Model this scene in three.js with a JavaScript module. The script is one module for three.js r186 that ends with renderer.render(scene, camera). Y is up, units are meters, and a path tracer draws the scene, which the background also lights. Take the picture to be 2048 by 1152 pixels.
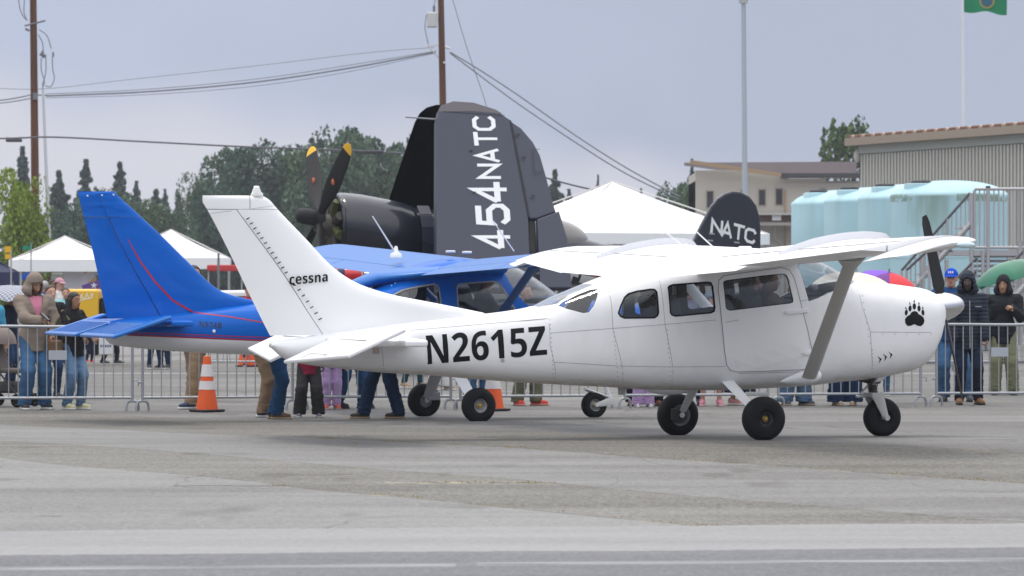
import * as THREE from 'three';
import { mergeGeometries, mergeVertices, toCreasedNormals } from 'three/addons/utils/BufferGeometryUtils.js';
import { RoundedBoxGeometry } from 'three/addons/geometries/RoundedBoxGeometry.js';
import { TessellateModifier } from 'three/addons/modifiers/TessellateModifier.js';
import { FontLoader } from 'three/addons/loaders/FontLoader.js';
import { Brush, Evaluator, SUBTRACTION, INTERSECTION } from 'three-bvh-csg';

// ---------------------------------------------------------------- camera, sky, sun, exposure
const scene = new THREE.Scene();
const EYE = 1.62, FOC = 7200, HOR = 565;                  // eye height (m), focal length and horizon row in 2048 x 1152 pixels
const camera = new THREE.PerspectiveCamera(9.148, 16 / 9, 1, 6000);
camera.position.set(0, EYE, 0);
camera.rotation.x = -(576 - HOR) / FOC;
camera.focus = 38; camera.userData.fStop = 5.6;
const renderer = new THREE.WebGLRenderer({ antialias: true });
renderer.toneMapping = THREE.LinearToneMapping;
renderer.toneMappingExposure = 1.35;
renderer.shadowMap.enabled = true;

function rng(s) { s |= 0; return () => { s = (s + 0x6d2b79f5) | 0; let t = Math.imul(s ^ (s >>> 15), 1 | s); t = (t + Math.imul(t ^ (t >>> 7), 61 | t)) ^ t; return ((t ^ (t >>> 14)) >>> 0) / 4294967296; }; }
const hash3 = (x, y, z) => { let h = Math.imul(x, 374761393) ^ Math.imul(y, 668265263) ^ Math.imul(z, 1274126177); h = Math.imul(h ^ (h >>> 13), 1103515245); return ((h ^ (h >>> 16)) >>> 0) / 4294967296; };
const sm = t => t * t * (3 - 2 * t), lerp = (a, b, t) => a + (b - a) * t, clamp = (x, a = 0, b = 1) => x < a ? a : x > b ? b : x, sstep = (a, b, x) => sm(clamp((x - a) / (b - a)));
function noise(x, y, z = 0, per = 0) {
  const X = Math.floor(x), Y = Math.floor(y), Z = Math.floor(z), fx = sm(x - X), fy = sm(y - Y), fz = sm(z - Z), w = per ? (v => ((v % per) + per) % per) : (v => v);
  const h = (i, j, k) => hash3(w(X + i), w(Y + j), Z + k);
  return lerp(lerp(lerp(h(0, 0, 0), h(1, 0, 0), fx), lerp(h(0, 1, 0), h(1, 1, 0), fx), fy), lerp(lerp(h(0, 0, 1), h(1, 0, 1), fx), lerp(h(0, 1, 1), h(1, 1, 1), fx), fy), fz);
}
const fbm = (x, y, z = 0, o = 4) => { let s = 0, a = 0.5, n = 0; for (let i = 0; i < o; i++) { s += a * noise(x, y, z + i * 7); n += a; a /= 2; x *= 2.03; y *= 2.03; } return s / n; };

{ // overcast sky: bright cloud deck overhead, blue-grey rain cloud and paler bands low down
  const W = 2048, H = 1024, d = new Float32Array(W * H * 4), deck = e => { const P = [[0, 0.408], [5, 0.412], [10, 0.52], [15, 0.645], [20, 0.83], [32, 1.22], [60, 1.36], [91, 1.36]]; let i = 0; while (e > P[i + 1][0]) i++; return lerp(P[i][1], P[i + 1][1], (e - P[i][0]) / (P[i + 1][0] - P[i][0])); };
  for (let j = 0; j < H; j++) {
    const el = ((j + 0.5) / H - 0.5) * 180;
    for (let i = 0; i < W; i++) {
      const az = ((i + 0.5) / W - 0.25) * 360, o = (j * W + i) * 4;          // az 0 = view direction, positive = right
      const e = Math.max(el, 0), ca = Math.cos(az / 57.3), sa = Math.sin(az / 57.3);
      const cloud = fbm(sa * 9 + 40, ca * 9 + e * 0.5, 3, 4), fine = fbm(sa * 26 + 11, ca * 26 + 5, e * 1.1, 4);
      const lum = deck(e) * lerp(1, 0.88 + 0.24 * cloud, sstep(6, 30, e));
      let pale = clamp(1 - sstep(1.1, 2.5, e + (fine - 0.5) * 1.6 + sa * 9.5)); // whiter towards the horizon, less to the right
      pale *= 0.95;
      const b = sstep(5, 28, e), band = (fine - 0.5) * 0.10 * (1 - b);
      const r = lerp(0.845, 0.975, b), g = lerp(0.943, 0.99, b), bl = lerp(1.185, 1.03, b), k = lum * lerp(1 - 0.12 * Math.tanh(sa * 6), 1, b) + band * 0.41;
      d[o] = lerp(r * k, 0.505, pale * (1 - b)); d[o + 1] = lerp(g * k, 0.507, pale * (1 - b)); d[o + 2] = lerp(bl * k, 0.56, pale * (1 - b)); d[o + 3] = 1;
    }
  }
  const t = new THREE.DataTexture(d, W, H, THREE.RGBAFormat, THREE.FloatType);
  t.mapping = THREE.EquirectangularReflectionMapping; t.magFilter = t.minFilter = THREE.LinearFilter; t.wrapS = THREE.RepeatWrapping; t.needsUpdate = true;
  scene.background = t; scene.environment = t;
}
scene.fog = new THREE.FogExp2(new THREE.Color().setRGB(0.80, 0.85, 0.95), 0.00032);
const sun = new THREE.DirectionalLight(0xfff3e4, 0.95);
sun.position.set(-6, 60, -53); sun.target.position.set(0, 0, -42); scene.add(sun, sun.target);
sun.castShadow = true; sun.shadow.radius = 22; sun.shadow.mapSize.set(2048, 2048);
Object.assign(sun.shadow.camera, { left: -30, right: 30, top: 30, bottom: -30, near: 1, far: 140 });

// ---------------------------------------------------------------- helpers
const V = (x, y, z) => new THREE.Vector3(x, y, z), R = a => a * Math.PI / 180;
const used = new Set();
function numbered(n) { if (!used.has(n)) { used.add(n); return n; } for (let i = 1; ; i++) { const m = n + '_' + String(i).padStart(3, '0'); if (!used.has(m)) { used.add(m); return m; } } }
function tag(o, label, category, group, kind) { if (label) o.userData.label = label; if (category) o.userData.category = category; if (group) o.userData.group = group; if (kind) o.userData.kind = kind; return o; }
function thing(name, label, category, pos = [0, 0, 0], turn = 0, group) { const o = new THREE.Group(); o.name = numbered(name); o.position.set(...pos); o.rotation.y = turn; scene.add(o); return tag(o, label, category, group); }
function mesh(name, geo, mat, parent = scene) {
  if (Array.isArray(geo)) geo = merge(geo);
  const m = new THREE.Mesh(geo, mat); m.name = parent === scene ? numbered(name) : name; m.castShadow = m.receiveShadow = true; parent.add(m); return m;
}
const structure = (name, geo, mat) => tag(mesh(name, geo, mat), null, null, null, 'structure');
function merge(list) {
  return mergeGeometries(list.map(g => {
    g = g.index ? g.toNonIndexed() : g;
    if (!g.attributes.normal) g.computeVertexNormals();
    if (!g.attributes.uv) g.setAttribute('uv', new THREE.BufferAttribute(new Float32Array(g.attributes.position.count * 2), 2));
    const o = new THREE.BufferGeometry(); for (const k of ['position', 'normal', 'uv']) o.setAttribute(k, g.attributes[k]); return o;
  }));
}
const lin = (r, g, b) => new THREE.Color().setRGB(r, g, b), hex = h => new THREE.Color(h);
function mat(c, rough = 0.6, extra = {}) { const { phys, ...e } = extra; return new (phys || e.clearcoat || e.transmission || e.sheen ? THREE.MeshPhysicalMaterial : THREE.MeshStandardMaterial)({ color: Array.isArray(c) ? lin(...c) : hex(c), roughness: rough, side: THREE.DoubleSide, ...e }); }
function tex(w, h, f, srgb) { const d = new Uint8Array(w * h * 4); for (let j = 0; j < h; j++) for (let i = 0; i < w; i++) { const c = f(i, j), o = (j * w + i) * 4; for (let k = 0; k < 3; k++) d[o + k] = clamp(Array.isArray(c) ? c[k] : c) * 255; d[o + 3] = 255; } const t = new THREE.DataTexture(d, w, h); t.wrapS = t.wrapT = THREE.RepeatWrapping; t.magFilter = THREE.LinearFilter; t.minFilter = THREE.LinearMipmapLinearFilter; t.generateMipmaps = true; if (srgb) t.colorSpace = THREE.SRGBColorSpace; t.needsUpdate = true; return t; }
const box = (w, h, d, x = 0, y = 0, z = 0, ry = 0, rz = 0, rx = 0) => new THREE.BoxGeometry(w, h, d).applyMatrix4(new THREE.Matrix4().compose(V(x, y, z), new THREE.Quaternion().setFromEuler(new THREE.Euler(rx, ry, rz)), V(1, 1, 1)));
const rbox = (w, h, d, r, x = 0, y = 0, z = 0, ry = 0, rz = 0, rx = 0) => new RoundedBoxGeometry(w, h, d, 2, r).applyMatrix4(new THREE.Matrix4().compose(V(x, y, z), new THREE.Quaternion().setFromEuler(new THREE.Euler(rx, ry, rz)), V(1, 1, 1)));
const vec = a => a.isVector3 ? a : V(...a);
function bar(a, b, r, seg = 8, r2 = r) { a = vec(a); b = vec(b); const d = b.clone().sub(a), g = new THREE.CylinderGeometry(r2, r, d.length(), seg); return g.applyMatrix4(new THREE.Matrix4().compose(a.clone().add(b).multiplyScalar(0.5), new THREE.Quaternion().setFromUnitVectors(V(0, 1, 0), d.normalize()), V(1, 1, 1))); }
const tube = (pts, r, seg = 24, rs = 6) => new THREE.TubeGeometry(new THREE.CatmullRomCurve3(pts.map(vec)), seg, r, rs);
const lathe = (pts, seg = 32) => new THREE.LatheGeometry(pts.map(p => new THREE.Vector2(...p)), seg);
const move = (g, x, y, z, rx = 0, ry = 0, rz = 0) => g.applyMatrix4(new THREE.Matrix4().compose(V(x, y, z), new THREE.Quaternion().setFromEuler(new THREE.Euler(rx, ry, rz)), V(1, 1, 1)));
const ball = (r, x, y, z, sx = 1, sy = 1, sz = 1, n = 16) => new THREE.SphereGeometry(r, n, n * 0.75 | 0).applyMatrix4(new THREE.Matrix4().compose(V(x, y, z), new THREE.Quaternion(), V(sx, sy, sz)));
// rings of points -> skin
function loft(rings, caps = true, crease = 0) {
  const n = rings[0].length, p = [], uv = [], ix = [];
  rings.forEach((r, j) => { for (let i = 0; i <= n; i++) { p.push(...r[i % n]); uv.push(i / n, j / (rings.length - 1)); } });
  for (let j = 0; j < rings.length - 1; j++) for (let i = 0; i < n; i++) { const a = j * (n + 1) + i, b = a + n + 1; ix.push(a, b, a + 1, a + 1, b, b + 1); }
  if (caps) for (const [j, f] of [[0, 0], [rings.length - 1, 1]]) {
    const r = rings[j], c = [0, 0, 0]; r.forEach(q => { for (let k = 0; k < 3; k++) c[k] += q[k] / n; });
    const base = p.length / 3; p.push(...c); uv.push(0, 0); r.forEach(q => { p.push(...q); uv.push(0, 0); });
    for (let i = 0; i < n; i++) { const a = base + 1 + i, b = base + 1 + (i + 1) % n; f ? ix.push(base, b, a) : ix.push(base, a, b); }
  }
  let vol = 0; for (let i = 0; i < ix.length; i += 3) { const [a, b, c] = [ix[i] * 3, ix[i + 1] * 3, ix[i + 2] * 3]; vol += p[a] * (p[b + 1] * p[c + 2] - p[b + 2] * p[c + 1]) + p[a + 1] * (p[b + 2] * p[c] - p[b] * p[c + 2]) + p[a + 2] * (p[b] * p[c + 1] - p[b + 1] * p[c]); }
  if (vol < 0) for (let i = 0; i < ix.length; i += 3) { const t = ix[i]; ix[i] = ix[i + 1]; ix[i + 1] = t; }
  let g = new THREE.BufferGeometry(); g.setAttribute('position', new THREE.Float32BufferAttribute(p, 3)); g.setAttribute('uv', new THREE.Float32BufferAttribute(uv, 2)); g.setIndex(ix);
  g.computeVertexNormals();
  // smooth the seam
  const N = g.attributes.normal; for (let j = 0; j < rings.length; j++) { const a = j * (n + 1), b = a + n, v = V(N.getX(a) + N.getX(b), N.getY(a) + N.getY(b), N.getZ(a) + N.getZ(b)).normalize(); N.setXYZ(a, v.x, v.y, v.z); N.setXYZ(b, v.x, v.y, v.z); }
  if (crease) g = toCreasedNormals(g, crease);
  return g;
}
// monotone cubic through (x, y) pairs
function curve(pts) {
  const P = [...pts].sort((a, b) => a[0] - b[0]), n = P.length, d = [], m = [];
  for (let i = 0; i < n - 1; i++) d.push((P[i + 1][1] - P[i][1]) / (P[i + 1][0] - P[i][0]));
  for (let i = 0; i < n; i++) m.push(i === 0 ? d[0] : i === n - 1 ? d[n - 2] : d[i - 1] * d[i] <= 0 ? 0 : 2 * d[i - 1] * d[i] / (d[i - 1] + d[i]));
  return x => { if (x <= P[0][0]) return P[0][1]; if (x >= P[n - 1][0]) return P[n - 1][1]; let i = 0; while (x > P[i + 1][0]) i++; const h = P[i + 1][0] - P[i][0], t = (x - P[i][0]) / h, t2 = t * t, t3 = t2 * t; return (2 * t3 - 3 * t2 + 1) * P[i][1] + (t3 - 2 * t2 + t) * h * m[i] + (-2 * t3 + 3 * t2) * P[i + 1][1] + (t3 - t2) * h * m[i + 1]; };
}
const at = (px, py, d) => [(px - 1024) / FOC * d, EYE + (HOR - py) / FOC * d, -d];      // a measured point at distance d
const fall = d => -0.0158 * (lerp(clamp(d, 34, 47.5), 34 + 13.5 * sm(clamp((d - 34) / 13.5)), 0.35) - 37.5);   // the apron drains gently away from the camera
const foot = (px, d) => [(px - 1024) / FOC * d, fall(d), -d];                             // the ground below it
const dist = py => { let d = 50; for (let i = 0; i < 30; i++) d = (EYE - fall(d)) * FOC / (py - HOR); return d; };   // distance of a ground point
// measuring frame of an aircraft: origin on the ground, local x = heading, z = its right
class Frame {
  constructor(turn, px, d) { this.turn = turn; this.O = [(px - 1024) / FOC * d, 0, -d]; this.ex = [Math.cos(turn), -Math.sin(turn)]; this.ez = [Math.sin(turn), Math.cos(turn)]; }
  un(px, py, z = 0) {
    const rx = (px - 1024) / FOC, O = this.O, x = (-rx * (O[2] + z * this.ez[1]) - O[0] - z * this.ez[0]) / (this.ex[0] + this.ex[1] * rx), t = -(O[2] + x * this.ex[1] + z * this.ez[1]);
    return [x, EYE + (HOR - py) / FOC * t];
  }
  unf(px, py, zf, z = 0.4) { let x, y; for (let i = 0; i < 8; i++) { [x, y] = this.un(px, py, z); z = zf(x, y); } return [x, y, z]; }
}
// aerofoil outline between two chord fractions, [chord fraction, height] going round
function foil(th, c0 = 0, c1 = 1, n = 14, camber = 0.02) {
  const yt = x => 5 * th * (0.2969 * Math.sqrt(x) - 0.126 * x - 0.3516 * x * x + 0.2843 * x ** 3 - 0.1030 * x ** 4), yc = x => x < 0.4 ? camber / 0.16 * (0.8 * x - x * x) : camber / 0.36 * (0.2 + 0.8 * x - x * x), o = [];
  for (let i = 0; i <= n; i++) { const t = i / n, x = c1 + (c0 - c1) * (c0 === 0 ? 1 - (1 - t) * (1 - t) : t); o.push([x, yc(x) + yt(x)]); }
  for (let i = c0 === 0 ? 1 : 0; i <= n; i++) { const t = i / n, x = c0 + (c1 - c0) * (c0 === 0 ? t * t : t); o.push([x, yc(x) - yt(x)]); }
  return o;
}
// superellipse fuselage: station curves top, bot, w (half width), n (squareness)
class Hull {
  constructor(x0, x1, top, bot, w, n) { Object.assign(this, { x0, x1, top, bot, w, n }); }
  ring(x, off = 0, N = 56) { const t = this.top(x), b = this.bot(x), m = (t + b) / 2, h = Math.max((t - b) / 2 - off, 0.004), w = Math.max(this.w(x) - off, 0.004), e = 2 / this.n(x), o = []; for (let i = 0; i < N; i++) { const a = i / N * 2 * Math.PI, c = Math.cos(a), s = Math.sin(a); o.push([x, m + Math.sign(s) * Math.abs(s) ** e * h, -Math.sign(c) * Math.abs(c) ** e * w]); } return o; }
  z(x, y) { const t = this.top(x), b = this.bot(x), v = clamp(Math.abs((y - (t + b) / 2) / Math.max((t - b) / 2, 1e-3))), n = this.n(x); return this.w(x) * Math.max(1 - v ** n, 0.0) ** (1 / n); }
  solid(off = 0, x0 = this.x0, x1 = this.x1, N = 56, S = 90) { const r = []; for (let i = 0; i <= S; i++) r.push(this.ring(lerp(x0, x1, i / S), off, N)); return loft(r); }
}
const tess = new TessellateModifier(0.07, 5);
function onHull(hull, shapes, off, side = 1) { // flat (x, y) shapes laid on the hull's side
  let g = new THREE.ShapeGeometry(shapes, 8); g = tess.modify(g.toNonIndexed()); g.deleteAttribute('normal');
  const p = g.attributes.position; for (let i = 0; i < p.count; i++) p.setZ(i, side * (hull.z(p.getX(i), p.getY(i)) + off));
  g.computeVertexNormals(); return g;
}
const poly = pts => new THREE.Shape(pts.map(p => new THREE.Vector2(p[0], p[1])));
// mitred ribbon along a polyline -> Shape (flat strokes)
function ribbon(pts, w, closed = false) {
  const n = pts.length, L = [], Rr = [];
  for (let i = 0; i < n; i++) {
    const a = pts[closed ? (i + n - 1) % n : Math.max(i - 1, 0)], b = pts[i], c = pts[closed ? (i + 1) % n : Math.min(i + 1, n - 1)];
    let d1 = [b[0] - a[0], b[1] - a[1]], d2 = [c[0] - b[0], c[1] - b[1]]; const l1 = Math.hypot(...d1), l2 = Math.hypot(...d2);
    if (l1 < 1e-9) d1 = d2.map(v => v / l2); else d1 = d1.map(v => v / l1); if (l2 < 1e-9) d2 = d1; else if (l2 && l1 >= 1e-9) d2 = d2.map(v => v / l2); else d2 = d1;
    let m = [-(d1[1] + d2[1]), d1[0] + d2[0]]; const l = Math.hypot(...m) || 1; m = m.map(v => v / l); const k = w / 2 / Math.max(0.4, m[0] * -d1[1] + m[1] * d1[0]);
    L.push([b[0] + m[0] * k, b[1] + m[1] * k]); Rr.push([b[0] - m[0] * k, b[1] - m[1] * k]);
  }
  if (!closed) return poly([...L, ...Rr.reverse()]);
  const s = poly(L), A = x => x.reduce((t, p, i) => t + p[0] * x[(i + 1) % n][1] - p[1] * x[(i + 1) % n][0], 0), big = Math.abs(A(L)) > Math.abs(A(Rr)) ? L : Rr, sml = big === L ? Rr : L;
  const S = poly(big); S.holes.push(new THREE.Path(sml.map(p => new THREE.Vector2(...p)))); return S;
}
const font = await new FontLoader().loadAsync('fonts/droid/droid_sans_bold.typeface.json');
// text fitted into the unit square, then every point sent through map(u, v)
function textShapes(str, map, squeeze = 0) {
  const raw = font.generateShapes(str, 1); let b = [9, 9, -9, -9]; const all = raw.map(s => s.extractPoints(6)); all.forEach(s => s.shape.forEach(p => { b = [Math.min(b[0], p.x), Math.min(b[1], p.y), Math.max(b[2], p.x), Math.max(b[3], p.y)]; }));
  const f = p => { const q = map((p.x - b[0]) / (b[2] - b[0]), (p.y - b[1]) / (b[3] - b[1])); return new THREE.Vector2(q[0], q[1]); };
  return all.map(s => { const S = new THREE.Shape(s.shape.map(f)); S.holes = s.holes.map(h => new THREE.Path(h.map(f))); return S; });
}
const quad = (tl, tr, br, bl) => (u, v) => [lerp(lerp(bl[0], br[0], u), lerp(tl[0], tr[0], u), v), lerp(lerp(bl[1], br[1], u), lerp(tl[1], tr[1], u), v)];
const ev = new Evaluator(); ev.attributes = ['position', 'normal', 'uv']; ev.useGroups = false;
const brush = g => { const b = new Brush(g.index ? g : mergeVertices(g)); b.updateMatrixWorld(); return b; };
const csg = (a, b, op) => { const r = ev.evaluate(a, b, op); r.updateMatrixWorld(); return r; };
const prism = (pts, z0, z1) => new THREE.ExtrudeGeometry(poly(pts), { depth: z1 - z0, bevelEnabled: false }).translate(0, 0, z0);

// ---------------------------------------------------------------- materials shared by the aircraft
const wetBump = tex(256, 256, (i, j) => { const n = noise(i / 4, j / 4, 1, 64); return n > 0.72 ? (n - 0.72) * 3 : 0; });
const grime = tex(512, 256, (i, j) => { const f = fbm(i / 90, j / 40, 2, 4), s = fbm(i / 8, j / 70, 9, 3); return clamp(0.36 + 0.3 * f + 0.2 * (s - 0.5)); }); grime.repeat.set(1, 1);
const dent = tex(512, 256, (i, j) => fbm(i / 34, j / 46, 5, 3)); dent.repeat.set(1, 1);
const skinTone = tex(1024, 512, (i, j) => { // u runs round the hull (0.75 = keel), v along it: faint panel tone and brown grime along the belly
  const u = i / 1024, v = j / 512, b = Math.abs(u - 0.75), n = fbm(i / 30, j / 6, 4, 4), streak = fbm(i / 5, j / 60, 8, 3), pn = hash3(Math.floor(u * 9), Math.floor(v * 11), 3) * 0.018, g = clamp((0.115 - b + (n - 0.5) * 0.09) * 7) * (0.25 + 0.75 * streak), w = 0.985 + (n - 0.5) * 0.035 - pn;
  return [w * (1 - 0.34 * g), w * (1 - 0.40 * g), w * (1 - 0.48 * g)]; }, true);
const paintW = mat([0.83, 0.83, 0.84], 1, { clearcoat: 0.3, clearcoatRoughness: 0.22, roughnessMap: grime, bumpMap: dent, bumpScale: 0.0016, map: skinTone });
const paintW2 = mat([0.78, 0.78, 0.795], 0.4, { clearcoat: 0.3, clearcoatRoughness: 0.3, bumpMap: wetBump, bumpScale: 0.0006 });
const greyStrut = mat([0.50, 0.49, 0.47], 0.42), paintFence = mat([0.72, 0.73, 0.76], 0.4);
const paintD = mat([0.83, 0.83, 0.84], 0.45, { clearcoat: 0.3, clearcoatRoughness: 0.22 });
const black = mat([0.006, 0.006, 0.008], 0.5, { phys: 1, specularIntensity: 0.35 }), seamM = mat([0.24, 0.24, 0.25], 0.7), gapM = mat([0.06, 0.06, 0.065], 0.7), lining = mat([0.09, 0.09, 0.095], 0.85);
const rubber = mat([0.007, 0.007, 0.008], 0.66, { phys: 1, specularIntensity: 0.4, bumpMap: dent, bumpScale: 0.003 }), hubGrey = mat([0.34, 0.34, 0.35], 0.4, { metalness: 0.3 }), steel = mat([0.5, 0.5, 0.52], 0.3, { metalness: 0.9 }), chrome = mat([0.66, 0.66, 0.67], 0.08, { metalness: 1 });
const gold = mat([0.62, 0.45, 0.08], 0.4, { metalness: 0.6 }), darkSteel = mat([0.06, 0.055, 0.05], 0.6, { metalness: 0.4 }), propBlack = mat([0.012, 0.012, 0.014], 0.45, { phys: 1, specularIntensity: 0.5 });
const glass = mat([0.86, 0.88, 0.9], 0.03, { transmission: 1, thickness: 0, ior: 1.5 });
const seatM = mat([0.035, 0.036, 0.042], 0.8);
function tyreGeo(r, w, hub) { // axis z, flattened a little on the ground
  const p = []; for (let i = 0; i <= 22; i++) { const a = -Math.PI / 2 * 1.25 + i / 22 * Math.PI * 1.25, c = Math.cos(a), s = Math.sin(a); p.push([Math.max(hub, r - w * 0.5 + Math.sign(c) * Math.abs(c) ** 0.75 * w * 0.5), s * w * 0.5]); }
  const g = lathe([[hub, -w * 0.36], ...p, [hub, w * 0.36]], 48).rotateX(Math.PI / 2), q = g.attributes.position; for (let i = 0; i < q.count; i++) { const y = q.getY(i); if (y < -r + 0.012) { q.setY(i, -r + 0.012); q.setZ(i, q.getZ(i) * 1.08); } } g.computeVertexNormals(); return g;
}
function wheel(parent, c, r, w, hub, rimMat, capMat) {
  const t = mesh('tyre', tyreGeo(r, w, hub), rubber, parent); t.position.set(...c);
  const prof = s => lathe([[0, s * w * 0.2], [hub * 0.35, s * w * 0.2], [hub * 0.42, s * w * 0.12], [hub * 0.72, s * w * 0.1], [hub * 0.8, s * w * 0.26], [hub * 1.02, s * w * 0.36], [hub * 1.04, s * w * 0.3]], 32).rotateX(Math.PI / 2);
  for (const s of [1, -1]) mesh('rim', prof(s), rimMat, t); mesh('axle_cap', [lathe([[0, w * 0.34], [hub * 0.22, w * 0.34], [hub * 0.26, w * 0.2]], 16).rotateX(Math.PI / 2), new THREE.TorusGeometry(hub * 0.36, hub * 0.05, 6, 20).translate(0, 0, w * 0.21)], capMat, t); return t;
}
const wingRing = (z, le, te, yle, yte, th, c0, c1) => foil(th, c0, c1).map(([c, h]) => [le - c * (le - te), lerp(yle, yte, c) + h * (le - te), z]);
function turnRing(r, hx, hy, a) { const c = Math.cos(a), s = Math.sin(a); return r.map(([x, y, z]) => [hx + (x - hx) * c - (y - hy) * s, hy + (x - hx) * s + (y - hy) * c, z]); }
// upright tail surface: horizontal slices between two curves x(y)
function finLoft(ys, xa, xb, le, te, thick) { // le, te: whole-surface edges for the aerofoil; xa..xb: this piece
  return loft(ys.map(y => { const L = le(y), T = te(y), A = xa(y), B = xb(y), t = thick(y), n = 9, o = [], h = x => { const s = clamp((L - x) / (L - T)); return t * 5 * (0.2969 * Math.sqrt(s) - 0.126 * s - 0.3516 * s * s + 0.2843 * s ** 3 - 0.1015 * s ** 4); }; for (let i = 0; i <= n; i++) { const u = i / n, x = lerp(A, B, u * u); o.push([x, y, h(x)]); } for (let i = n; i >= 0; i--) { const u = i / n, x = lerp(A, B, u * u); o.push([x, y, -h(x) - 0.0005]); } return o; }), true, 0.7);
}
const rodOval = (a, b, ch, tk, ch2 = ch, tk2 = tk, fwd = [1, 0, 0]) => { const A = vec(a), B = vec(b), d = B.clone().sub(A).normalize(), f = V(...fwd), n = f.clone().cross(d).normalize(); f.copy(d).cross(n).normalize(); const ring = (P, c, t) => { const o = []; for (let i = 0; i < 20; i++) { const q = i / 20 * Math.PI * 2, s = Math.sin(q); o.push(P.clone().addScaledVector(f, Math.cos(q) * c / 2).addScaledVector(n, s * Math.abs(s) ** 0.2 * t / 2 * (1 + 0.35 * Math.cos(q))).toArray()); } return o; }; return loft([ring(A, ch, tk), ring(A.clone().lerp(B, 0.5), (ch + ch2) / 2, (tk + tk2) / 2), ring(B, ch2, tk2)]); };
const flatPlate = (pts, y, t, bev) => new THREE.ExtrudeGeometry(poly(pts.map(([x, z]) => [x, -z])), { depth: t, bevelEnabled: true, bevelThickness: bev, bevelSize: bev, bevelSegments: 3 }).rotateX(-Math.PI / 2).translate(0, y - t / 2, 0);
function hullWithWindows(root, fr, hull, wins, paint, skinT, openTop) {
  const toXY = p => { const q = fr.unf(p[0], p[1], (x, y) => hull.z(x, y)); return [q[0], q[1]]; };
  const defs = wins.map(w => ({ ...w, xy: w.raw ? w.raw(toXY) : w.px.map(toXY) }));
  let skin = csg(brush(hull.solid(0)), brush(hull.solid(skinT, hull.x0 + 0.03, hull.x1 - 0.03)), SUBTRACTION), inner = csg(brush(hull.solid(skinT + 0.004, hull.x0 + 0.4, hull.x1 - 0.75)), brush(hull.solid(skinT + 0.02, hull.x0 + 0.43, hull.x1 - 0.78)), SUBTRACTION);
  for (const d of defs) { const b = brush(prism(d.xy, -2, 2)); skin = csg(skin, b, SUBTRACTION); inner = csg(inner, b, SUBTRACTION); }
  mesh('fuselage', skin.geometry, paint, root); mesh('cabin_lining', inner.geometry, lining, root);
  const shell = csg(brush(hull.solid(0.004)), brush(hull.solid(0.010, hull.x0 + 0.02, hull.x1 - 0.02)), SUBTRACTION);
  for (const d of defs) for (const [a, b] of d.both ? [[-2, 2]] : [[0.01, 2], [-2, -0.01]]) mesh(d.name, csg(shell, brush(prism(d.xy, a, b)), INTERSECTION).geometry, d.glass || glass, root);
  for (const d of defs) if (!d.both) for (const s of [1, -1]) { const g = onHull(hull, [ribbon(d.xy, 0.016, true)], 0.0015, s); mesh('window_seal', g, d.seal || black, root); }
  return { toXY, defs };
}


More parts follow.
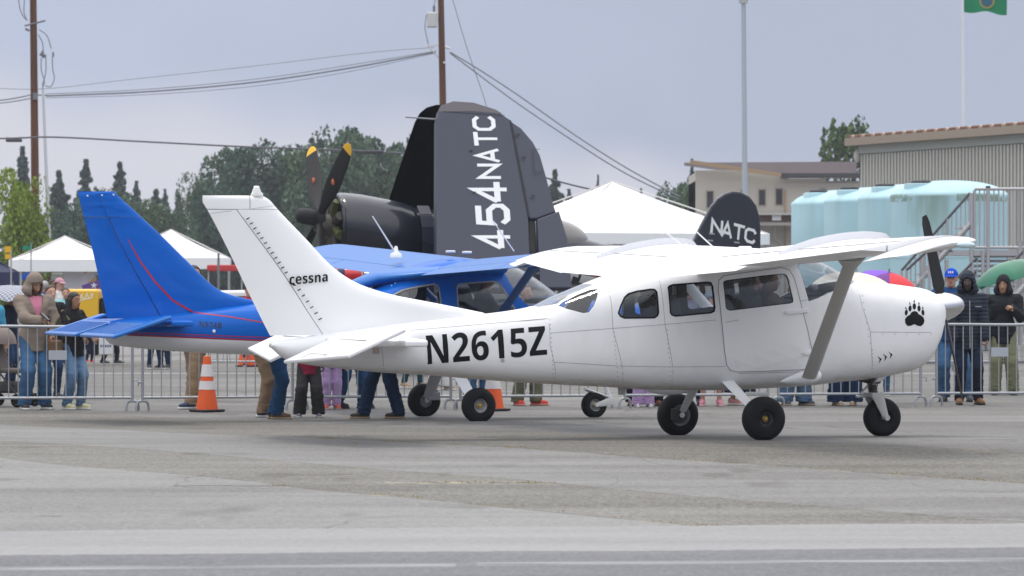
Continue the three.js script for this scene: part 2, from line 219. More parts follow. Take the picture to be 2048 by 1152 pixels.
// ---------------------------------------------------------------- the ground: apron lanes, taxiway edge, painted lines
{
  const W = 1536, X0 = -10, X1 = 10, D0 = 17, D1 = 64, col = new Uint8Array(W * W * 4), rgh = new Uint8Array(W * W * 4);
  const lanes = [13.83, 15.75, 18.8, 22.2, 25.6, 29.0, 32.4, 36], tone = [0.055, -0.012, 0.028, -0.024, 0.0, -0.01, 0.012, 0, 0], wet = [0.62, 0.3, 0.55, 0.12, 0.25, 0.15, 0.2, 0.2, 0.2], r = rng(5);
  for (let j = 0; j < W; j++) { const D = lerp(D0, D1, (j + 0.5) / W);
    for (let i = 0; i < W; i++) {
      const X = lerp(X0, X1, (i + 0.5) / W), o = (j * W + i) * 4, wob = (noise(X * 0.8, D * 0.25, 4) - 0.5) * 0.25, q = 0.834 * X + 0.551 * D + wob;
      let k = 0; while (k < lanes.length && q > lanes[k]) k++;
      const st = fbm(X * 0.22, D * 1.7, 2, 3) - 0.5, big = fbm(X * 0.35 + 9, D * 0.3, 7, 3) - 0.5, g = (r() - 0.5);
      const gr = (noise(X * 40, D * 24, 6) - 0.5) * 0.05 + g * 0.13, Dt = D - 0.105 * X; let a = 0.132 + tone[k] * 0.6 + st * 0.05 + big * 0.045 + gr * (k === 3 || k === 1 ? 0.9 : 0.7), w = clamp(wet[k] + st * 0.9 + big * 0.5), warm = k === 1 || k === 3 ? 0.017 : 0.010;
      const e = lanes.reduce((m, l) => Math.min(m, Math.abs(q - l)), 9); if (e < 0.028 && noise(X * 3, D * 3, 8) > 0.32) a *= 0.72; else if (e < 0.05 && noise(X * 2.3, D * 2.3, 5) > 0.74) { a *= 1.0; warm = 0.05; }
      if (Dt < 23.05 + (noise(X, 3, 3) - 0.5) * 0.12) { a = 0.225 + st * 0.06 + gr * 0.5; w = 0.72 + st * 0.5; warm = 0.004; }
      if (Dt < 20.95 + (noise(X * 1.2, 8, 3) - 0.5) * 0.1) { a = 0.124 + st * 0.04 + gr * 0.6; w = 0.6 + st * 0.4; warm = -0.004; }
      { const ln = Math.abs(Dt - 19.98 - (X > -0.25 ? 0.05 : 0)), f = clamp((0.15 - ln) / 0.1) * clamp(noise(X * 1.7, D * 9, 2) * 1.8 - 0.1) * (Math.abs(X + 0.25) < 0.06 ? 0.2 : 1); if (f > 0) { a = lerp(a, 0.31, f * (0.55 + 0.45 * noise(X * 0.8, 3, 9))); w = 0.65; } }
      const oil = noise(X * 1.1, D * 0.45, 12) * noise(X * 3.7, D * 1.4, 13); if (oil > 0.52 && Dt > 23) a *= 1 - clamp((oil - 0.52) * 2.2, 0, 0.3); const hair = Math.abs(noise(X * 0.55, D * 0.35, 21) - 0.5 + 0.05 * (noise(X * 4, D * 3, 22) - 0.5)); if (hair < 0.0035 && Dt > 23) a *= 0.66;
      // a long patched crack with dry weeds, some tar marks
      const crack = Math.abs(D - (28.15 - (X + 1.6) * 0.02 + (noise(X * 4, 1, 1) - 0.5) * 0.12)); if (X > -1.0 && X < 0.25 && crack < 0.10) { a = crack < 0.04 ? 0.05 : a * 0.9; if (noise(X * 9, D * 9, 3) > 0.62) { a = 0.2; warm = 0.07; } }
      const c2 = Math.abs(D - (27.7 + (noise(X * 3, 2, 1) - 0.5) * 0.1)); if (X > -2.6 && X < -1.75 && c2 < 0.05) a = 0.05; const c3 = Math.abs(D - 29.3 - (noise(X * 5, 2, 4) - 0.5) * 0.2); if (X > -2.0 && X < -1.3 && c3 < 0.045 && noise(X * 8, 0, 2) > 0.35) a = 0.045;
      if (Math.abs(D - 24.1) < 0.03 && Math.abs(X + 3.1) < 0.09) a = 0.05;
      const v = [a + warm * 0.9, a + warm * 0.55, a - warm * 0.5 + 0.004]; for (let c = 0; c < 3; c++) { const x = clamp(v[c], 0.02, 1); col[o + c] = 255 * (x <= 0.0031308 ? 12.92 * x : 1.055 * x ** (1 / 2.4) - 0.055); } col[o + 3] = 255;
      const R0 = clamp(lerp(0.95, 0.56, w) + g * 0.16, 0.3, 1) * 255; rgh[o] = rgh[o + 1] = rgh[o + 2] = R0; rgh[o + 3] = 255;
    } }
  const T = d => { const t = new THREE.DataTexture(d, W, W); t.magFilter = THREE.LinearFilter; t.wrapS = t.wrapT = THREE.MirroredRepeatWrapping; t.needsUpdate = true; return t; }, ct = T(col), rt = T(rgh); ct.colorSpace = THREE.SRGBColorSpace;
  const grit = tex(512, 512, (i, j) => 0.6 * noise(i / 2.5, j / 2.5, 1, 512) + 0.4 * noise(i / 7, j / 7, 2, 512)); grit.repeat.set((X1 - X0) / 2.2, (D1 - D0) / 2.2);
  const ds = [2, 10, 17, 25, 33]; for (let d = 34; d <= 48; d += 0.5) ds.push(d); ds.push(55, 64, 90, 140, 260, 600, 1500, 3500);
  const xs = [-2500, -600, -150, -40, -10, 0, 10, 40, 150, 600, 2500], p = [], uv = [], ix = [];
  ds.forEach(d => xs.forEach(x => { p.push(x, fall(d), -d); uv.push((x - X0) / (X1 - X0), (d - D0) / (D1 - D0)); }));
  for (let j = 0; j < ds.length - 1; j++) for (let i = 0; i < xs.length - 1; i++) { const a = j * xs.length + i, b = a + xs.length; ix.push(a, a + 1, b, b, a + 1, b + 1); }
  const g = new THREE.BufferGeometry(); g.setAttribute('position', new THREE.Float32BufferAttribute(p, 3)); g.setAttribute('uv', new THREE.Float32BufferAttribute(uv, 2)); g.setIndex(ix); g.computeVertexNormals();
  structure('apron_pavement', g, mat([1, 1, 1], 1, { map: ct, roughnessMap: rt, bumpMap: grit, bumpScale: 0.0035 }));
  { const d = dist(747); structure('painted_line', box(26, 0.004, 0.14, -4, fall(d) + 0.003, -d), mat([0.55, 0.55, 0.55], 0.7)); }
  { const t = rng(8), L = []; const tuft = (X, D, n, s) => { for (let i = 0; i < n; i++) { const x = X + (t() - 0.5) * s, d = D + (t() - 0.5) * 0.1, h = 0.008 + t() * 0.016, a = t() * 6.28; L.push(new THREE.ConeGeometry(0.005, h, 4).rotateZ((t() - 0.5) * 1.2).rotateY(a).translate(x, fall(d) + h * 0.4, -d)); } };
    tuft(-0.3, 28.15, 60, 0.9); tuft(0.2, 28.1, 20, 0.3); tuft(-1.8, 27.7, 14, 0.15); tuft(-1.55, 35.4, 12, 0.1); for (let i = 0; i < 26; i++) { const X = -2 + t() * 6; tuft(X, (18.8 - 0.834 * X) / 0.551, 6, 0.15); } for (let i = 0; i < 12; i++) { const X = -1 + t() * 2.4; tuft(X, (13.83 - 0.834 * X) / 0.551, 5, 0.2); }
    tag(mesh('dry_weeds', L, mat([0.26, 0.19, 0.06], 0.9)), 'dry yellow weeds growing in the pavement cracks', 'weeds', null, 'stuff'); }
}

// ---------------------------------------------------------------- buildings, tanks, stairs
const slabBetween = (a, b, y0, y1, th) => { const dx = b[0] - a[0], dz = b[1] - a[1], l = Math.hypot(dx, dz); return box(l, y1 - y0, th, (a[0] + b[0]) / 2, (y0 + y1) / 2, (a[1] + b[1]) / 2, -Math.atan2(dz, dx)); };
const GY = fall(100);
{ // two-storey clapboard house with a single-pitch roof
  const D = 200, X = px => (px - 1024) / FOC * D, Y = py => EYE + (HOR - py) / FOC * D, H = thing('clapboard_house', 'cream clapboard house with sloping brown eaves behind the naval fighter tail', 'house', [X(1390), GY, -D]);
  const cream = mat([0.46, 0.43, 0.38], 0.8), dkB = mat([0.10, 0.045, 0.03], 0.8), tan = mat([0.36, 0.25, 0.15], 0.8), x = px => X(px) - X(1390), y = py => Y(py) - GY, x0 = x(1391), x1 = x(1726);
  const topL = py => py; const yAt = px => y(lerp(341, 372, (px - 1390) / (1725 - 1390)) );
  const n = 34, h = y(341) / n; for (let i = 0; i < n; i++) { const yy = (i + 0.5) * h; if (i > 22 && i > 30 + 0) { const xr = lerp(x1, x0 + 1, (i - 30) / 4); mesh('clapboard', box(xr - x0, h + 0.03, 0.05, (x0 + xr) / 2, yy, 0, 0, 0, 0.12), cream, H); } else mesh('clapboard', box(x1 - x0, h + 0.03, 0.05, (x0 + x1) / 2, yy, 0, 0, 0, 0.12), cream, H); }
  mesh('wall', [box(x1 - x0, y(362), 8, (x0 + x1) / 2, y(362) / 2, -4.05), box((x1 - x0) * 0.5, y(345), 7.9, x0 + (x1 - x0) * 0.25, y(345) / 2, -4.06)], cream, H);
  const rf = poly([[x(1377), y(328)], [x(1560), y(354)], [x(1560), y(347)], [x(1380), y(321)]]); mesh('eave_board', new THREE.ExtrudeGeometry(rf, { depth: 0.4, bevelEnabled: false }).translate(0, 0, 0.5), tan, H);
  mesh('roof', [new THREE.ExtrudeGeometry(poly([[x(1376), y(326)], [x(1562), y(352)], [x(1728), y(352)], [x(1728), y(318)], [x(1376), y(320)]].map(p => p)), { depth: 0.2, bevelEnabled: false }).rotateX(-0.0).translate(0, 0, -4.5), box(x1 - x(1560), 0.25, 1, (x(1560) + x1) / 2, y(351.5), 0.1)], mat([0.2, 0.17, 0.18], 0.85), H);
  mesh('gutter', box(x1 - x(1562), 0.22, 0.2, (x(1562) + x1) / 2, y(351), 0.7), mat([0.05, 0.05, 0.055], 0.6), H);
  for (const [a, b, t, u] of [[1413, 1427, 382, 416], [1482, 1492, 380, 400], [1517, 1531, 379, 411], [1551, 1565, 377, 410], [1640, 1652, 378, 411]]) { const w = x(b) - x(a), hh = y(t) - y(u), f = mesh('window', [box(w + 0.06, 0.05, 0.08, (x(a) + x(b)) / 2, y(t), 0.05), box(w + 0.06, 0.05, 0.08, (x(a) + x(b)) / 2, y(u), 0.05), box(0.05, hh, 0.08, x(a), (y(t) + y(u)) / 2, 0.05), box(0.05, hh, 0.08, x(b), (y(t) + y(u)) / 2, 0.05)], mat([0.3, 0.26, 0.22], 0.7), H); mesh('pane', box(w, hh, 0.03, (x(a) + x(b)) / 2, (y(t) + y(u)) / 2, 0.04), mat([0.03, 0.032, 0.035], 0.15), f); }
  mesh('canopy_beam', box(x1 - x(1370), 0.36, 1.2, (x(1370) + x1) / 2, y(437), 1.0), dkB, H); mesh('canopy_roof', box(x1 - x(1360), 0.12, 1.6, (x(1360) + x1) / 2, y(429), 1.1), mat([0.45, 0.43, 0.4], 0.7), H); mesh('canopy_gutter', box(x1 - x(1370), 0.16, 0.2, (x(1370) + x1) / 2, y(449), 1.7), mat([0.3, 0.28, 0.26], 0.7), H);
  mesh('notice', box(0.5, 0.32, 0.05, x(1549), y(436), 1.64), mat([0.75, 0.75, 0.78], 0.6), H); mesh('downpipe', [tube([[x(1548), y(452), 0.4], [x(1548), y(470), 0.3], [x(1552), y(478), 0.3], [x(1562), y(486), 0.2], [x(1564), y(500), 0.2], [x(1564), 0, 0.2]], 0.07, 40, 8)], cream, H);
  mesh('corner_trim', [box(0.1, y(380), 0.1, x(1570), y(380) / 2, 0.05)], tan, H);
}
{ // corrugated warehouse, long wall coming nearer to the right
  const dl = 142, dr = 129.5, a = [(1722 - 1024) / FOC * dl, -dl], b = [(2090 - 1024) / FOC * dr, -dr], L = Math.hypot(b[0] - a[0], b[1] - a[1]), H = thing('metal_warehouse', 'grey corrugated metal warehouse with rusty roof edge behind the water tanks', 'warehouse', [a[0], GY, a[1]], -Math.atan2(b[1] - a[1], b[0] - a[0]));
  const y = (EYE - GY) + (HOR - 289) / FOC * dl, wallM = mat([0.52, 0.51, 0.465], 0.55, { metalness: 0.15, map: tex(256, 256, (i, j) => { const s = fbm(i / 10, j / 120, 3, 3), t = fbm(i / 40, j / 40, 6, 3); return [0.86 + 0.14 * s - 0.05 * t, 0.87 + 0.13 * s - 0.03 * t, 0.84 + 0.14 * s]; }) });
  mesh('wall', [box(L, y, 0.08, L / 2, y / 2, -0.06), box(0.08, y, 14, 0.04, y / 2, -7.1)], mat([0.34, 0.335, 0.295], 0.8), H);  // grooves darker than the ribs: dirt and shade between them put into colour
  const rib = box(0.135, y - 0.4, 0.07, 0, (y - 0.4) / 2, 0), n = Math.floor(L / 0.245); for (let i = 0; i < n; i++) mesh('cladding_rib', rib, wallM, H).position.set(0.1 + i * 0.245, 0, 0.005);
  mesh('top_flashing', box(L, 0.34, 0.1, L / 2, y - 0.2, 0.07), mat([0.34, 0.36, 0.33], 0.5), H); mesh('eave', box(L + 0.6, 0.3, 0.55, L / 2 - 0.1, y + 0.1, 0.25), mat([0.30, 0.245, 0.19], 0.7), H);
  const rust = tex(256, 64, (i, j) => { const f = fbm(i / 14, j / 9, 4, 3); return f > 0.46 ? [0.42, 0.26, 0.2] : [0.55, 0.45, 0.38]; }, true);
  mesh('roof', [box(L + 0.6, 0.08, 8, L / 2, y + 0.42, -3.6, 0, 0, 0.05)], mat([1, 1, 1], 0.85, { map: rust }), H); for (let i = 0; i < 70; i++) mesh('roof_corrugation', bar([i * 0.27 - 0.1, y + 0.29, 0.5], [i * 0.27 - 0.1, y + 0.50, -3.4], 0.075, 6), i % 3 === 1 ? mat([0.42, 0.35, 0.28], 0.8) : roofRust(), H);
  mesh('gutter_outlet', ball(0.2, -0.12, y - 0.45, 0.1, 0.7, 1.4, 0.7), mat([0.5, 0.48, 0.45], 0.6), H);
}
function roofRust() { return roofRust.m ??= mat([0.20, 0.095, 0.065], 0.85); }
{ // four pale plastic tanks in a row going away
  const tank = ([a, vary]) => [lerp(0.665, 0.36, a) * vary, lerp(0.805, 0.43, a) * vary, lerp(0.84, 0.32, a) * vary];
  const st2 = tex(256, 128, (i, j) => tank([0.28 * clamp((fbm(i / 8, j / 60, 3, 3) - 0.5) * 2) * clamp(j / 128 * 2 - 0.9), 0.97 + 0.05 * fbm(i / 30, j / 30, 2, 3)]), true); st2.wrapT = THREE.ClampToEdgeWrapping;
  const st = tex(512, 256, (i, j) => { const v = j / 256, rim = 0.80, n = fbm(i / 16, j / 90, 3, 3), m = fbm(i / 60, 5, 8, 3); let a = 0; if (v < rim && v > rim - 0.22 * n * n * 2.2) a = 0.55 * clamp((n - 0.46) * 2.2) * (1 - (rim - v) / 0.35); if (Math.abs(v - rim + 0.012) < 0.02) a = Math.max(a, 0.55 * clamp((fbm(i / 5, j / 5, 4, 3) + m - 1.0) * 4)); const vary = 0.98 + 0.06 * (fbm(i / 50, j / 50, 2, 3) - 0.5); return tank([a, vary]); }, true); st.wrapT = THREE.ClampToEdgeWrapping;
  const M1 = mat([1, 1, 1], 0.5, { map: st }), M2 = mat([1, 1, 1], 0.5, { map: st2 }), lidM = mat([0.02, 0.022, 0.03], 0.6), names = ['nearest of the four pale blue water tanks with green algae on its rim', 'second nearest pale blue water tank in the row of four', 'third pale blue water tank in the row of four', 'farthest pale blue water tank, beside the cream house'];
  const r = 1.56, hs = 172 / FOC * 95 + EYE - GY, hd = 204 / FOC * 95 + EYE - GY, prof = []; prof.push([0.001, 0], [r, 0]); for (let i = 1; i <= 10; i++) prof.push([r, hs * i / 10 * 0.99]); prof.push([r + 0.015, hs], [r - 0.02, hs + 0.06]); for (let i = 1; i <= 10; i++) { const a = i / 10; prof.push([Math.max((r - 0.05) * Math.cos(a * Math.PI / 2) ** 0.85, 0.001), hs + 0.06 + (hd - hs - 0.06) * Math.sin(a * Math.PI / 2) ** 1.25]); }
  const g = lathe(prof, 64); { const p = g.attributes.position, u = g.attributes.uv; for (let i = 0; i < p.count; i++) u.setY(i, clamp(p.getY(i) / hs * 0.8, 0, 1)); }
  for (let k = 0; k < 4; k++) { const d = 95 + 3.25 * k, cx = [1899, 1831, 1759, 1690][k], T = thing('water_tank', names[k], 'water tank', [(cx - 1024) / FOC * d, GY, -d], k * 1.9, 'water tanks');
    const M = k ? M2 : M1; mesh('tank_body', g, M, T); const a = R(218) - k * 1.9 + Math.PI, lx = -0.86 * 1, lz = 0.52, c = Math.cos(-k * 1.9), s = Math.sin(-k * 1.9), x = lx * c + lz * s, z = -lx * s + lz * c; const nk = mesh('manhole_neck', move(lathe([[0.40, -0.3], [0.40, 0.1], [0.33, 0.13]], 24), x, hs + 0.2, z), M, T); mesh('lid', move(lathe([[0.27, 0], [0.27, 0.05], [0.22, 0.08], [0, 0.08]], 24), x + 0.05, hs + 0.33, z), lidM, nk); mesh('hoop_rib', [0.2, 0.4, 0.6].map(t => move(new THREE.TorusGeometry(r + 0.002, 0.012, 5, 64), 0, hs * t, 0, Math.PI / 2)), M, T); }
}
{ // galvanized stair towers with railings
  const gal = mat([0.42, 0.415, 0.43], 0.45, { metalness: 0.35 }), rail = mat([0.07, 0.07, 0.08], 0.5), D = 80, base = [(1900 - 1024) / FOC * D, GY, -D], S = thing('metal_staircase', 'galvanized metal staircase with landing and railings in front of the tanks', 'staircase', base);
  const p = (px, py, z = 0) => [(px - 1024) / FOC * D - base[0], EYE - GY + (HOR - py) / FOC * D, z];
  const flight = (A, B, h0, post, z) => { // A lower, B upper: pixel ends of the handrail; balusters go down h0 pixels
    mesh('handrail', bar(p(...A, z), p(...B, z), 0.03), rail, S); mesh('stringer', bar(p(A[0], A[1] + h0, z), p(B[0], B[1] + h0, z), 0.07, 4), gal, S); const n = Math.round(Math.abs(B[0] - A[0]) / 9); for (let i = 0; i <= n; i++) { const t = i / n, x = lerp(A[0], B[0], t), y = lerp(A[1], B[1], t); mesh('baluster', bar(p(x, y, z), p(x, y + h0, z), i % 5 === 0 ? 0.035 : 0.014, 6), gal, S); }
    for (let i = 0; i < 10; i++) { const t = i / 10, x = lerp(A[0], B[0], t + 0.05), y = lerp(A[1], B[1], t + 0.05) + h0; mesh('step', box(0.3, 0.03, 1.0, p(x, y)[0], p(x, y)[1], z - 0.5), gal, S); } };
  flight([1803, 541], [1940, 386], 62, 0, 0); flight([1803, 541], [1866, 482], 110, 0, 1.0);
  flight([1802, 660], [1944, 516], 60, 0, 0.9); flight([1992, 548], [2060, 474], 70, 0, 1.1);
  for (const [px, t, b] of [[1976, 372, 700], [1943, 386, 690], [1893, 520, 690], [1845, 515, 690], [1966, 500, 700], [2040, 482, 690]]) mesh('post', bar(p(px, t), p(px, b), 0.045, 8), gal, S);
  mesh('post_cap', bar(p(1976, 372), p(1976, 376), 0.055, 8), rail, S);
  for (const [a, b] of [[[1949, 380], [1949, 496]], [[1949, 378], [2070, 378]], [[1949, 495], [2070, 495]]]) mesh('landing_rail', bar(p(...a), p(...b), 0.035), gal, S); for (let i = 0; i < 13; i++) mesh('baluster', bar(p(1959 + i * 9.6, 378), p(1959 + i * 9.6, 495), 0.017, 6), gal, S);
  for (const py of [402, 459]) mesh('bracket', bar(p(1941, py), p(1950, py), 0.02), rail, S);
  mesh('landing', box(3.0, 0.12, 1.6, p(2000, 505)[0], p(2000, 506)[1], -0.8), gal, S); for (let i = 0; i < 7; i++) mesh('cross_member', bar(p(1945, 512 + i * 10, -0.3), p(2035, 512 + i * 10, -0.3), 0.035, 6), gal, S); mesh('brace', [bar(p(1935, 560), p(1965, 600), 0.03), bar(p(1905, 640), p(1965, 540, -1), 0.03)], gal, S);
}
// poles
const wood = mat([1, 1, 1], 0.9, { map: tex(64, 512, (i, j) => { const f = fbm(i / 3, j / 60, 2, 4), g = fbm(i / 20, j / 200, 7, 2); return [0.25 + 0.16 * f + 0.05 * g, 0.17 + 0.11 * f, 0.11 + 0.08 * f]; }, true) }), wireM = mat([0.10, 0.10, 0.12], 0.7), hard = mat([0.16, 0.17, 0.19], 0.6), wire2 = mat([0.22, 0.23, 0.26], 0.7);
{
  const D = 140, T = thing('utility_pole', 'brown wooden utility pole at the left edge with wire loops', 'utility pole', foot(76, D)), l = (px, py, z = 0) => [(px - 76) / FOC * D, EYE - GY + (HOR - py) / FOC * D, z];
  mesh('post', new THREE.CylinderGeometry(0.125, 0.175, 14.5, 18).translate(-0.06, 7.25, 0).rotateZ(R(0.55)), wood, T);
  mesh('crossarm', [bar(l(50, 52, 0.1), l(92, 42, 0.2), 0.035), bar(l(52, 58, 0.15), l(60, 62, 0.15), 0.05)], hard, T); for (const g of [[bar(l(80, 108), l(92, 112), 0.06), bar(l(85, 102), l(87, 116), 0.05)], [bar(l(106, 104), l(107, 114), 0.035)]]) mesh('insulator', g, hard, T);
  for (const q of [[[38, -10], [42, 20], [50, 36], [57, 42]], [[51, -10], [50, 28], [55, 40]], [[80, 60], [95, 72], [104, 98]], [[78, 70], [86, 85], [88, 104]], [[84, 116], [84, 140], [90, 165], [86, 178]], [[93, 114], [93, 145], [86, 172]], [[106, 112], [107, 140], [110, 158], [102, 174], [92, 172]]]) mesh('loop_wire', tube(q.map(p => l(...p, 0.2)), 0.022, 24, 5), wire2, T);
  mesh('bracket', [bar(l(72, 186, 0.2), l(72, 200, 0.2), 0.09), bar(l(72, 190, 0.1), l(95, 191, 0.1), 0.025)], hard, T);
  const C = thing('conduit_pole', 'thin light grey metal pole just right of the brown utility pole', 'pole', foot(98, 138)), c = (px, py) => [(px - 98) / FOC * 138, EYE - GY + (HOR - py) / FOC * 138, 0]; mesh('shaft', bar(c(98, 476), c(86, 178), 0.075, 12, 0.05), mat([0.5, 0.51, 0.54], 0.5), C); mesh('lower_shaft', bar([0.02, 0, 0], c(98, 476), 0.085, 12), mat([0.12, 0.08, 0.06], 0.8), C);
}
{
  const D = 140, T = thing('utility_pole', 'dark wooden utility pole above the folded wing with grey transformer box', 'utility pole', foot(897, D)), l = (px, py, z = 0) => [(px - 897) / FOC * D, EYE - GY + (HOR - py) / FOC * D, z];
  mesh('post', new THREE.CylinderGeometry(0.11, 0.17, 15, 18).translate(-0.05, 7.5, 0).rotateZ(R(1.1)), wood, T);
  mesh('transformer', [rbox(0.4, 0.58, 0.4, 0.05, l(864, 40)[0], l(864, 40)[1], 0)], mat([0.5, 0.51, 0.5], 0.5), T); mesh('bushing', [bar(l(868, 24), l(868, 12), 0.05), bar(l(868, 12), l(872, -10), 0.015)], hard, T); mesh('bracket', [bar(l(875, 36), l(886, 34), 0.04), bar(l(856, 91), l(884, 123), 0.035), bar(l(854, 92), l(886, 88), 0.03), bar(l(884, 92), l(900, 97), 0.045)], mat([0.6, 0.6, 0.62], 0.5), T); mesh('bolt', ball(0.05, ...l(889, 126, 0.17)), mat([0.6, 0.55, 0.5], 0.5), T); mesh('loop_wire', tube([l(853, 30, 0.1), l(850, 55, 0.1), l(857, 90, 0.1)], 0.018, 16, 5), wire2, T);
}
{
  const L = thing('light_mast', 'tall bluish grey light mast rising behind the naval fighter tail', 'light mast', foot(1492, 110)); const c = (px, py) => [(px - 1492) / FOC * 110, EYE - GY + (HOR - py) / FOC * 110, 0]; mesh('shaft', bar([0, 0, 0], c(1487, 4), 0.095, 16, 0.07), mat([0.35, 0.385, 0.43], 0.5), L); mesh('top_collar', bar(c(1486.5, 6), c(1486.5, -3), 0.14, 12), mat([0.5, 0.5, 0.5], 0.5), L); mesh('lamp', rbox(0.7, 0.16, 0.35, 0.05, c(1486, -8)[0], c(1486, -12)[1], 0.1), hard, L);
  const F = thing('flagpole', 'slim white flagpole behind the metal warehouse', 'flagpole', foot(1929, 160)); const f = (px, py) => [(px - 1929) / FOC * 160, EYE - GY + (HOR - py) / FOC * 160, 0]; mesh('shaft', bar([0, 0, 0], f(1925, -40), 0.085, 12, 0.06), mat([0.72, 0.72, 0.75], 0.4), F);
  // hanging flag, lower half in view
  const g = new THREE.PlaneGeometry(1.9, 1.5, 24, 16), p = g.attributes.position; for (let i = 0; i < p.count; i++) { const x = p.getX(i), y = p.getY(i), u = (x + 0.95) / 1.9; p.setZ(i, 0.1 * Math.sin(u * 7 + y * 1.6)); p.setY(i, y - u * u * 0.12 - 0.05 * Math.sin(u * 9)); } g.computeVertexNormals();
  const fo = [(1971 - 1024) / FOC * 160, EYE + (HOR + 10) / FOC * 160, -160], flag = thing('flag', 'green flag with round emblem at the top right', 'flag', fo); mesh('cloth', g, mat([0.0, 0.22, 0.09], 0.8), flag); mesh('round_emblem', [move(new THREE.CylinderGeometry(0.33, 0.33, 0.02, 28), 0.05, -0.28, 0.09, Math.PI / 2)], mat([0.35, 0.28, 0.05], 0.7), flag); mesh('emblem_field', move(new THREE.CylinderGeometry(0.26, 0.26, 0.02, 28), 0.05, -0.28, 0.10, Math.PI / 2), mat([0.02, 0.1, 0.16], 0.7), flag);
}
{ // overhead lines
  const line = (label, pts, r, m = wireM, D = 140) => { const o = mesh('overhead_wire', tube(pts.map(q => at(...q, q[2] || D)), r, 60, 5), m); tag(o, label, 'wire'); return o; };
  line('uppermost thin wire running from the left pole towards the transformer pole', [[-30, 176], [80, 178], [250, 160], [500, 133], [760, 103], [868, 95]], 0.012, wire2);
  line('thick twisted cable bundle between the two wooden poles, lower strand', [[92, 192], [300, 183], [520, 163], [700, 136], [872, 104]], 0.034, wire2);
  line('wire just above the twisted cable bundle between the wooden poles', [[92, 188], [300, 178], [520, 157], [700, 130], [872, 102]], 0.016, wire2);
  line('faint wire just below the twisted cable bundle between the wooden poles', [[92, 196], [300, 189], [520, 171], [700, 143], [872, 106]], 0.012, wire2);
  line('twisted cable leaving the left edge for the wooden pole, upper', [[-30, 204], [20, 198], [72, 188]], 0.028, wire2); line('twisted cable leaving the left edge for the wooden pole, lower', [[-30, 209], [20, 204], [72, 195]], 0.022, wire2);
  const b = line('dark low cable crossing the sky from the left pole behind the propeller', [[-30, 278], [40, 276], [95, 274], [300, 284], [500, 294], [740, 303], [960, 322], [1170, 376], [1330, 402]], 0.034, wireM, 136);
  for (const [px, py, w, who] of [[28, 281, 0.62, 'black splice box hanging on the low cable at the left edge'], [742, 304, 0.9, 'black splice box on the low cable beside the propeller blade']]) { const q = at(px, py, 135.9), o = thing('splice_box', who, 'splice box', q); mesh('case', rbox(w, 0.12, 0.12, 0.04), mat([0.04, 0.04, 0.05], 0.6), o); mesh('hanger', [bar([-w * 0.4, 0, 0], [-w * 0.4, 0.14, 0], 0.02), bar([w * 0.4, 0, 0], [w * 0.4, 0.14, 0], 0.02)], hard, o); }
  line('upper of two cables slanting down right from the transformer pole', [[900, 104], [950, 134], [1030, 186], [1150, 270], [1250, 334], [1356, 392]], 0.03, wire2); line('lower of two cables slanting down right from the transformer pole', [[900, 106], [945, 140], [1030, 203], [1150, 284], [1250, 346], [1356, 398]], 0.028, wire2);
  line('faint guy wire to the right of the transformer pole', [[900, -20], [932, 90], [975, 220], [990, 300]], 0.016, wire2);
}

// ---------------------------------------------------------------- trees
const leafM = new THREE.MeshStandardMaterial({ vertexColors: true, roughness: 0.85, side: THREE.DoubleSide }), barkM = mat([0.07, 0.055, 0.045], 0.95);
function leafCloud(seed, pts, size, base, vary) { // many bent leaf clumps; pts: [x, y, z, tone, droop]
  const r = rng(seed), n = pts.length, P = new Float32Array(n * 12), C = new Float32Array(n * 12), ix = [];
  pts.forEach((q, i) => {
    const a = V(r() - 0.5, r() - 0.5 - (q[4] || 0), r() - 0.5).normalize(), b = V(r() - 0.5, (r() - 0.5) * 0.7, r() - 0.5).cross(a).normalize(), s = size * (0.55 + r() * 0.9), w = s * (0.45 + r() * 0.35), c = V(q[0], q[1], q[2]), nrm = a.clone().cross(b).multiplyScalar(s * 0.25);
    [c.clone().addScaledVector(a, -s / 2).addScaledVector(nrm, -0.5), c.clone().addScaledVector(b, w / 2).add(nrm), c.clone().addScaledVector(a, s / 2).addScaledVector(nrm, -0.5), c.clone().addScaledVector(b, -w / 2).add(nrm)].forEach((v, k) => v.toArray(P, i * 12 + k * 3));
    const t = 1 + (r() - 0.5) * vary + q[3], w2 = (r() - 0.5) * 0.25; for (let k = 0; k < 4; k++) { C[i * 12 + k * 3] = clamp(base[0] * (t + w2), 0, 1); C[i * 12 + k * 3 + 1] = clamp(base[1] * t, 0, 1); C[i * 12 + k * 3 + 2] = clamp(base[2] * (t - w2 * 0.5), 0, 1); }
    const o = i * 4; ix.push(o, o + 1, o + 3, o + 1, o + 2, o + 3);
  });
  const g = new THREE.BufferGeometry(); g.setAttribute('position', new THREE.BufferAttribute(P, 3)); g.setAttribute('color', new THREE.BufferAttribute(C, 3)); g.setIndex(ix); g.computeVertexNormals(); return g;
}
function limbGeo(seed, h, rad, spread, n) { const r = rng(seed), L = [bar([0, 0, 0], [0.02 * h, h * 0.8, 0], rad, 9, rad * 0.35)]; for (let i = 0; i < n; i++) { const y = h * (0.25 + 0.5 * r()), a = r() * 6.28, l = spread * (0.5 + 0.5 * r()); L.push(tube([[0, y, 0], [Math.cos(a) * l * 0.5, y + l * 0.45, Math.sin(a) * l * 0.5], [Math.cos(a) * l, y + l * 0.8, Math.sin(a) * l]], rad * 0.28, 8, 5)); } return merge(L); }
